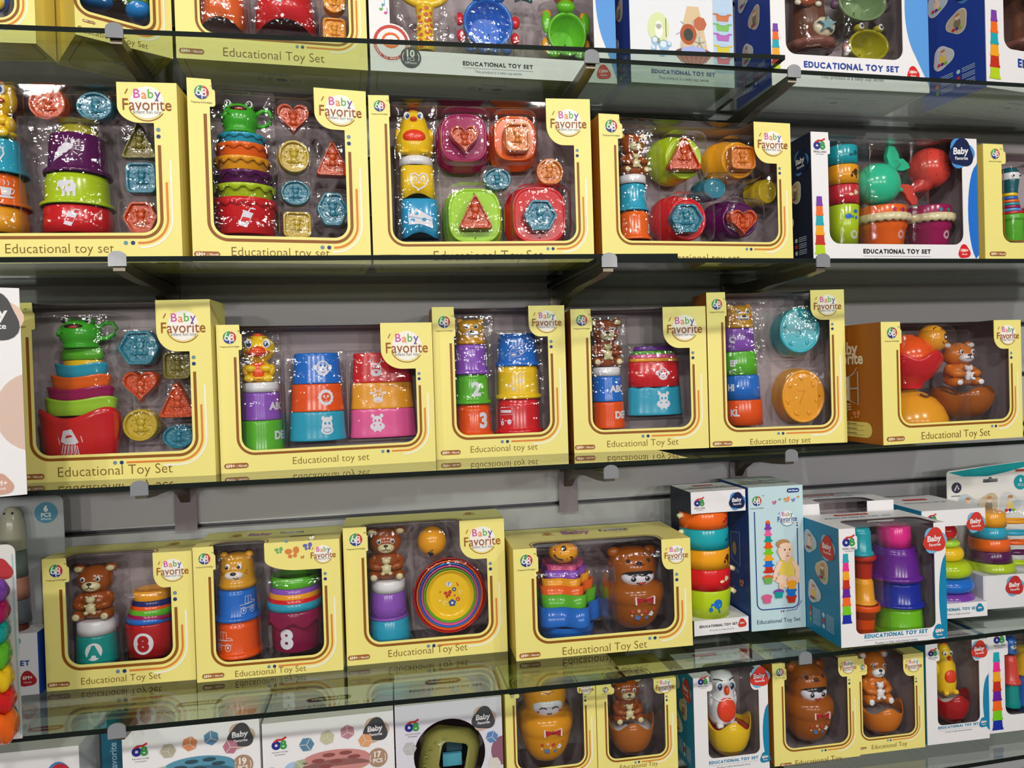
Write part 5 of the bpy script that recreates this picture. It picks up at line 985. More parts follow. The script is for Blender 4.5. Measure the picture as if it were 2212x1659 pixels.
 ({"key":"g4","label":"white box with a teal side showing two cup towers, fourth shelf","phrase":"teal-sided cup box","style":"wb","loc":[0.8202,1.2046,0.9807],"rot":-0.0268,"w":0.2165,"h":0.2181,"d":0.13,"side":"tealb","wave":"tealb","sidepics":2,"topwin":1,"win":{"u0":0.0301,"u1":0.1929,"vb":0.022,"tu":0.0362,"tv":0.1786,"bu":0.1926,"bv":0.2002,"text":"EDUCATIONAL TOY SET","title":[0.1108,0.0172,0.1304],"sub":"Product is baby educational series","drop":[0.1994,0.0131],"dropt":"6M+","dropc":"tealb","tcol":"tealb","badge":[0.1935,0.1852,0.0217],"badgec":"redb","emb":[0.0199,0.1943],"cups":[0.012,0.1723,0.044],"rb":0.012}}, [
  ["cup","teal stacking cup, top of the narrow tower",0.0746,0.1559,0.0193,0.0518,0.05,"teal",{"rim":1,"rb":0.0218,"st":"u","g":"stacking cup"}],
  ["cup","red stacking cup, second from top of the narrow tower",0.0804,0.1113,0.0226,0.0443,0.05,"red2",{"thick":1,"rb":0.0159,"st":"o","g":"stacking cup"}],
  ["cup","amber stacking cup, third from top of the narrow tower",0.0799,0.0624,0.0175,0.0486,0.05,"amb",{"rim":1,"rb":0.0206,"st":"u","g":"stacking cup"}],
  ["cup","orange stacking cup, bottom of the narrow tower",0.0803,0.0061,0.0278,0.056,0.05,"ora2",{"thick":1,"rb":0.018,"st":"o","g":"stacking cup"}],
  ["cup","hot pink stacking cup, top of the wide tower",0.1555,0.1654,0.0295,0.0396,0.0623,"pinkh",{"rb":0.0316,"st":"u","g":"stacking cup"}],
  ["cup","violet stacking cup, second from top of the wide tower",0.1548,0.1038,0.0408,0.0613,0.0623,"purd",{"rim":1,"rb":0.0443,"st":"u","g":"stacking cup"}],
  ["cup","royal blue stacking cup, third from top of the wide tower",0.1598,0.0532,0.0409,0.0503,0.0623,"navy2",{"rim":1,"rb":0.0435,"st":"u","g":"stacking cup"}],
  ["cup","lime stacking cup, bottom of the wide tower",0.1612,0.0009,0.0409,0.052,0.0623,"limed",{"rim":1,"rb":0.0444,"st":"u","g":"stacking cup"}],
 ]),
 ({"key":"h4","label":"white window box standing behind the teal-sided one, only its top showing","phrase":"hidden rear window box","style":"wb","loc":[0.826,1.345,0.9807],"rot":-0.0478,"w":0.2092,"h":0.238,"d":0.1,"side":"tealb","topwin":1}, [
 ]),
 ({"key":"i4","label":"open white pack holding a pyramid of soft rings, fourth shelf","phrase":"ring pyramid pack","style":"op","loc":[1.062,1.29,0.9807],"rot":-0.0496,"w":0.1412,"h":0.2197,"d":0.16,"cap":0.033,"base":0.03,"side":"tealb","txt":"EDUCATIONAL TOY SET","badge":1}, [
  ["knob","small red knob crowning the ring pyramid",0.0908,0.1467,0.0426,0.0372,0.05,"red",{}],
  ["ring","pale green soft stacking ring, top of the pyramid",0.0966,0.132,0.0564,0.0147,0.06,"limeb",{"fl":0}],
  ["ring","yellow soft stacking ring, second from top of the pyramid",0.0959,0.1044,0.0705,0.0273,0.06,"yel",{"fl":0}],
  ["ring","lime soft stacking ring, middle of the pyramid",0.0951,0.0708,0.0988,0.0333,0.06,"lime",{"fl":1}],
  ["ring","blue soft stacking ring, second from bottom of the pyramid",0.0943,0.0416,0.1072,0.0289,0.06,"blu",{"fl":0}],
  ["ring","purple soft stacking ring, bottom of the pyramid",0.0938,0.0144,0.1101,0.0269,0.06,"pur",{"fl":0}],
 ]),
 ({"key":"j4","label":"hanging blister card of stacked discs behind the ring pyramid, fourth shelf","phrase":"hanging disc card","style":"hc","loc":[1.225,1.335,0.9807],"rot":-0.05,"w":0.2002,"h":0.29,"d":0.08}, [
  ["cup","amber disc cup, top of the disc tower",0.0634,0.1626,0.0308,0.0301,0.035,"amb",{"rb":0.0323,"st":"u","g":"disc cup"}],
  ["cup","turquoise disc cup, second from top of the disc tower",0.0613,0.1373,0.0317,0.025,0.035,"cyan",{"rb":0.0352,"st":"u","g":"disc cup"}],
  ["cup","orange disc cup, third from top of the disc tower",0.0616,0.112,0.0376,0.025,0.035,"ora",{"rb":0.0396,"st":"u","g":"disc cup"}],
  ["cup","purple disc cup, fourth from top of the disc tower",0.0622,0.0874,0.0396,0.0243,0.035,"plum",{"rb":0.0426,"st":"u","g":"disc cup"}],
  ["cup","lime disc cup, second from bottom of the disc tower",0.0634,0.0644,0.0446,0.0227,0.035,"lime",{"rb":0.0485,"st":"u","g":"disc cup"}],
  ["cup","red disc cup, bottom of the disc tower",0.0641,0.0391,0.0499,0.025,0.035,"red",{"rb":0.0543,"st":"u","g":"disc cup"}],
  ["tray","amber oval lid beside its disc cup",0.1131,0.1668,0.0585,0.0095,0.02,"amb",{}],
  ["tray","turquoise oval lid beside its disc cup",0.1154,0.1416,0.0586,0.0095,0.02,"cyan",{}],
  ["tray","orange oval lid beside its disc cup",0.1193,0.1207,0.0498,0.0095,0.02,"ora",{}],
  ["tray","purple oval lid beside its disc cup",0.1203,0.0989,0.044,0.0095,0.02,"plum",{}],
  ["tray","lime oval lid beside its disc cup",0.1227,0.0762,0.0381,0.0095,0.02,"lime",{}],
  ["tray","red oval lid beside its disc cup",0.1266,0.0547,0.0294,0.0095,0.02,"red",{}],
 ]),
 ({"key":"r4","label":"white hanging pack of rainbow petal discs at the near end of the fourth shelf","phrase":"rainbow disc pack","style":"rb","loc":[-0.6946,1.19,0.9807],"rot":-0.0187,"w":0.16,"h":0.29,"d":0.015}, [
  ["ring","purple petal disc, top of the rainbow pile",0.1409,0.2234,0.0679,0.0244,-0.045,"pur",{"fl":2}],
  ["ring","magenta petal disc, second from top of the rainbow pile",0.1404,0.1935,0.0691,0.0296,-0.045,"mag",{"fl":2}],
  ["ring","teal petal disc, third from top of the rainbow pile",0.1396,0.1649,0.0696,0.0283,-0.045,"teal3",{"fl":2}],
  ["ring","green petal disc, middle of the rainbow pile",0.1391,0.129,0.0714,0.0356,-0.045,"grn",{"fl":2}],
  ["ring","yellow petal disc, third from bottom of the rainbow pile",0.1392,0.0963,0.0744,0.0324,-0.045,"yel",{"fl":2}],
  ["ring","red petal disc, second from bottom of the rainbow pile",0.1394,0.0668,0.0774,0.0292,-0.045,"red",{"fl":2}],
  ["ring","orange petal disc, bottom of the rainbow pile",0.1399,0.0235,0.0803,0.043,-0.045,"ora",{"fl":2}],
 ]),
 ({"key":"a5","label":"plain white box whose top shows a red pill, lowest shelf","phrase":"low plain white box","style":"ws","loc":[-0.644,1.285,0.732],"rot":-0.0259,"w":0.1548,"h":0.1925,"d":0.12,"red":1}, [
 ]),
 ({"key":"b5","label":"teal box set back between two white boxes, lowest shelf","phrase":"set back teal box","style":"ts","loc":[-0.473,1.33,0.732],"rot":0.0,"w":0.033,"h":0.2,"d":0.08}, [
 ]),
 ({"key":"c5","label":"white box printed 19 pieces with a blue sorter, lowest shelf","phrase":"blue sorter box","style":"ws","loc":[-0.4262,1.285,0.732],"rot":-0.0186,"w":0.2146,"h":0.2081,"d":0.12,"art":"blue"}, [
 ]),
 ({"key":"d5","label":"white box printed 17 pieces with a pink sorter, lowest shelf","phrase":"pink sorter box","style":"ws","loc":[-0.2083,1.285,0.732],"rot":-0.0183,"w":0.2184,"h":0.1919,"d":0.12,"art":"pink"}, [
 ]),
 ({"key":"e5","label":"white box with an olive ball showing in its round hole, lowest shelf","phrase":"olive ball box","style":"ws","loc":[0.0126,1.285,0.732],"rot":-0.0213,"w":0.1876,"h":0.196,"d":0.14,"art":"ball","win":{"hole":[0.0933,0.1028,0.0628]}}, [
  ["sortball","olive sorter ball with a square opening",0.0944,0.0147,0.1235,0.1245,0.05,"olive2",{}],
 ]),
 ({"key":"f5","label":"yellow box with a golden hooded doll, lowest shelf","phrase":"golden doll box","style":"yb","loc":[0.2072,1.285,0.732],"rot":-0.024,"w":0.1665,"h":0.1998,"d":0.1211,"text5":1,"win":{"u0":0.0196,"u1":0.1432,"vb":0.0571,"tu":0.0262,"tv":0.1874,"bu":0.1329,"bv":0.1847,"text":"Educational Toy","title":[0.0798,0.0444,0.0971]}}, [
  ["doll","golden hooded doll with a smiling white face",0.0843,0.0405,0.1064,0.1669,0.0643,"gold",{"face":"smile"}],
 ]),
 ({"key":"g5","label":"yellow box with a brown bear in a white egg, lowest shelf","phrase":"bear egg box","style":"yb","loc":[0.3762,1.285,0.732],"rot":-0.0261,"w":0.1533,"h":0.1951,"d":0.12,"win":{"u0":0.0212,"u1":0.1304,"vb":0.0552,"tu":0.0345,"tv":0.1752,"bu":0.1101,"bv":0.1678,"text":"Educational Toy","xs":0.0826,"title":[0.0773,0.0392,0.0723]}}, [
  ["bear","brown toy bear hugging a cream cub",0.0731,0.0988,0.0581,0.0827,0.055,"brn",{}],
  ["egg","brown rocking half egg with white inside",0.0805,0.0348,0.0896,0.0795,0.0562,"brn3",{"inside":"wht"}],
 ]),
 ({"key":"h5","label":"white box with a white toy owl and teal side, lowest shelf","phrase":"owl box","style":"wb","loc":[0.5653,1.285,0.732],"rot":-0.0268,"w":0.1491,"h":0.1871,"d":0.12,"side":"tealb","sidepics":2,"wave":"tealb","topwin":1,"win":{"u0":0.027,"u1":0.1305,"vb":0.0319,"tu":0.0375,"tv":0.1601,"bu":0.1143,"bv":0.1538,"text":"EDUCATIONAL TOY SET","title":[0.0765,0.0247,0.0997],"sub":"Product is baby educational series","drop":[0.1401,0.0224],"dropt":"6M+","dropc":"tealb","tcol":"tealb","badge":[0.1328,0.1772,0.0179],"badgec":"redb","emb":[0.0194,0.1808],"rb":0.012}}, [
  ["owl","white toy owl with big blue eyes",0.0797,0.0712,0.058,0.1046,0.055,"wht",{}],
  ["egg","yellow rocking half egg with red inside",0.0917,0.0064,0.0891,0.0858,0.056,"yel",{"inside":"red"}],
 ]),
 ({"key":"i5","label":"yellow box with a brown bear-hood doll, lowest shelf","phrase":"brown doll box","style":"yb","loc":[0.727,1.285,0.732],"rot":-0.0222,"w":0.1799,"h":0.1973,"d":0.12,"win":{"u0":0.0242,"u1":0.1561,"vb":0.0306,"tu":0.0291,"tv":0.1647,"bu":0.1378,"bv":0.1591,"text":"Educational Toy","xs":0.1117,"title":[0.0919,0.002,0.0977],"pill":[0.0229,0.0019]}}, [
  ["doll","brown bear-hood doll with a black fringe",0.1055,0.0127,0.1028,0.1594,0.0626,"brn2",{"face":"boy"}],
 ]),
 ({"key":"j5","label":"yellow box with an orange bear in a grey egg, lowest shelf","phrase":"grey egg box","style":"yb","loc":[0.9096,1.285,0.732],"rot":-0.0282,"w":0.1421,"h":0.189,"d":0.12,"win":{"u0":0.0077,"u1":0.1215,"vb":0.0311,"tu":0.0192,"tv":0.1562,"bu":0.0979,"bv":0.1451,"text":"Educational Toy","xs":0.0709,"title":[0.0636,0.0123,0.0764],"pill":[0.0052,0.0124]}}, [
  ["bear","orange bear hugging a white cub",0.0694,0.0745,0.0611,0.1051,0.055,"fox",{"cub":"wht"}],
  ["egg","orange rocking half egg with grey inside",0.0816,0.0099,0.0882,0.0712,0.0556,"fox",{"inside":"gry"}],
 ]),
 ({"key":"k5","label":"white box with a yellow chick in a red egg, lowest shelf","phrase":"red egg box","style":"wb","loc":[1.0604,1.285,0.732],"rot":-0.0286,"w":0.14,"h":0.203,"d":0.12,"side":"tealb","wave":"tealb","topwin":1,"win":{"u0":0.0238,"u1":0.1191,"vb":0.0364,"tu":0.0307,"tv":0.1672,"bu":0.1039,"bv":0.1605,"text":"EDUCATIONAL TOY SET","title":[0.0696,0.0326,0.0918],"sub":"Product is baby educational series","drop":[0.1265,0.0331],"dropt":"6M+","dropc":"tealb","tcol":"tealb","badge":[0.1201,0.182,0.0171],"badgec":"redb","emb":[0.0157,0.1849],"rb":0.012}}, [
  ["chick","yellow toy chick with an orange belly",0.0841,0.0773,0.0452,0.1033,0.055,"yel",{}],
  ["egg","red rocking half egg with white inside",0.0947,0.0138,0.0755,0.0721,0.055,"dred",{"inside":"wht"}],
 ]),
 ({"key":"l5","label":"blue-sided white box of bell cups at the lowest shelf end","phrase":"bell cup box","style":"wb","loc":[1.212,1.295,0.732],"rot":-0.024,"w":0.2081,"h":0.205,"d":0.12,"side":"tealb","win":{"u0":0.0393,"u1":0.1695,"vb":0.0339,"tu":0.0479,"tv":0.1593,"bu":0.1657,"bv":0.1775,"text":"Educational Toy Set","emb":[0.0282,0.1935],"cups":[0.0202,0.167,0.0065]}}, [
  ["bearhead","blue hat cup on top of the small tower",0.0967,0.1415,0.0289,0.0363,0.05,"blu",{}],
  ["cup","coral stacking cup, top of the small tower",0.0959,0.0781,0.0137,0.0592,0.05,"coral",{"rim":1,"rb":0.0189,"st":"u","g":"stacking cup"}],
  ["cup","teal stacking cup, bottom of the small tower",0.0978,0.0279,0.0153,0.0499,0.05,"teal3",{"fl":1,"rb":0.0189,"st":"u","g":"stacking cup"}],
  ["cup","yellow stacking cup, top of the big tower",0.1568,0.0875,0.0297,0.0574,0.07,"yel",{"rim":1,"rb":0.0328,"st":"u","g":"stacking cup"}],
  ["cup","blue stacking cup, bottom of the big tower",0.1569,0.0213,0.0328,0.0659,0.07,"blu",{"rim":1,"rb":0.0359,"st":"u","g":"stacking cup"}],
 ]),
]
# ------------------------------------------------------------ toys
def icon(D, n, x, y, s, c='E9E6F0', hole='red'):
    """small printed motif inside a square of half side s"""
    P = lambda pts: [(x+a*s, y+b*s) for a, b in pts]
    d = lambda a, b, ra, rb, col=c, l=1, k=14: D.disc(x+a*s, y+b*s, ra*s, rb*s, col, l, k)
    st = lambda pts, w_, col=c, l=1, cl=False: D.stroke(P(pts), w_*s, col, l, cl)
    if n == 'icecream': D.poly(P([(-.55, -.9), (.55, -.9), (.75, .1), (-.75, .1)]), c, 1); d(0, .45, .7, .4); d(-.4, .3, .3, .25); d(.4, .3, .3, .25); D.rect(x-.35*s, y-.45*s, x+.35*s, y-.25*s, hole, 2); st([(-.7, .12), (.7, .12)], .08, hole, 2); st([(.75, .2), (1.0, .6)], .14)
    elif n == 'icecream2': D.poly(P([(-.9, -.8), (-.5, .05), (.0, -.3)]), c, 1); d(-.05, .1, .42, .3); d(.25, .35, .4, .3); [st([(.6*math.cos(a)+.2, .6*math.sin(a)+.3), (.95*math.cos(a)+.2, .95*math.sin(a)+.3)], .06) for a in (-.6, -.2, .2, .6, 1., 1.4, 1.8)]; st([(-.75, -.45), (-.3, -.15)], .06, hole, 2)
    elif n == 'drink': D.poly(P([(-.75, -.75), (.05, -1.), (.65, .35), (-.25, .65)]), c, 1); D.poly(P([(-.55, -.35), (.2, -.55), (.42, -.05), (-.30, .08)]), hole, 2); st([(-.3, .72), (.72, .40)], .12); st([(.2, .55), (.45, .95), (.95, .9)], .12)
    elif n == 'bag': D.poly(P([(-.62, .1), (-.42, .85), (.15, .95), (.6, .0), (.3, -.12), (-.3, -.1)]), c, 1); D.poly(P([(-.3, .32), (-.2, .52), (.1, .55), (.22, .42)]), hole, 2); [st([(-.45+.2*k, -.1), (-.6+.26*k, -.75), (-.45+.26*k, -.85), (-.32+.2*k, -.2)], .05) for k in range(5)]; st([(-.8, .4), (-.7, -.1)], .05); st([(.75, .45), (.85, 0)], .05)
    elif n == 'cheese': D.poly(P([(-.95, .15), (-.3, .75), (.9, .05), (.95, -.85), (.3, -.6), (-.1, -.5), (-.9, -.55)]), c, 1); d(-.3, .35, .16, .13, hole, 2); d(.3, -.15, .18, .15, hole, 2); d(-.6, -.2, .17, .14, hole, 2); st([(-.9, .1), (.85, -.2)], .04, hole, 2)
    elif n == 'pretzel': st([(0, -.8), (-.55, -.5), (-.85, .1), (-.75, .6), (-.35, .75), (0, .45), (.35, .75), (.75, .6), (.85, .1), (.55, -.5)], .14, c, 1, True); d(-.35, .2, .22, .25, c, 1, 10); d(.35, .2, .22, .25, c, 1, 10); d(-.35, .2, .12, .14, hole, 2, 8); d(.35, .2, .12, .14, hole, 2, 8); st([(-.12, -.25), (0, -.05), (.12, -.25)], .1)
    elif n == 'cup': D.poly(P([(-.5, .2), (.5, .2), (.35, -.6), (-.35, -.6)]), c, 1); d(0, -.75, .75, .12); st(arc(.5, -.1, .25, .22, -90, 90, 6), .1) if False else st([(.45, .1), (.75, 0), (.6, -.35), (.4, -.4)], .1); st([(-.2, .4), (-.1, .6), (-.25, .9)], .08); st([(.15, .4), (.25, .6), (.1, .9)], .08)
    elif n == 'elephant': d(.1, .1, .75, .6); d(-.55, .35, .4, .35); st([(-.8, .3), (-.95, -.1), (-.85, -.4)], .16); [D.rect(x+a*s, y-.9*s, x+(a+.26)*s, y, c, 1) for a in (-.45, .0, .5)]; d(.2, .2, .12, .12, hole, 2, 8); d(-.2, .0, .08, .1, hole, 2, 8)
    elif n in ('monkey', 'lion', 'horse', 'deer', 'cow', 'hippo'):
        if n == 'lion': [d(.72*math.cos(k*.524), .72*math.sin(k*.524), .24, .24) for k in range(12)]; d(0, 0, .58, .58, hole, 2)
        elif n == 'hippo': d(0, .35, .55, .5); d(0, -.35, .85, .5); d(-.5, .85, .2, .22); d(.5, .85, .2, .22); d(-.35, -.2, .12, .1, hole, 2, 8); d(.35, -.2, .12, .1, hole, 2, 8); D.rect(x-.4*s, y-.98*s, x-.2*s, y-.75*s, c, 1); D.rect(x+.2*s, y-.98*s, x+.4*s, y-.75*s, c, 1)
        elif n == 'horse': d(0, .1, .62, .75); d(0, -.45, .72, .5); d(-.45, .85, .18, .28); d(.45, .85, .18, .28); d(0, .75, .4, .25); d(0, -.45, .5, .3, hole, 2); d(0, -.45, .42, .22, c, 3)
        elif n == 'deer': st(arc(0, -.1, .55, .55, 0, 345, 18), .1, c, 1, True); d(0, -.55, .62, .4); d(.05, -.5, .14, .11, hole, 2, 8); st([(-.35, .4), (-.65, .75), (-.9, .6)], .1); st([(-.6, .7), (-.6, 1.)], .1); st([(.35, .4), (.65, .75), (.9, .6)], .1); st([(.6, .7), (.6, 1.)], .1)
        elif n == 'cow': st(arc(0, .0, .55, .62, 0, 345, 18), .1, c, 1, True); d(0, -.5, .6, .38); d(-.8, .35, .25, .16); d(.8, .35, .25, .16); st([(-.3, .6), (-.35, .95)], .12); st([(.3, .6), (.35, .95)], .12)
        else: st(arc(0, 0, .68, .72, 0, 345, 18), .12, c, 1, True); d(0, -.3, .5, .38); d(-.8, .1, .22, .26); d(.8, .1, .22, .26); d(-.22, .22, .26, .28); d(.22, .22, .26, .28); st([(-.1, .75), (0, .95), (.12, .8)], .07)
        e = hole if n in ('hippo', 'horse', 'monkey') else c; yy = .3 if n in ('hippo', 'horse', 'monkey') else .12
        d(-.22, yy, .13, .15, e, 4, 10); d(.22, yy, .13, .15, e, 4, 10)
        if n in ('lion', 'monkey', 'deer'): d(0, -.12, .1, .07, c if n == 'lion' else hole, 4, 8); st([(-.2, -.38), (0, -.48), (.2, -.36)], .07, c if n == 'lion' else hole, 4)
        if n == 'cow': st([(-.25, -.6), (0, -.68), (.25, -.6)], .07, hole, 4)
    elif n == 'car': st([(-.9, -.4), (-.6, .1), (-.2, .3), (.2, .6), (.7, .6), (.95, .2), (.9, -.1), (.2, -.6), (-.5, -.75)], .03, c, 1, True); st([(-.6, .1), (.1, .1), (.6, .55)], .03); st([(-.85, -.35), (-.3, -.3), (.1, -.1)], .03); d(.35, -.25, .2, .25); d(.35, -.25, .12, .15, hole, 2, 8); d(-.4, -.5, .25, .1)
    elif n == 'plane': st([(-.9, -.5), (-.4, -.2), (.5, .0), (.9, .2), (.6, .4), (0, .3)], .04, c, 1, True); st([(-.1, .55), (.95, .75)], .05); d(.55, .1, .2, .16); st([(-.5, -.7), (.1, -.9)], .03); d(-.2, -.6, .14, .16)
    elif n == 'bus': st([(-.7, .8), (.8, .9), (.85, -.3), (-.7, -.5)], .04, c, 1, True); D.rect(x-.6*s, y+.35*s, x+.7*s, y+.6*s, c, 1); st([(-.7, .15), (.8, .2)], .03); d(-.4, -.6, .22, .25); d(.45, -.5, .22, .25)
    elif n in ('tractor', 'truck'): st([(-.3, .8), (.3, .8), (.35, .1), (-.35, .1)], .05, c, 1, True); st([(-.85, .0), (.9, .1), (.8, -.35), (-.8, -.35)], .05, c, 1, True); st([(0, .8), (0, .1)], .04); [st(arc(a, -.55, .26, .32, 0, 345, 12), .05, c, 1, True) for a in (-.5, .45)]; [d(a, -.55, .1, .12) for a in (-.5, .45)]; st([(.4, .3), (.75, .25), (.9, .1)], .05)
    elif n == 'fish': d(-.55, -.2, .38, .22); D.poly(P([(-.3, -.2), (-.1, -.02), (-.1, -.4)]), c, 1); d(.35, .15, .34, .42); D.poly(P([(.6, .15), (.95, .45), (.95, -.1)]), c, 1); d(.2, .25, .06, .06, hole, 2, 8)
    elif n == 'whale': d(.25, .2, .5, .55); D.poly(P([(-.1, .1), (-.6, .0), (-.45, .35)]), c, 1); d(-.55, -.4, .22, .28); st([(-.55, -.1), (-.35, .1)], .08); d(.4, .1, .07, .07, hole, 2, 8); st([(.3, -.3), (.45, -.8)], .2)
    elif n == 'sea': d(-.5, -.15, .42, .3); D.poly(P([(-.15, -.2), (.2, .0), (.1, -.45)]), c, 1); d(.45, .45, .3, .22); d(.55, -.3, .2, .2); d(-.65, -.1, .05, .05, hole, 2, 8)
    elif n in ('sun', 'swirl'):
        for k in range(11): a = 2*PI*k/11; st([(.45*math.cos(a), .45*math.sin(a)), (.92*math.cos(a+(.35 if n == 'swirl' else 0)), .92*math.sin(a+(.35 if n == 'swirl' else 0)))], .2)
def wrap(rf, ax=0):
    """print wrapped on a turned cup: fn(u, v, layer), u measured along the front, radius rf(v)"""
    def fn(u, v, l):
        r = rf(v)+.0005+EPS*l; a = max(-1.5, min(1.5, u/max(r, .004)))
        return (r*math.sin(a), -r*math.cos(a), v)
    return fn
def flatmap(y): return lambda u, v, l: (u, y-.0004-EPS*l, v)
def cup(place, T, phrase):
    k, lab, u, v, ht, h, y, col, o = T; rb = o['rb']; st = o.get('st', 'u'); m = MB(); c = mat(col, 'plastic'); t = .0018
    name = o.get('g', 'stacking cup').replace(' ', '_'); n = 56; rf = lambda z: rb+(ht-rb)*z/h
    if st == 'dome':
        m.lathe([(rb, 0), (rb*.97, h*.3), (rb*.9, h*.6), (rb*.72, h*.84), (rb*.4, h*.97), (0.0003, h)], c, n)
        m.ell((-.005, -rb*.62, h*.86), (.002, .002, .002), 'black', 8, 6); m.ell((.007, -rb*.62, h*.86), (.002, .002, .002), 'black', 8, 6)
    elif st == 'sq':
        def md(a, k2, r, z):
            q = (abs(math.cos(a))**3.4+abs(math.sin(a))**3.4)**(-1/3.4); zz = z
            if z < h*.02: a2 = math.atan2(math.sin(a), math.cos(a)); zz = z+h*.14*max(0, math.cos(a2*2.2))*(1 if abs(a2) < .71 else 0)
            return r*q*.95, zz
        m.lathe([(rb-t, .0005), (rb, 0), (rf(h*.5), h*.5), (ht, h-.003), (ht-.001, h-.001), (ht-.003, h), (ht*.5, h), (0.0003, h)], c, n, md)
    elif st == 'u':
        if o.get('rim'):
            R = rb*1.13; b2 = rb*1.0; rf = lambda z: b2+(ht-b2)*z/h
            m.lathe([(R-t, .0006), (R, 0), (R+.0005, h*.05), (R-.0005, h*.11), (rf(h*.14)+.0006, h*.135), (rf(h*.16), h*.16), (rf(h*.8), h*.8), (rf(h*.86), h*.86), (rf(h*.86)-.0009, h*.87), (ht-.0012, h-.0035), (ht-.002, h-.0012), (ht-.004, h), (ht*.5, h), (0.0003, h)], c, n)
        elif o.get('fl'):
            b2 = ht+(rb-ht)*.45; rf = lambda z: b2+(ht-b2)*max(0, z-h*.25)/(h*.75)
            z3 = (lambda a, k2, r, z: (r, z-(h*.05*(.5+.5*math.cos(8*a)) if z > h*.97 else 0))) if o.get('wave') == 2 else None
            m.lathe([(rb-t, .0006), (rb, 0), (rb, h*.04), (rb-(rb-b2)*.25, h*.12), (b2+.0004, h*.24), (rf(h*.5), h*.5), (rf(h*.9), h*.9), (ht, h-.003), (ht-.001, h-.001), (ht-.003, h), (ht*.5, h), (0.0003, h)], c, n, z3)
        elif o.get('drip'):
            R = ht
            m.lathe([(rb*.96, 0), (rb, .002), (rb+.0005, h*.60), (R*.95, h*.8), (R*.97, h-.002), (R*.94, h), (0.0003, h)], c, n); rf = lambda z: rb+.0005
            m.lathe([(rb*1.01, h*.66), (R*1.03, h*.64), (R*1.04, h*.70), (R*1.02, h*.9), (R, h-.001), (R*.94, h)], c, 72, lambda a, k2, r, z: (r*(1+.015*math.cos(7*a)), z+(h*.075*math.cos(7*a) if z < h*.75 else 0)))
        else:
            def md(a, k2, r, z):
                a2 = math.atan2(math.sin(a), math.cos(a))
                return (r, z+(h*.13*max(0, math.cos(a2*1.7)) if o.get('notch') and z < h*.03 and abs(a2) < .92 else 0))
            e = min(.003, h*.2)
            m.lathe([(rb-t, .0006), (rb, 0), (rf(h*.5), h*.5), (ht, h-e), (ht-e*.3, h-e*.3), (ht-e, h), (ht*.5, h), (0.0003, h)], c, n, md if o.get('notch') else None)
    else:
        w1 = o.get('wave'); sc = o.get('scal'); star = o.get('star')
        def md(a, k2, r, z):
            rr, zz = r, z
            if star: rr = r*(1+.15*math.cos(5*(a-.33)))*.92
            if w1 and z > h*.55: zz = z-h*.20*(.5+.5*math.cos(3*a+.35))+h*.03
            return rr, zz
        if star:
            if o.get('tub'):
                m.lathe([(.0003, 0), (rb, 0), (rb, h*.48)], c, n); m.lathe([(rb*1.02, h*.5), (ht*1.02, h*.52), (ht*1.03, h*.56), (ht, h), (ht-t, h), (ht*.9, h*.6), (.0003, h*.6)], c, 80, md)
            else: m.lathe([(.0003, 0), (rb, 0), (rb+.0006, .001), (ht, h), (ht-t, h), (rb-t, h*.2), (.0003, h*.2)], c, 80, md)
        elif w1:
            m.lathe([(.0003, 0), (rb, 0), (rb+(ht-rb)*.5, h*.5), (ht*.985, h*.84), (ht, h*.87), (ht, h), (ht-t, h), (rb-t, h*.1), (.0003, h*.1)], c, 72, md)
        else:
            m.lathe([(.0003, 0), (rb*.97, 0), (rb, .001), (rb+(ht-rb)*.35, h*.9), (ht*.97, h), (ht*.97-t, h), (rb-t, h*.15), (.0003, h*.15)], c, n)
            if sc:
                q = o.get('thin'); zb = h*(.80 if q else .62); am = h*(.07 if q else .20)
                def ms(a, k2, r, z):
                    if z < h*.9:
                        s_ = math.cos(sc*a); s_ = (1 if s_ > 0 else -1)*min(1, abs(s_)*3) if o.get('sq') else s_
                        return r, z+am*s_*.6
                    return r, z
                m.lathe([(ht*.96, zb), (ht*1.0, zb), (ht*1.005, h*.93), (ht, h*1.0), (ht-t, h)], c, 96, ms)
            if o.get('thick'): m.lathe([(ht*.95, h*.78), (ht*1.02, h*.80), (ht*1.05, h*.86), (ht*1.05, h*.95), (ht*1.02, h), (ht*.97, h), (ht*.95, h*.9)], c, n)
        rf = (lambda z: rb+(ht-rb)*.35*z/h) if not (w1 or star) else (lambda z: rb+(ht-rb)*z/h*1.02)
    if o.get('castle'):
        m.tube([(rf(h*.2)*1.005*math.sin(a), -rf(h*.2)*1.005*math.cos(a), h*(.2 if (i//2) % 2 else .32)) for i, a in enumerate([-PI*.5+PI*k/19 for k in range(20)])], .0007, c, 5); m.lathe([(rb*1.0, 0), (rb*1.04, h*.02), (rb*1.03, h*.08), (rb*.97, h*.1)], c, n)
    if o.get('waves'):
        m.tube([(rf(h*.25)*1.003*math.sin(a), -rf(h*.25)*1.003*math.cos(a), h*(.24+.045*abs(math.sin(a*5)))) for a in [-PI*.5+PI*k/48 for k in range(49)]], .0007, c, 5); m.lathe([(rb*1.0, 0), (rb*1.03, h*.02), (rb*1.02, h*.07), (rb*.97, h*.09)], c, n)
    hd = o.get('handle')
    obj_ = m.build(name)
    place(obj_, name, lab, 'stacking cup' if 'ring' not in name else 'stacking toy', u, v, y, o.get('g', 'stacking cup')+'s')
    if o.get('sy'): obj_.scale = (1, o['sy'], 1)
    fn = wrap(rf)
    if st == 'sq':
        def fn(u2, v2, l):
            r_ = rf(v2); a = max(-1.2, min(1.2, u2/r_)); q = (abs(math.cos(a))**3.4+abs(math.sin(a))**3.4)**(-1/3.4)*.95*r_+.0007+EPS*l
            return (q*math.sin(a), -q*math.cos(a), v2)
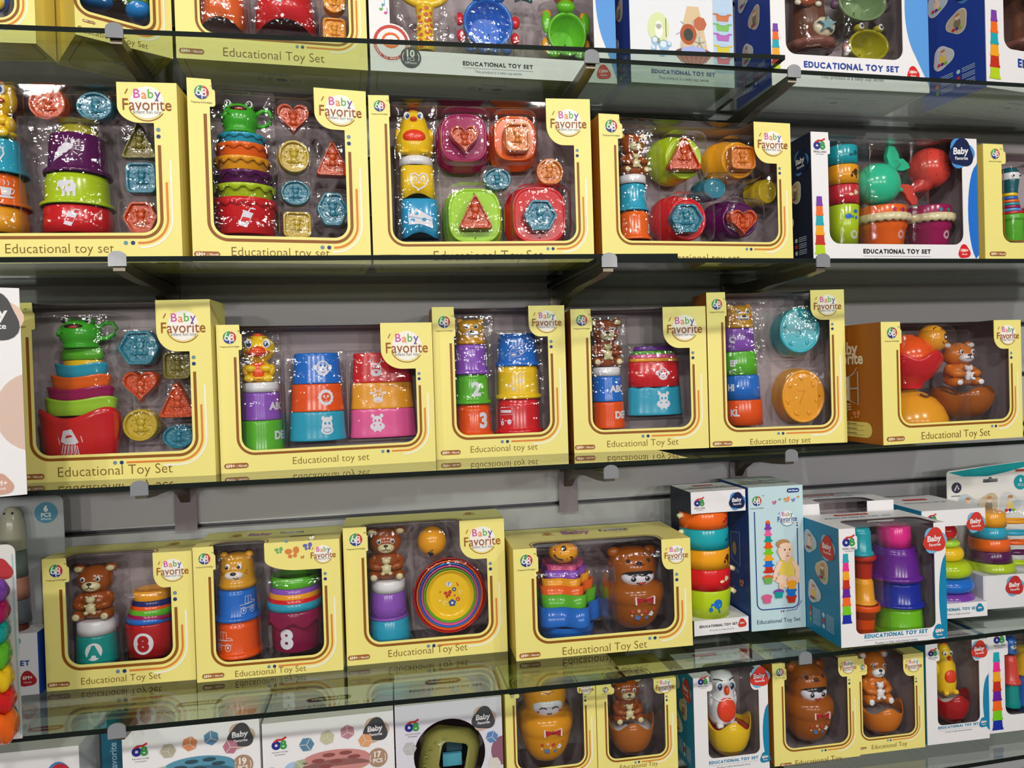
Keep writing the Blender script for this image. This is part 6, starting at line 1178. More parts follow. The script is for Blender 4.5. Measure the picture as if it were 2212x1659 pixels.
    D = Deco(fn, .0028); dx = o.get('dx', 0.); zc = h*o.get('dv', .5); s = h*o.get('ds', .62)*.5
    if dx: 
        R_ = rf(zc); dx = R_*math.asin(max(-.97, min(.97, dx/R_)))
    if o.get('dec'): icon(D, o['dec'], dx, zc, s, o.get('decc', 'E9E6F0') if not o.get('inv') else 'E9E6F0', col)
    if o.get('dec2'): icon(D, o['dec2'], .004, h*.25, h*.12, 'E9E6F0', col)
    if o.get('text'): D.text(o['text'], dx, zc, 'E4E4EC', 1, size=h*(.62 if len(o['text']) == 1 and o['text'].isdigit() else .36), bold=.05)
    if o.get('disc'):
        q = h*.28; D.disc(dx, zc, q*.95, q*1.05, 'EDE9EE', 1, 24); D.text(o['disc'], dx, zc, col, 2, size=q*1.9, bold=.07)
    D.build('printed_motif', obj_)
    if hd is not None:
        H = MB(); sx = hd if hd else 1; Rr = max(ht, rb)
        H.tube([(sx*(Rr-.003), -.004, h*.78), (sx*(Rr+.004), -.008, h*.80), (sx*(Rr+.009), -.009, h*.72)], .0050, mat('cream', 'plastic'), 10); H.build('handle', obj_)
def star_pts(n, r1, r2): return [((r1 if k % 2 == 0 else r2)*math.sin(PI*k/n), (r1 if k % 2 == 0 else r2)*math.cos(PI*k/n)) for k in range(2*n)]
def rounded(poly, r, n=4):
    out = []; N = len(poly)
    for i in range(N):
        a, b, c = Vector(poly[i-1]), Vector(poly[i]), Vector(poly[(i+1) % N]); p = b+(a-b).normalized()*r; q = b+(c-b).normalized()*r
        for k in range(n+1): t = k/n; w_ = p*(1-t)**2+b*2*t*(1-t)+q*t*t; out.append((w_.x, w_.y))
    return out
def shape(sh):
    """outline in the unit square, counter-clockwise seen from the front"""
    if sh in ('circle', 'oval'): return arc(0, 0, 1, 1, 0, 360, 32)[:-1]
    if sh == 'square': return rounded([(-1, -1), (1, -1), (1, 1), (-1, 1)], .45, 5)
    if sh == 'squircle': return rounded([(-1, -1), (1, -1), (1, 1), (-1, 1)], .8, 8)
    if sh == 'tri': return rounded([(-1.12, -1), (1.12, -1), (0, 1.22)], .34, 5)
    if sh == 'hex': return rounded([(math.cos(k*PI/3)*1.02, math.sin(k*PI/3)*1.13) for k in range(6)], .16, 3)
    if sh == 'heart':
        p = []
        for k in range(40):
            t = -2*PI*k/40; p.append((16*math.sin(t)**3/17, (13*math.cos(t)-5*math.cos(2*t)-2*math.cos(3*t)-math.cos(4*t)+2.5)/14.6))
        return p
def block(place, T, phrase):
    k, lab, u, v, w, h, y, col, o = T; out = [(x*w/2, z*h/2) for x, z in shape(o['sh'])]; m = MB(); c = mat(col, 'gel'); th = min(.016, y)
    q = .012
    m.loft(out, [(1.03, th, 0, 0), (1.0, th*.3, 0, 0), (1.0, -.001, 0, 0), (.965, -.003, 0, 0), (.86, -.003, 0, 0), (.80, .0025, 0, 0)], c)
    ob = m.build('shape_block'); place(ob, 'shape_block', lab, 'shape block', u, v+h/2, y, 'shape blocks')
    e = MB(); s = min(w, h)*.5
    e.ell((0, .001, s*.18), (s*.26, .0022, s*.24), c, 12, 6); e.ell((-s*.22, .001, s*.42), (s*.10, .002, s*.10), c, 8, 5); e.ell((s*.22, .001, s*.42), (s*.10, .002, s*.10), c, 8, 5); e.ell((0, .001, -s*.22), (s*.22, .0022, s*.22), c, 12, 6)
    e.ell((-s*.27, .001, -s*.33), (s*.11, .002, s*.10), c, 8, 5); e.ell((s*.27, .001, -s*.33), (s*.11, .002, s*.10), c, 8, 5)
    for a in range(10): e.ell((s*.56*math.cos(a*.628), .0015, s*.56*math.sin(a*.628)), (s*.05, .0014, s*.05), c, 6, 4)
    e.build('raised_relief', ob)
def facecup(place, T, phrase):
    k, lab, u, v, w, h, y, col, o = T; out = [(x*w/2, z*h/2) for x, z in shape(o['sh'])]; m = MB(); c = mat(col, 'plastic'); L = o['L']; sc = o['sc']; ox, oz = o.get('ox', 0), o.get('oz', 0)
    if o['sh'] == 'squircle': R = [(sc*1.05, L, ox, oz), (sc*1.05, L*.9, ox*.9, oz*.9), (sc, L*.88, ox*.88, oz*.88), (1.02, .004, 0, 0), (1.0, .001, 0, 0), (.97, 0, 0, 0), (.93, .0, 0, 0), (.90, .003, 0, 0)]
    elif o.get('text'): R = [(sc, L, ox, oz), (1.05, L*.55, ox*.55, oz), (1.02, L*.5, ox*.5, oz), (1.0, .004, 0, 0), (.985, .001, 0, 0), (.95, 0, 0, 0), (.90, .0, 0, 0), (.87, .003, 0, 0)]
    else: R = [(sc, L, ox, oz), (sc, L*.62, ox*.62, oz*.62), (1.06, L*.55, ox*.55, oz*.55), (1.03, L*.3, ox*.3, oz*.3), (.99, L*.26, ox*.26, oz*.26), (.98, .003, 0, 0), (.93, 0, 0, 0), (.86, .0, 0, 0), (.83, .002, 0, 0)]
    m.loft(out, R, c)
    for p in m.s: pass
    m.s = [True]*(len(m.s)-1)+[False]
    ob = m.build('stacking_cup'); place(ob, 'stacking_cup', lab, 'stacking cup', u, v+h/2, y, 'cups facing forward')
    e = MB()
    if o.get('text'):
        D = Deco(flatmap(.0022)); D.text(o['text'], -.002, 0, col, 1, size=h*.36, bold=-.03); n = int(o['text'])
        for i in range(n):
            a = PI/2+2*PI*i/n; e.ell((w*.34*math.cos(a)-.002, .0025, h*.34*math.sin(a)), (w*.045, .0014, h*.05), c, 10, 5); e.ell((w*.34*math.cos(a+.12)-.002, .0025, h*.36*math.sin(a+.12)), (w*.025, .0018, h*.025), c, 8, 5)
        vs, fs, x0, x1 = glyphs(o['text'], -.03); kk = h*.40
        pts = [((a_-(x0+x1)/2)*kk-.002, .0010, (b_-.34)*kk) for a_, b_ in vs]; e.add(pts, fs, c, False); e.add([(p[0]+.0006, .0016, p[2]-.0008) for p in pts], fs, c, False)
        e.ell((w*.38, .002, .0), (.0014, .001, .0014), 'black', 8, 5); e.build('raised_relief', ob)
    elif o['sh'] == 'squircle':
        for z in (h*.41, -h*.41): e.ell((0, .0005, z), (.0012, .0012, .0012), 'black', 8, 5)
        e.build('vent_hole', ob)
def sphere_eye(m, c, r, look=(0, 0), blue=None, sc=1.25):
    x, y, z = c
    m.ell((x, y, z), (r, r*.45, r*sc), mat('wht'), 14, 8)
    if blue: m.ell((x+look[0]*r, y-r*.22, z+look[1]*r), (r*.70, r*.32, r*.85), mat('2458A8'), 12, 7); m.ell((x+look[0]*r, y-r*.36, z+look[1]*r), (r*.42, r*.25, r*.5), mat('black'), 10, 6)
    else: m.ell((x+look[0]*r, y-r*.25, z+look[1]*r), (r*.70, r*.3, r*.78), mat('black'), 12, 7)
    m.ell((x+look[0]*r-r*.2, y-r*.60, z+look[1]*r+r*.3), (r*.2, r*.1, r*.22), mat('wht'), 8, 5)
def bear(place, T, phrase):
    k, lab, u, v, w, h, y, col, o = T; H = h; sx = w/.70; X = lambda x: x*sx; Yy = lambda q: q*sx*.9; Z = lambda z: z*H
    r = place(None, 'toy_bear', lab, 'toy bear', u, v, y, 'toy bears'); c = mat(col); cr = mat(o.get('cub', 'cream') if o.get('cub') else 'D9CFA0')
    E = lambda m, p, q, cc, nu=20, nv=12: m.ell((X(p[0]), Yy(p[1]), Z(p[2])), (X(q[0]), Yy(q[1]), Z(q[2])), cc, nu, nv)
    m = MB(); E(m, (0, 0, .72), (.31, .28, .265), c, 28, 16); E(m, (0, .02, .30), (.27, .25, .29), c, 24, 14); E(m, (0, .0, .135), (.30, .26, .13), c)
    for s in (-1, 1):
        m.tube([(X(s*.21), Yy(.0), Z(.43)), (X(s*.29), Yy(-.08), Z(.35)), (X(s*.26), Yy(-.22), Z(.29)), (X(s*.13), Yy(-.30), Z(.29))], [X(.075), X(.08), X(.075), X(.06)], c, 10)
        E(m, (s*.14, -.30, .29), (.065, .065, .045), c, 10, 8); E(m, (s*.24, -.16, .11), (.115, .20, .105), c, 16, 10)
    m.build('body', r)
    for s in (-1, 1):
        m = MB(); E(m, (s*.275, .0, .925), (.118, .07, .085), c, 16, 10); E(m, (s*.28, -.055, .925), (.078, .035, .055), cr, 12, 8); m.build('ear', r)
        m = MB(); E(m, (s*.245, -.335, .105), (.068, .03, .062), cr, 14, 8); m.build('paw_pad', r)
        m = MB(); sphere_eye(m, (X(s*.13), Yy(-.265), Z(.775)), X(.044), (0, 0), None, 1.15); m.build('eye', r)
    m = MB(); E(m, (0, -.215, .645), (.165, .12, .105), cr, 20, 12)
    for s in (-1, 1): m.tube([(X(s*.004), Yy(-.338), Z(.640)), (X(s*.03), Yy(-.330), Z(.617)), (X(s*.075), Yy(-.312), Z(.618)), (X(s*.105), Yy(-.290), Z(.637))], X(.0075), mat('black'), 5)
    m.build('muzzle', r)
    m = MB(); E(m, (0, -.325, .70), (.045, .03, .026), mat('black'), 12, 8); m.tube([(0, Yy(-.342), Z(.69)), (0, Yy(-.342), Z(.642))], X(.006), mat('black'), 5); m.build('nose', r)
    m = MB(); E(m, (0, -.285, .405), (.085, .07, .062), cr, 14, 10); E(m, (0, -.28, .25), (.095, .08, .10), cr, 14, 10)
    for s in (-1, 1): E(m, (s*.062, -.285, .455), (.03, .025, .022), cr, 8, 6); E(m, (s*.07, -.33, .175), (.045, .04, .035), cr, 8, 6); E(m, (s*.085, -.31, .30), (.03, .03, .025), cr, 8, 6)
    m.build('held_cub', r)
def bird(place, T, phrase):
    k, lab, u, v, w, h, y, col, o = T; r = place(None, 'toy_'+k, lab, 'toy '+k, u, v, y, 'toy birds'); c = mat(col); og = mat('F0521C'); sx = w; Z = lambda z: z*h; m = MB()
    if k == 'duck':
        m.ell((0, 0, Z(.68)), (sx*.49, sx*.44, Z(.29)), c, 28, 16); m.ell((0, .0, Z(.22)), (sx*.40, sx*.38, Z(.24)), c, 24, 14); m.ell((0, 0, Z(.095)), (sx*.46, sx*.40, Z(.09)), c)
        for s in (-1, 1): m.ell((s*sx*.38, -sx*.15, Z(.24)), (sx*.12, sx*.25, Z(.13)), c, 14, 10); m.ell((s*sx*.27, -sx*.37, Z(.08)), (sx*.17, sx*.12, Z(.075)), c, 12, 8)
    else:
        pr = [(.0004, 0), (.40, .01), (.47, .10), (.50, .24), (.49, .38), (.43, .52), (.37, .66), (.33, .78), (.27, .88), (.17, .96), (.0004, 1.)]
        if k == 'owl': pr = [(.0004, 0), (.36, .01), (.44, .10), (.48, .26), (.47, .42), (.42, .54), (.42, .62), (.44, .74), (.42, .86), (.32, .95), (.0004, 1.)]
        m.lathe([(a*sx, Z(b)) for a, b in pr], c, 36)
        for s in (-1, 1): m.ell((s*sx*.43, 0, Z(.46)), (sx*.09, sx*.2, Z(.16)), c, 12, 10)
    m.build('body', r)
    m = MB()
    if k == 'duck':
        m.ell((0, -sx*.40, Z(.60)), (sx*.36, sx*.26, Z(.05)), og, 20, 8); m.ell((0, -sx*.42, Z(.645)), (sx*.22, sx*.2, Z(.085)), og, 18, 10); m.ell((0, -sx*.44, Z(.555)), (sx*.26, sx*.17, Z(.05)), mat('C8341A'), 18, 8)
    else: m.ell((0, -sx*(.36 if k == 'chick' else .43), Z(.735 if k == 'chick' else .70)), (sx*.095, sx*.12, Z(.05 if k == 'chick' else .09)), og, 14, 10)
    m.build('beak', r)
    for s in (-1, 1):
        m = MB()
        if k == 'duck': sphere_eye(m, (s*sx*.26, -sx*.375, Z(.775)), sx*.115, (-.1*s, -.05), 1, 1.25)
        elif k == 'chick': sphere_eye(m, (s*sx*.17, -sx*.275, Z(.82)), sx*.085, (-.15*s, -.1), 1, 1.3)
        else: sphere_eye(m, (s*sx*.22, -sx*.34, Z(.76)), sx*.155, (-.1*s, 0), 1, 1.15)
        m.build('eye', r)
        m = MB(); fy = -sx*.40
        if k == 'duck': m.tube([(s*sx*px_, -sx*(.44*math.sqrt(max(.02, 1-((pz-.68)/.29)**2-(px_/.49)**2))+.005), Z(pz)) for px_, pz in ((.14, .893), (.21, .902), (.28, .896), (.35, .872))], sx*.013, mat('6A4A20'), 5); m.build('eyebrow', r)
        elif k == 'owl': m.tube([(s*sx*px_, -sx*math.sqrt(max(.01, .415**2-px_*px_)), Z(pz)) for px_, pz in ((.12, .872), (.20, .890), (.28, .888), (.36, .868))], sx*.020, mat('black'), 6); m.build('eyebrow', r)
        if k != 'duck':
            m = MB(); q = c
            for j in (-1, 0, 1): m.ell((s*sx*.25+j*sx*.06, -sx*.40, Z(.05)), (sx*.06, sx*.12, Z(.05)), q, 10, 7)
            m.build('foot', r)
    m = MB()
    if k == 'duck':
        m.ell((0, -sx*.345, Z(.20)), (sx*.17, sx*.06, Z(.16)), og, 16, 10); m.ell((0, -sx*.33, Z(.36)), (sx*.20, sx*.06, Z(.045)), og, 14, 8)
        m.build('bib', r); m = MB()
        for s in (-1, 1): m.ell((s*sx*.22, -sx*.36, Z(.28)), (sx*.18, sx*.10, Z(.075)), c, 14, 9)
        m.build('wing', r); m = MB(); m.ell((0, -sx*.05, Z(.955)), (sx*.16, sx*.22, Z(.04)), og, 12, 8); m.build('crest', r)
    else:
        m.ell((0, -sx*.40, Z(.36 if k == 'chick' else .33)), (sx*.29 if k == 'chick' else sx*.33, sx*.13, Z(.155 if k == 'chick' else .235)), mat('F2421E', 'gel'), 22, 12); m.build('belly_patch', r)
        if k == 'chick': m = MB(); m.ell((0, 0, Z(.975)), (sx*.13, sx*.13, Z(.035)), og, 12, 8); m.ell((-sx*.05, 0, Z(.985)), (sx*.07, sx*.1, Z(.03)), og, 10, 6); m.build('crest', r)
        else:
            m = MB(); m.tube([(sx*.47*math.sin(a), -sx*.455*math.cos(a), Z(.55-.045*abs(math.sin(a*3)))) for a in [-1.3+2.6*i/20 for i in range(21)]], sx*.02, c, 6); m.build('face_ruff', r)
def frogcup(place, T, phrase):
    k, lab, u, v, w, h, y, col, o = T; r = place(None, 'frog_cup', lab, 'toy cup', u, v, y, 'frog mugs'); c = mat('3FAE2A'); R = w*.36; cx = -w*.115; Z = lambda z: z*h; m = MB()
    m.lathe([(.0004, 0), (R*.90, 0), (R*.92, Z(.08)), (R*.84, Z(.10)), (R*.80, Z(.13)), (R*.95, Z(.25)), (R*1.02, Z(.42)), (R*.98, Z(.58)), (R*.90, Z(.72)), (R*.74, Z(.84)), (R*.4, Z(.93)), (.0004, Z(.95))], c, 36, None, (cx, 0, 0))
    for s in (-1, 1): m.ell((cx+s*R*.55, -R*.28, Z(.87)), (R*.29, R*.27, Z(.125)), c, 16, 10)
    for s in (-1,): m.tube([(cx+s*R*.9, -R*.35, Z(.52)), (cx+s*R*.78, -R*.72, Z(.44)), (cx+s*R*.62, -R*.82, Z(.56))], R*.12, c, 8)
    for j in range(3): m.ell((cx-R*(.62-.1*j), -R*.90, Z(.58-.05*j)), (R*.08, R*.08, Z(.035)), c, 8, 6)
    m.build('body', r)
    m = MB(); m.tube([(cx+R*.88+.0, 0, Z(.66)), (cx+R*1.25, 0, Z(.80)), (cx+R*1.62, 0, Z(.80)), (cx+R*1.82, 0, Z(.62)), (cx+R*1.68, 0, Z(.42)), (cx+R*1.3, 0, Z(.31)), (cx+R*.95, 0, Z(.30))], R*.12, c, 10); m.build('handle', r)
    for s in (-1, 1): m = MB(); sphere_eye(m, (cx+s*R*.58, -R*.49, Z(.885)), R*.19, (-.1, 0), None, 1.1); m.build('eye', r)
    m = MB(); m.ell((cx, -R*.80, Z(.685)), (R*.47, R*.24, Z(.085)), mat('3A1414'), 18, 9); m.ell((cx+R*.04, -R*.92, Z(.655)), (R*.26, R*.14, Z(.045)), mat('D0483C'), 14, 8); m.build('mouth', r)
def bearhead(place, T, phrase):
    k, lab, u, v, w, h, y, col, o = T; blue = col == 'blu'; r = place(None, 'bear_head_cup' if not blue else 'hat_cup', lab, 'stacking cup', u, v, y, 'head shaped cups'); c = mat(col); R = w*.47; Z = lambda z: z*h; m = MB()
    m.lathe([(R*1.0, .0006), (R*1.06, 0), (R*1.06, Z(.13)), (R*1.0, Z(.145)), (R*.99, Z(.3)), (R*.97, Z(.55)), (R*.90, Z(.76)), (R*.72, Z(.89)), (R*.4, Z(.945)), (.0004, Z(.955))], c, 40)
    m.build('body', r)
    for s in (-1, 1): m = MB(); m.ell((s*R*.70, 0, Z(.90)), (R*.24, R*.2, Z(.11)), c, 14, 10); m.build('ear', r)
    for s in (-1, 1): m = MB(); sphere_eye(m, (s*R*.32, -R*.90, Z(.66)), R*.15, (-.25 if not o.get('cheek') else 0, -.1), None, 1.15); m.build('eye', r)
    m = MB(); m.ell((0, -R*.84, Z(.40)), (R*.52, R*.26, Z(.14)), mat('F0E6DC'), 20, 10)
    m.tube([(R*.0, -R*1.10, Z(.36)), (R*.14, -R*1.09, Z(.325)), (R*.30, -R*1.05, Z(.35))], R*.022, mat('black'), 5)
    if o.get('cheek'): m.tube([(-R*.0, -R*1.10, Z(.36)), (-R*.14, -R*1.09, Z(.325)), (-R*.28, -R*1.05, Z(.35))], R*.022, mat('black'), 5)
    m.build('muzzle', r)
    m = MB(); m.ell((0, -R*1.07, Z(.465)), (R*.17, R*.08, Z(.05)), mat('black'), 14, 8); m.build('nose', r)
    m = MB()
    for s in (-1, 1):
        if o.get('cheek'): m.ell((s*R*.46, -R*.93, Z(.42)), (R*.10, R*.06, Z(.055)), mat('D8304A'), 12, 7)
        else:
            for dx, dz in ((0, 0), (.08, .05), (.07, -.04)): m.ell((s*R*(.60+dx), -R*(.79-dx*.8), Z(.46+dz)), (R*.03, R*.03, Z(.02)), mat('3A2410'), 6, 5)
    m.build('cheek_marks', r)
def face_on(m, c, R, kind):
    x, y, z = c
def ball(place, T, phrase):
    k, lab, u, v, w, h, y, col, o = T; r = place(None, 'toy_ball', lab, 'toy ball', u, v+h/2, y, 'toy balls'); R = w/2; m = MB(); m.ell((0, 0, 0), (R, R, h/2), mat(col), 32, 20); m.build('body', r)
    def on(a, b, rr=1.0): a, b = math.radians(a), math.radians(b); return (R*rr*math.sin(a)*math.cos(b), -R*rr*math.cos(a)*math.cos(b), h/2*rr*math.sin(b))
    f = o.get('face')
    if f:
        m = MB(); ea = {1: [(20, 5)], 2: [(-12, -42)], 3: [(-10, 32)]}[f]
        for a, b in ea: p = on(a, b, .97); m.ell(p, (R*.20, R*.12, R*.24), mat('black'), 14, 9); p = on(a-6, b-2, 1.07); m.ell(p, (R*.09, R*.05, R*.10), mat('wht'), 8, 6)
        m.build('eye', r); m = MB()
        if f == 1: m.tube([on(-35, 38, 1.0), on(-28, 48, 1.01), on(-15, 52, 1.01)], R*.035, mat('black'), 6); m.tube([on(8, 44, 1.), on(18, 38, 1.01), on(30, 40, 1.)], R*.035, mat('black'), 6); m.ell(on(58, 8, .98), (R*.12, R*.1, R*.14), mat('D8402C'), 10, 7); m.tube([on(2, -12, 1.), on(8, -20, 1.01), on(18, -22, 1.)], R*.03, mat('black'), 6)
        elif f == 2: m.tube([on(-14, -30, 1.01), on(-6, -26, 1.01), on(2, -24, 1.)], R*.03, mat('black'), 6); m.tube([on(-30, -62, 1.), on(0, -70, 1.01), on(25, -60, 1.)], R*.03, mat('C04A20'), 6)
        else: m.tube([on(-50, 2, 1.), on(-42, -12, 1.01), on(-28, -22, 1.01), on(-14, -26, 1.)], R*.06, mat('black'), 7); m.tube([on(14, -10, 1.), on(24, -14, 1.01), on(30, -26, 1.01), on(28, -36, 1.)], R*.05, mat('black'), 7); m.ell(on(-46, 26, .98), (R*.11, R*.1, R*.11), mat('D8402C'), 10, 7); m.ell(on(2, -18, .99), (R*.045, R*.03, R*.045), mat('black'), 8, 6); m.ell(on(-22, 12, .99), (R*.045, R*.03, R*.045), mat('black'), 8, 6)
        m.build('mouth', r)
def bowl(place, T, phrase):
    k, lab, u, v, w, h, y, col, o = T; m = MB(); c = mat(col); out = [(x*w/2, z*h/2) for x, z in shape('circle')]; q = .962
    dp = .030-.0045*(5-o['inner'])
    m.loft(out, [(.825, dp+.0015, 0, 0), (.98, .004, 0, 0), (1.0, .002, 0, 0), (1.0, 0, 0, 0), (.985, -.001, 0, 0), (q+.01, -.001, 0, 0), (q, .001, 0, 0), (.815, dp, 0, 0)], c)
    m.s = [True]*(len(m.s)-1)+[False]
    ob = m.build('nesting_bowl'); place(ob, 'nesting_bowl', lab, 'nesting bowl', u, v+h/2, y, 'nested bowls')
    if o.get('print'):
        D = Deco(flatmap(dp)); s = w*.36
        def fl(x, z, r_, c1, c2):
            for kk in range(5): D.disc(x+r_*.6*math.cos(kk*1.2566+.3), z+r_*.6*math.sin(kk*1.2566+.3), r_*.5, r_*.5, c1, 1, 10)
            D.disc(x, z, r_*.4, r_*.4, c2, 2, 10)
        butterfly(D, -s*.12, s*.02, s*.24, 'C8382C', 1); D.stroke([(-s*.2, -s*.2), (s*.05, s*.2)], s*.08, 'C8382C', 3); fl(s*.12, -s*.50, s*.20, '2A5CB0', 'E8E4F0'); fl(s*.45, -s*.3, s*.12, 'D0442C', 'F4D040'); fl(s*.25, s*.28, s*.12, '30508C', 'F0F0F0'); D.disc(-s*.05, s*.60, s*.17, s*.15, 'E8ECF4', 1, 12); D.stroke([(-s*.08, s*.52), (-s*.08, s*.70), (s*.05, s*.66)], s*.05, '2A50B0', 2); D.stroke([(s*.42, s*.66), (s*.46, s*.48), (s*.55, s*.5)], s*.06, 'C04A30', 1)
        D.poly([(-s*.62, s*.22), (-s*.50, s*.22), (-s*.56, s*.10)], 'D04428', 1); D.stroke(arc(s*.62, s*.10, s*.10, s*.10, 0, 300, 10), s*.035, 'F6EFC8', 1); D.stroke(arc(-s*.3, -s*.48, s*.10, s*.10, 0, 300, 10), s*.035, 'F6EFC8', 1); D.disc(-s*.6, -s*.32, s*.06, s*.06, 'F6EFC8', 1, 10); D.disc(s*.27, -s*.08, s*.06, s*.06, 'D04428', 1, 8); D.build('printed_motif', ob)
def doll(place, T, phrase):
    k, lab, u, v, w, h, y, col, o = T; r = place(None, 'nesting_doll', lab, 'doll', u, v, y, 'hooded dolls'); c = mat(col); R = w/2; Z = lambda z: z*h; m = MB(); f = .86
    pr = [(.0004, 0), (.25, .005), (.50, .04), (.70, .12), (.84, .22), (.92, .33), (.94, .365), (.975, .38), (1.0, .44), (.995, .50), (.93, .55), (.80, .578), (.70, .592), (.70, .62), (.76, .68), (.78, .76), (.74, .85), (.58, .93), (.34, .975), (.0004, .985)]
    m.lathe([(a*R, Z(b)) for a, b in pr], c, 44, lambda a, k2, rr, z: (rr, z))
    for s in (-1, 1): m.ell((s*R*.60, 0, Z(.925)), (R*.22, R*.14, Z(.065)), c, 16, 10)
    m.build('body', r)
    boy = o['face'] == 'boy'
    m = MB(); m.ell((0, -R*.50, Z(.672)), (R*.54, R*.36, Z(.115)), mat('E9E6F2'), 28, 14); m.build('face', r)
    if boy:
        q = MB(); q.ell((0, -R*.50, Z(.672)), (R*.555, R*.378, Z(.121)), mat('1C1A20'), 48, 40); m = MB(); keep = []
        for f_ in q.f:
            cx_ = sum(q.v[i_][0] for i_ in f_)/len(f_)/R; cz_ = sum(q.v[i_][2] for i_ in f_)/len(f_)/h
            if cz_ > .712+.022*abs(cx_)-.016*abs(math.sin(cx_*9+.5)) and sum(q.v[i_][1] for i_ in f_)/len(f_) < -R*.45: keep.append(f_)
        m.add(q.v, keep, mat('1C1A20'), True)
        m.build('hair', r)
        for s in (-1, 1):
            m = MB(); m.ell((s*R*.22, -R*.835, Z(.668)), (R*.085, R*.03, Z(.028)), mat('black'), 12, 8); m.ell((s*R*.22-R*.03, -R*.865, Z(.680)), (R*.028, R*.015, Z(.010)), mat('wht'), 8, 6); m.build('eye', r)
        m = MB(); m.ell((R*.02, -R*.83, Z(.615)), (R*.13, R*.03, Z(.014)), mat('B8302C'), 12, 7); m.tube([(-R*.13, -R*.85, Z(.625)), (R*.0, -R*.84, Z(.604)), (R*.17, -R*.80, Z(.629))], R*.018, mat('black'), 5); m.build('mouth', r)
        m = MB()
        for s in (-1, 1): m.ell((s*R*.32, -R*.63, Z(.862)), (R*.07, R*.06, Z(.024)), mat('black'), 10, 7)
        m.ell((0, -R*.72, Z(.845)), (R*.11, R*.07, Z(.019)), mat('black'), 12, 7); m.tube([(-R*.24, -R*.68, Z(.845)), (-R*.13, -R*.74, Z(.822)), (0, -R*.77, Z(.832)), (R*.13, -R*.74, Z(.822)), (R*.24, -R*.68, Z(.845))], R*.016, mat('black'), 5); m.ell((0, -R*.765, Z(.815)), (R*.05, R*.03, Z(.010)), mat('C0402C'), 8, 6); m.build('hood_face', r)
    else:
        for s in (-1, 1):
            m = MB(); m.tube([(s*R*.33, -R*.80, Z(.672)), (s*R*.25, -R*.84, Z(.690)), (s*R*.13, -R*.86, Z(.684)), (s*R*.10, -R*.86, Z(.672))], R*.02, mat('black'), 5); m.build('eye', r)
            m = MB(); m.ell((s*R*.38, -R*.77, Z(.640)), (R*.05, R*.03, Z(.010)), mat('C0303C'), 10, 6); m.build('cheek', r)
        m = MB(); m.tube([(-R*.08, -R*.85, Z(.625)), (-R*.03, -R*.855, Z(.616)), (0, -R*.855, Z(.624)), (R*.03, -R*.855, Z(.616)), (R*.08, -R*.85, Z(.625))], R*.018, mat('black'), 5); m.build('mouth', r)
        m = MB(); m.tube([(-R*.2, -R*.70, Z(.845)), (0, -R*.77, Z(.828)), (R*.2, -R*.70, Z(.845))], R*.016, mat('7A4A10'), 5); m.build('hood_face', r)
    m = MB(); yy = -R*.985; X = R*.08
    for cc, k_, o_ in (('F3E2E2', 1.2, 0), ('B01C24', 1., -.0008)):
        for s in (-1, 1):
            p = rounded([(0, -.03), (.26, -.12), (.27, .10), (0, .03)] if s > 0 else [(0, .03), (-.27, .10), (-.26, -.12), (0, -.03)], .02, 2)
            m.loft([((x+(.0))*R*k_+X, z*R*k_+Z(.43)) for x, z in p], [(1, yy+.012+o_, 0, 0), (1, yy+.0015+o_, 0, 0), (1, yy-.0005+o_, 0, 0)], mat(cc))
    m.ell((X, yy-.001, Z(.43)), (R*.055, R*.04, R*.06), mat('8C1218'), 10, 7); m.build('bow', r)
    m = MB()
    for x, z, q, cc in ((-.28, .285, .06, 'C83A2A'), (-.10, .295, .055, 'E8B0A0'), (.10, .285, .07, 'C83A2A'), (.30, .25, .085, 'D8DCE8'), (-.12, .215, .095, '4A7AB0'), (.16, .205, .06, '4A7AB0'), (.0, .245, .03, 'E8E0D0'), (-.3, .235, .03, 'E8E0D0'), (.42, .30, .035, 'C83A2A'), (-.05, .185, .03, 'C83A2A')):
        rz = R*(.62+.9*z)*1.0; zz = z
        rr = (.84+.08*(zz-.22)/.11 if zz > .22 else .70+.14*(zz-.12)/.10)*R
        a = math.asin(max(-.9, min(.9, x*R/rr)))
        for kk in range(5): m.ell((rr*math.sin(a)+R*q*.6*math.cos(kk*1.257), -rr*math.cos(a)-.0003, Z(zz)+R*q*.6*math.sin(kk*1.257)), (R*q*.5, .0009, R*q*.5), mat(cc), 8, 5)
    m.build('flower_print', r)
def egg(place, T, phrase):
    k, lab, u, v, w, h, y, col, o = T; r = place(None, 'rocking_egg', lab, 'rocking toy', u, v, y, 'rocking half eggs'); R = w/2; c = mat(col); m = MB(); H = h*.88
    def md(a, k2, rr, z): return rr, z+(H*.13*math.cos(4*a+.6) if k2 in (7, 8, 9) else 0)
    pr = [(.0004, 0), (R*.34, H*.03), (R*.62, H*.15), (R*.82, H*.33), (R*.94, H*.54), (R*.985, H*.70), (R, H*.80), (R, H*.96), (R*.97, H*.96), (R*.955, H*.82)]
    m.lathe(pr, c, 56, md); m.build('eggshell', r)
    m = MB(); m.lathe([(R*.945, H*.64), (R*.94, H*.74), (R*.55, H*.76), (.0004, H*.77)], mat(o.get('inside', 'brn') if o.get('inside') else col), 36); m.build('floor_disc', r)
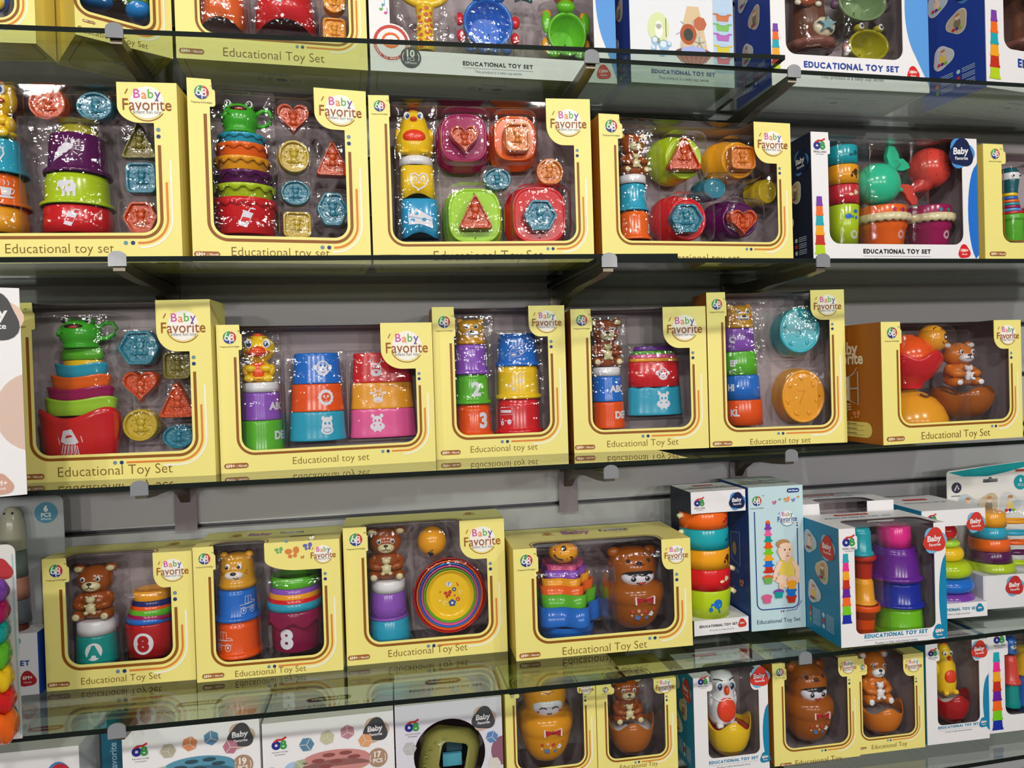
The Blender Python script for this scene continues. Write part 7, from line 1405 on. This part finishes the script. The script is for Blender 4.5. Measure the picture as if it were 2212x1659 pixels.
def whale(place, T, phrase):
    k, lab, u, v, w, h, y, col, o = T; r = place(None, 'toy_whale', lab, 'toy whale', u, v, y, 'toy whales'); c = mat(col); m = MB(); up = o['tail'] == 'ur'
    if up:
        q = w*.39; cx, cz = -w*.11, h*.35; m.ell((cx, 0, cz), (q, w*.30, h*.34), c, 32, 18)
        tp = [(cx+q*.45, 0, cz+h*.20), (cx+q*.75, 0, cz+h*.30), (cx+q*1.0, -.004, cz+h*.36)]; m.tube(tp, [w*.14, w*.09, w*.06], c, 12)
        fl = [(.12, .62), (.05, .80), (.10, .98), (.20, .97), (.27, .86), (.29, .77), (.36, .78), (.46, .70), (.49, .63), (.36, .58), (.22, .585)]
    else:
        q = w*.36; cx, cz = w*.14, h*.65; m.ell((cx, 0, cz), (q, w*.28, h*.34), c, 32, 18)
        tp = [(cx-q*.35, 0, cz-h*.24), (cx-q*.75, 0, cz-h*.33), (cx-q*1.0, -.004, cz-h*.38)]; m.tube(tp, [w*.17, w*.09, w*.055], c, 12)
        fl = [(-.30, .36), (-.46, .36), (-.50, .30), (-.42, .24), (-.36, .20), (-.32, .12), (-.22, .02), (-.15, .03), (-.14, .12), (-.20, .22), (-.18, .29)]
        fl = fl[::1]
    m.build('body', r)
    m = MB(); m.loft([(x*w, z*h) for x, z in (fl if up else fl)][::-1 if up else 1], [(1., .004, 0, 0), (1., -.004, 0, 0), (.99, -.0052, .0005, .0005)], c); m.s = [False]*len(m.s); m.build('tail_fin', r)
    m = MB()
    if not up:
        for a, b in ((-20, 10), (-5, 25), (10, 5), (5, -15), (25, 20), (-15, -30), (20, -30), (-30, 35)): A, B = math.radians(a), math.radians(b); m.ell((cx+q*math.sin(A)*math.cos(B), -w*.282*math.cos(A)*math.cos(B), cz+h*.34*math.sin(B)), (.0011, .0011, .0011), mat('8C1E1C'), 6, 5)
        m.build('spout_hole', r)
    else:
        m.ell((cx+q*.90, -w*.10, cz-h*.10), (w*.05, w*.05, h*.04), c, 10, 8); m.build('mouth', r); m = MB(); m.ell((cx+q*.72, -w*.22, cz+h*.06), (.0012, .0012, .0012), mat('black'), 6, 5); m.build('eye', r)
def pot(place, T, phrase):
    k, lab, u, v, w, h, y, col, o = T; r = place(None, 'flower_pot_cup', lab, 'toy cup', u, v, y, 'flower pot cups'); c = mat(col); R = w*.42; m = MB()
    m.lathe([(.0004, 0), (R*.80, 0), (R*.83, .002), (R*.93, h*.42), (R*.99, h*.46), (R*.99, h*.97), (R*.97, h), (R*.92, h), (R*.90, h*.6), (.0004, h*.6)], c, 40); m.build('body', r)
    m = MB(); m.lathe([(R*1.0, h*.60), (R*1.14, h*.585), (R*1.17, h*.66), (R*1.16, h*.76), (R*1.10, h*.79), (R*1.0, h*.78)], mat('cream'), 96, lambda a, k2, rr, z: (rr*(1+.012*math.cos(22*a)), z+(h*.02*math.cos(22*a) if z < h*.62 else 0))); m.build('scalloped_rim', r)
    D = Deco(wrap(lambda z: R*(.83+.1*z/(h*.42))), .0028); icon(D, o['dec'], R*.22, h*.25, h*.12, 'F2D9DC', col); D.fn = wrap(lambda z: R*.99)
    for x, rr_, cc in ((-.15, .05, 'B0305A' if col == 'ora' else '2A8A94'), (.12, .03, 'C8402C'), (.28, .05, '8A2A6A' if col == 'ora' else '2A8A94'), (.5, .03, 'C8402C')): D.disc(R*x, h*.86, h*rr_, h*rr_, cc, 1, 10)
    D.build('printed_motif', r)
def monster(place, T, phrase):
    k, lab, u, v, w, h, y, col, o = T; r = place(None, 'monster_head_cup', lab, 'toy cup', u, v, y); R = w*.47; m = MB(); m.lathe([(R*.8, 0), (R*.86, h*.2), (R*.95, h*.4), (R, h*.6), (R*.95, h*.8), (R*.7, h*.95), (.0004, h)], mat(col), 32); m.build('body', r)
    m = MB(); m.lathe([(R*1.0, h*.5), (R*1.03, h*.55), (R*1.03, h*.68), (R*.99, h*.75)], mat('wht'), 32); m.build('mask_band', r)
    for s in (-1, 1): m = MB(); sphere_eye(m, (s*R*.42, -R*.95, h*.62), R*.2); m.build('eye', r)
def figure(place, T, phrase):
    k, lab, u, v, w, h, y, col, o = T; r = place(None, 'soft_toy', lab, 'soft toy', u, v, y)
    if k == 'figure': m = MB(); m.ell((0, 0, h*.5), (w*.5, w*.4, h*.5), mat(col), 20, 12); m.build('body', r); m = MB(); m.ell((0, -w*.3, h*.2), (w*.4, w*.25, h*.2), mat('yel'), 14, 9); m.build('foot', r); return
    m = MB(); m.ell((w*.05, .01, h*.62), (w*.34, w*.28, h*.36), mat('yel'), 24, 14); m.build('body', r)
    for s, x in ((-1, -.27), (1, .30)):
        m = MB(); q = 1 if s < 0 else .62
        m.ell((w*x, -w*.10, h*.25), (w*.28*q, w*.24, h*.13), mat('grn'), 20, 12)
        for j in range(4): m.tube([(w*x+w*.285*q*math.cos(a)*(1-.15*j), -w*.10-w*.245*math.sin(a)*(1-.1*j), h*(.25+.05*(j-1.5))) for a in [PI*i/12 for i in range(13)]], .0012, mat('lime'), 5)
        m.build('leg', r); m = MB(); m.ell((w*x*1.05, -w*.16, h*.10), (w*.27*q, w*.22, h*.11), mat('2A8AD8'), 20, 12); m.build('foot', r)
def giraffe(place, T, phrase):
    k, lab, u, v, w, h, y, col, o = T; r = place(None, 'giraffe_net', lab, 'bath toy', u, v, y); c = mat(col); X = -w*.02; m = MB()
    m.tube([(X, 0, 0), (X, 0, h*.12), (X, 0, h*.30), (X, 0, h*.42)], [w*.17, w*.16, w*.135, w*.16], c, 20)
    m.tube([(X+w*.5*math.cos(a)*.98, 0, h*.70+h*.26*math.sin(a)) for a in [2*PI*i/32 for i in range(32)]], w*.07, c, 10, True); m.ell((X, 0, h*.46), (w*.24, w*.08, h*.06), c, 16, 10); m.build('handle', r)
    rnd = random.Random(3); rg = lambda z: w*(.17-.01*z/(h*.12) if z < h*.12 else .16-.025*(z-h*.12)/(h*.18) if z < h*.3 else .135+.025*(z-h*.3)/(h*.12))
    wf = wrap(rg); D = Deco(lambda u2, v2, l: tuple(a+b for a, b in zip(wf(u2, v2, l), (X, 0, 0))), .0028)
    for i in range(20):
        z = h*(.025+.37*i/20); xx = w*.11*(-1, .15, .95)[i % 3]*(1 if i % 2 else .8); D.poly([(xx+w*.042*rnd.uniform(.8, 1.2)*math.cos(q*.9), z+h*.017*rnd.uniform(.8, 1.25)*math.sin(q*.9)) for q in range(7)], 'D8662A', 1)
    D.build('spots', r)
    m = MB()
    for i in range(-4, 5): m.tube([(X+w*.11*i, .002, h*.70-h*.25*math.sqrt(max(0, 1-(i*.22)**2))), (X+w*.11*i, .004, h*.70+h*.25*math.sqrt(max(0, 1-(i*.22)**2)))], .0007, mat('E8E8E8'), 4)
    m.build('net', r)
def scoopcup(place, T, phrase):
    k, lab, u, v, w, h, y, col, o = T; kind = k
    nm = {'crabcup': 'crab_cup', 'turtlecup': 'turtle_cup', 'frogpot': 'frog_cup'}[k]; r = place(None, nm, lab, 'bath toy', u, v, y); c = mat({'crabcup': '2070D0', 'turtlecup': '6CC824'}.get(k, o.get('pot', 'olive')))
    if k == 'frogpot': R = w*.47; cx, cz = 0, h*.42; Rz = h*.42
    elif k == 'crabcup': R = w*.40; cx, cz = 0, h*.55; Rz = h*.43
    else: R = w*.36; cx, cz = w*.03, h*.47; Rz = h*.40
    out = [(x*R, z*Rz) for x, z in shape('circle')]; m = MB()
    m.loft(out, [(.62, .046, cx, cz), (.80, .020, cx, cz), (.97, .004, cx, cz), (1.0, 0, cx, cz), (1., -.004, cx, cz), (.95, -.006, cx, cz), (.88, -.004, cx, cz), (.84, .0, cx, cz), (.60, .040, cx, cz)], c); m.s = [True]*(len(m.s)-1)+[False]
    if k == 'crabcup': [m.ell((cx+s*R*.45, -.004, cz+Rz*1.02), (R*.24, R*.18, Rz*.22), c, 14, 9) for s in (-1, 1)]; [m.ell((cx+R*x, -.006, cz-Rz*1.05), (R*.22, R*.2, Rz*.2), c, 12, 8) for x in (-.75, -.25, .2, .7)]
    elif k == 'turtlecup': m.ell((cx-R*.05, -.004, cz+Rz*1.22), (R*.48, R*.3, Rz*.30), c, 18, 10)
    else: [m.ell((cx+s*R*.48, -.003, cz+Rz*1.05), (R*.25, R*.22, Rz*.24), c, 14, 9) for s in (-1, 1)]
    m.build('bowl', r)
    for s in (-1, 1):
        m = MB()
        if k == 'crabcup': m.ell((cx+s*R*1.12, .004, cz+Rz*.15), (R*.2, R*.16, Rz*.26), mat('red'), 12, 8); m.ell((cx+s*R*1.10, .004, cz-Rz*.50), (R*.18, R*.16, Rz*.24), mat('red'), 12, 8); m.build('claw', r)
        elif k == 'turtlecup': m.ell((cx+s*R*1.02, .003, cz+Rz*.55), (R*.24, R*.18, Rz*.52), c, 14, 9); m.ell((cx+s*R*.98, .006, cz+Rz*.92), (R*.24, R*.14, Rz*.22), mat('amb'), 12, 8); m.ell((cx+s*R*1.08, .008, cz-Rz*.45), (R*.18, R*.14, Rz*.35), mat('amb'), 12, 8); m.ell((cx+s*R*.7, .0, cz-Rz*.85), (R*.35, R*.18, Rz*.25), c, 12, 8); m.build('flipper', r)
        else: m.ell((cx+s*R*1.02, .006, cz-Rz*.1), (R*.16, R*.16, Rz*.25), mat('C08A7A' if o['pot'] == 'olive' else '7A5A7A'), 10, 8); m.build('arm', r)
        m = MB(); ex, ez = {'crabcup': (.45, 1.06), 'turtlecup': (.11, 1.24), 'frogpot': (.48, 1.08)}[k]; sphere_eye(m, (cx+s*R*ex-(R*.05 if k == 'turtlecup' else 0), -R*.24 if k != 'turtlecup' else -R*.30, cz+Rz*ez), R*.11); m.build('eye', r)
    m = MB()
    for dx, dz in ((.3, -.1), (.3, -.3), (.2, -.45), (-.25, -.35)): m.ell((cx+R*dx*.6, .0385, cz+Rz*dz*.6), (.0016, .0012, .0016), mat('0A2A4A' if k == 'crabcup' else '3A4A10'), 7, 5)
    m.build('drain_hole', r)
def starfish(place, T, phrase):
    k, lab, u, v, w, h, y, col, o = T; r = place(None, 'toy_starfish', lab, 'bath toy', u, v, y); m = MB(); out = rounded(star_pts(5, 1, .5), .2, 3)[::-1]; m.loft([(x*w/2, z*h/2+h/2) for x, z in out], [(1, .008, 0, 0), (1, 0, 0, 0), (.9, -.004, 0, h*.05)], mat(col)); m.build('body', r)
def seatower(place, T, phrase):
    k, lab, u, v, w, h, y, col, o = T; r = place(None, 'water_tower_toy', lab, 'bath toy', u, v, y); m = MB(); R = w*.46
    m.lathe([(R*.9, 0), (R*1.0, h*.08), (R*.72, h*.13), (R*.78, h*.3), (R*.7, h*.55), (R*.6, h*.8), (R*.4, h), (.0004, h)], mat('6A4230'), 32, lambda a, k2, rr, z: (rr*(1+.05*math.cos(9*a)), z)); m.build('body', r)
    m = MB(); m.lathe([(R*.5, .0), (R*1.1, h*.03), (R*1.14, h*.09), (R*.9, h*.105)], mat('8C5A4E'), 60, lambda a, k2, rr, z: (rr*(1+.05*abs(math.cos(6*a))), z)); m.build('shell_basin', r)
    m = MB(); x, z = -R*.45, h*.56; m.ell((x, -R*.72, z), (R*.50, R*.3, h*.105), mat('B0603C'), 18, 10); m.ell((x+R*.05, -R*.95, z-h*.005), (R*.30, R*.16, h*.062), mat('1E3A30'), 9, 6)
    for dx, dz in ((-.5, -.08), (.5, -.08), (-.45, .09), (.45, .1)): m.ell((x+R*dx, -R*.80, z+h*dz), (R*.16, R*.1, h*.03), mat('E0D8C4'), 10, 7)
    m.build('turtle_relief', r)
    m = MB(); x, z = R*.35, h*.24; m.ell((x, -R*.72, z), (R*.55, R*.22, h*.11), mat('D8CDB0'), 14, 8); m.build('rock_relief', r)
    m = MB(); out = rounded(star_pts(5, 1, .38), .18, 3)[::-1]; m.loft([(x+px_*R*.5, z+pz*h*.10) for px_, pz in out], [(1., -R*.85, 0, 0), (1., -R*.98, 0, 0), (.9, -R*1.05, x*.1, z*.1)], mat('7FA4AC')); m.build('starfish_relief', r)
def domefig(place, T, phrase):
    k, lab, u, v, w, h, y, col, o = T; r = place(None, 'dome_toy', lab, 'stacking toy', u, v, y, 'dome toys'); R = w*.5; m = MB()
    if o.get('shell'):
        m.lathe([(.0004, h*.2), (R*.5, h*.25), (R*.78, h*.42), (R*.80, h*.62), (R*.72, h*.78), (R*.5, h*.92), (R*.22, h*.97), (R*.2, h), (.0004, h)], mat(col), 36); m.build('body', r)
        m = MB(); m.lathe([(R*.40, 0), (R*.45, h*.1), (R*.68, h*.2), (R*.88, h*.38), (R*.99, h*.56), (R*1.0, h*.62), (R*.96, h*.62), (R*.8, h*.4)], mat('red'), 60, lambda a, k2, rr, z: (rr, z+(h*.07*math.cos(5*a-1.2) if k2 in (4, 5, 6) else 0))); m.build('petal_shell', r)
    else:
        m.lathe([(.0004, 0), (R*.95, 0), (R, h*.05), (R*.97, h*.25), (R*.86, h*.5), (R*.68, h*.72), (R*.42, h*.88), (R*.22, h*.94), (R*.20, h), (.0004, h)], mat(col), 40); m.build('body', r)
        m = MB(); m.tube([(-R*.10, -R*.56, h*.86), (R*.0, -R*.66, h*.80), (R*.12, -R*.68, h*.82)], R*.03, mat('5A3410'), 6); m.build('eye', r)
def ring(place, T, phrase):
    k, lab, u, v, w, h, y, col, o = T; R = w/2; m = MB(); q = min(h/2, R*.3)
    pr = [(R-q+q*math.cos(t), h/2+h/2*math.sin(t)) for t in [-PI/2+PI*i/10 for i in range(11)]]
    m.lathe([(R*.3, 0)]+pr+[(R*.3, h)], mat(col, 'plastic'), 48, (lambda a, k2, rr, z: (rr*(1+.02*math.cos(24*a)), z)) if o.get('fl') == 1 else (lambda a, k2, rr, z: (rr*(1+.03*math.cos(9*a)), z-.003*math.cos(9*a)*min(1, rr/.03))) if o.get('fl') else None)
    ob = m.build('stacking_ring'); place(ob, 'stacking_ring', lab, 'stacking ring', u, v, y, 'soft stacking rings')
def knob(place, T, phrase):
    k, lab, u, v, w, h, y, col, o = T; m = MB(); m.ell((0, 0, h/2), (w/2, w/2, h/2), mat(col), 20, 12); ob = m.build('ring_topper'); place(ob, 'ring_topper', lab, 'stacking toy', u, v, y)
def tray(place, T, phrase):
    k, lab, u, v, w, h, y, col, o = T; m = MB(); m.lathe([(.0004, 0), (w*.42, 0), (w*.5, h*.3), (w*.5, h*.8), (w*.46, h*.8), (w*.42, h*.4), (.0004, h*.4)], mat(col), 36, lambda a, k2, rr, z: (rr, z)); ob = m.build('oval_lid'); ob.scale = (1, .5, 1); place(ob, 'oval_lid', lab, 'toy lid', u, v, y, 'oval lids')
def sortball(place, T, phrase):
    k, lab, u, v, w, h, y, col, o = T; r = place(None, 'sorter_ball', lab, 'shape sorter', u, v+h/2, y); R = w/2; c = mat(col); m = MB()
    # sphere with a rounded square opening turned to the front
    n = 40; sq = [(x*.40*R, z*.42*R) for x, z in shape('square')]; ro = math.radians(-12); sq = [(x*math.cos(ro)-z*math.sin(ro)+R*.10, x*math.sin(ro)+z*math.cos(ro)+R*.24) for x, z in sq]
    cx = sum(p[0] for p in sq)/len(sq); cz = sum(p[1] for p in sq)/len(sq); K = len(sq); vs = []; fs = []; D_ = .80
    steps = 12
    for i in range(steps+1):
        t = i/steps
        for x, z in sq:
            a = math.atan2(z-cz, x-cx); X, Zz = R*.995*math.cos(a), R*.995*math.sin(a)
            px_ = x*(1-t)+X*t; pz = z*(1-t)+Zz*t; yy = -math.sqrt(max(0, R*R-px_*px_-pz*pz))*D_; vs.append((px_, yy, pz))
    for i in range(steps):
        for q in range(K): fs.append((i*K+q, (i+1)*K+q, (i+1)*K+(q+1) % K, i*K+(q+1) % K))
    b = len(vs)
    for x, z in sq: vs.append((x*.94+cx*.06, -R*.60, z*.94+cz*.06))
    for q in range(K): fs.append((q, q+1 if q+1 < K else 0, b+(q+1) % K, b+q))
    m.add(vs, fs, c, True)
    rng = random.Random(5)
    for i in range(9):
        a = math.radians(20*i+100); x, z = R*.72*math.cos(a), R*.72*math.sin(a); yy = -math.sqrt(R*R-x*x-z*z)*D_; m.tube([(x+R*.07*math.cos(t), yy-.0006, z+R*.05*math.sin(t)) for t in [PI*j/5-.4 for j in range(6)]], .0012, c, 5)
    m.build('shell', r)
    m = MB(); m.ell((cx, R*.15, cz-R*.1), (R*.60, R*.3, R*.60), mat('1C2A2E'), 20, 12); m.build('dark_core', r)
    m = MB(); m.box((cx-R*.02, -R*.30, cz-R*.22), (R*.55, R*.12, R*.36), mat('4F9AB0', 'plastic')); m.box((cx+R*.05, -R*.26, cz+R*.16), (R*.45, R*.1, R*.3), mat('23434E', 'plastic')); m.build('inner_block', r)
KIND = dict(cup=cup, block=block, facecup=facecup, bear=bear, duck=bird, chick=bird, owl=bird, frogcup=frogcup, bearhead=bearhead, ball=ball, bowl=bowl, doll=doll, egg=egg, whale=whale, pot=pot, monster=monster, figure=figure, figure2=figure, giraffe=giraffe, crabcup=scoopcup, turtlecup=scoopcup, frogpot=scoopcup, starfish=starfish, seatower=seatower, domefig=domefig, ring=ring, knob=knob, tray=tray, sortball=sortball)
for b, toys in BOXES:
    make_box(b, toys)
    L = Vector(b['loc']); ca, sa = math.cos(b['rot']), math.sin(b['rot'])
    def place(o, name, label, cat, u, v, y, group=None, b=b, L=L, ca=ca, sa=sa):
        p = L+Vector((u*ca-y*sa, u*sa+y*ca, v))
        return thing(name, label+' in the '+b['phrase'], cat, p, b['rot'], (group+' in the '+b['phrase']) if group else None, o)
    for T in toys: KIND[T[0]](place, T, b['phrase'])
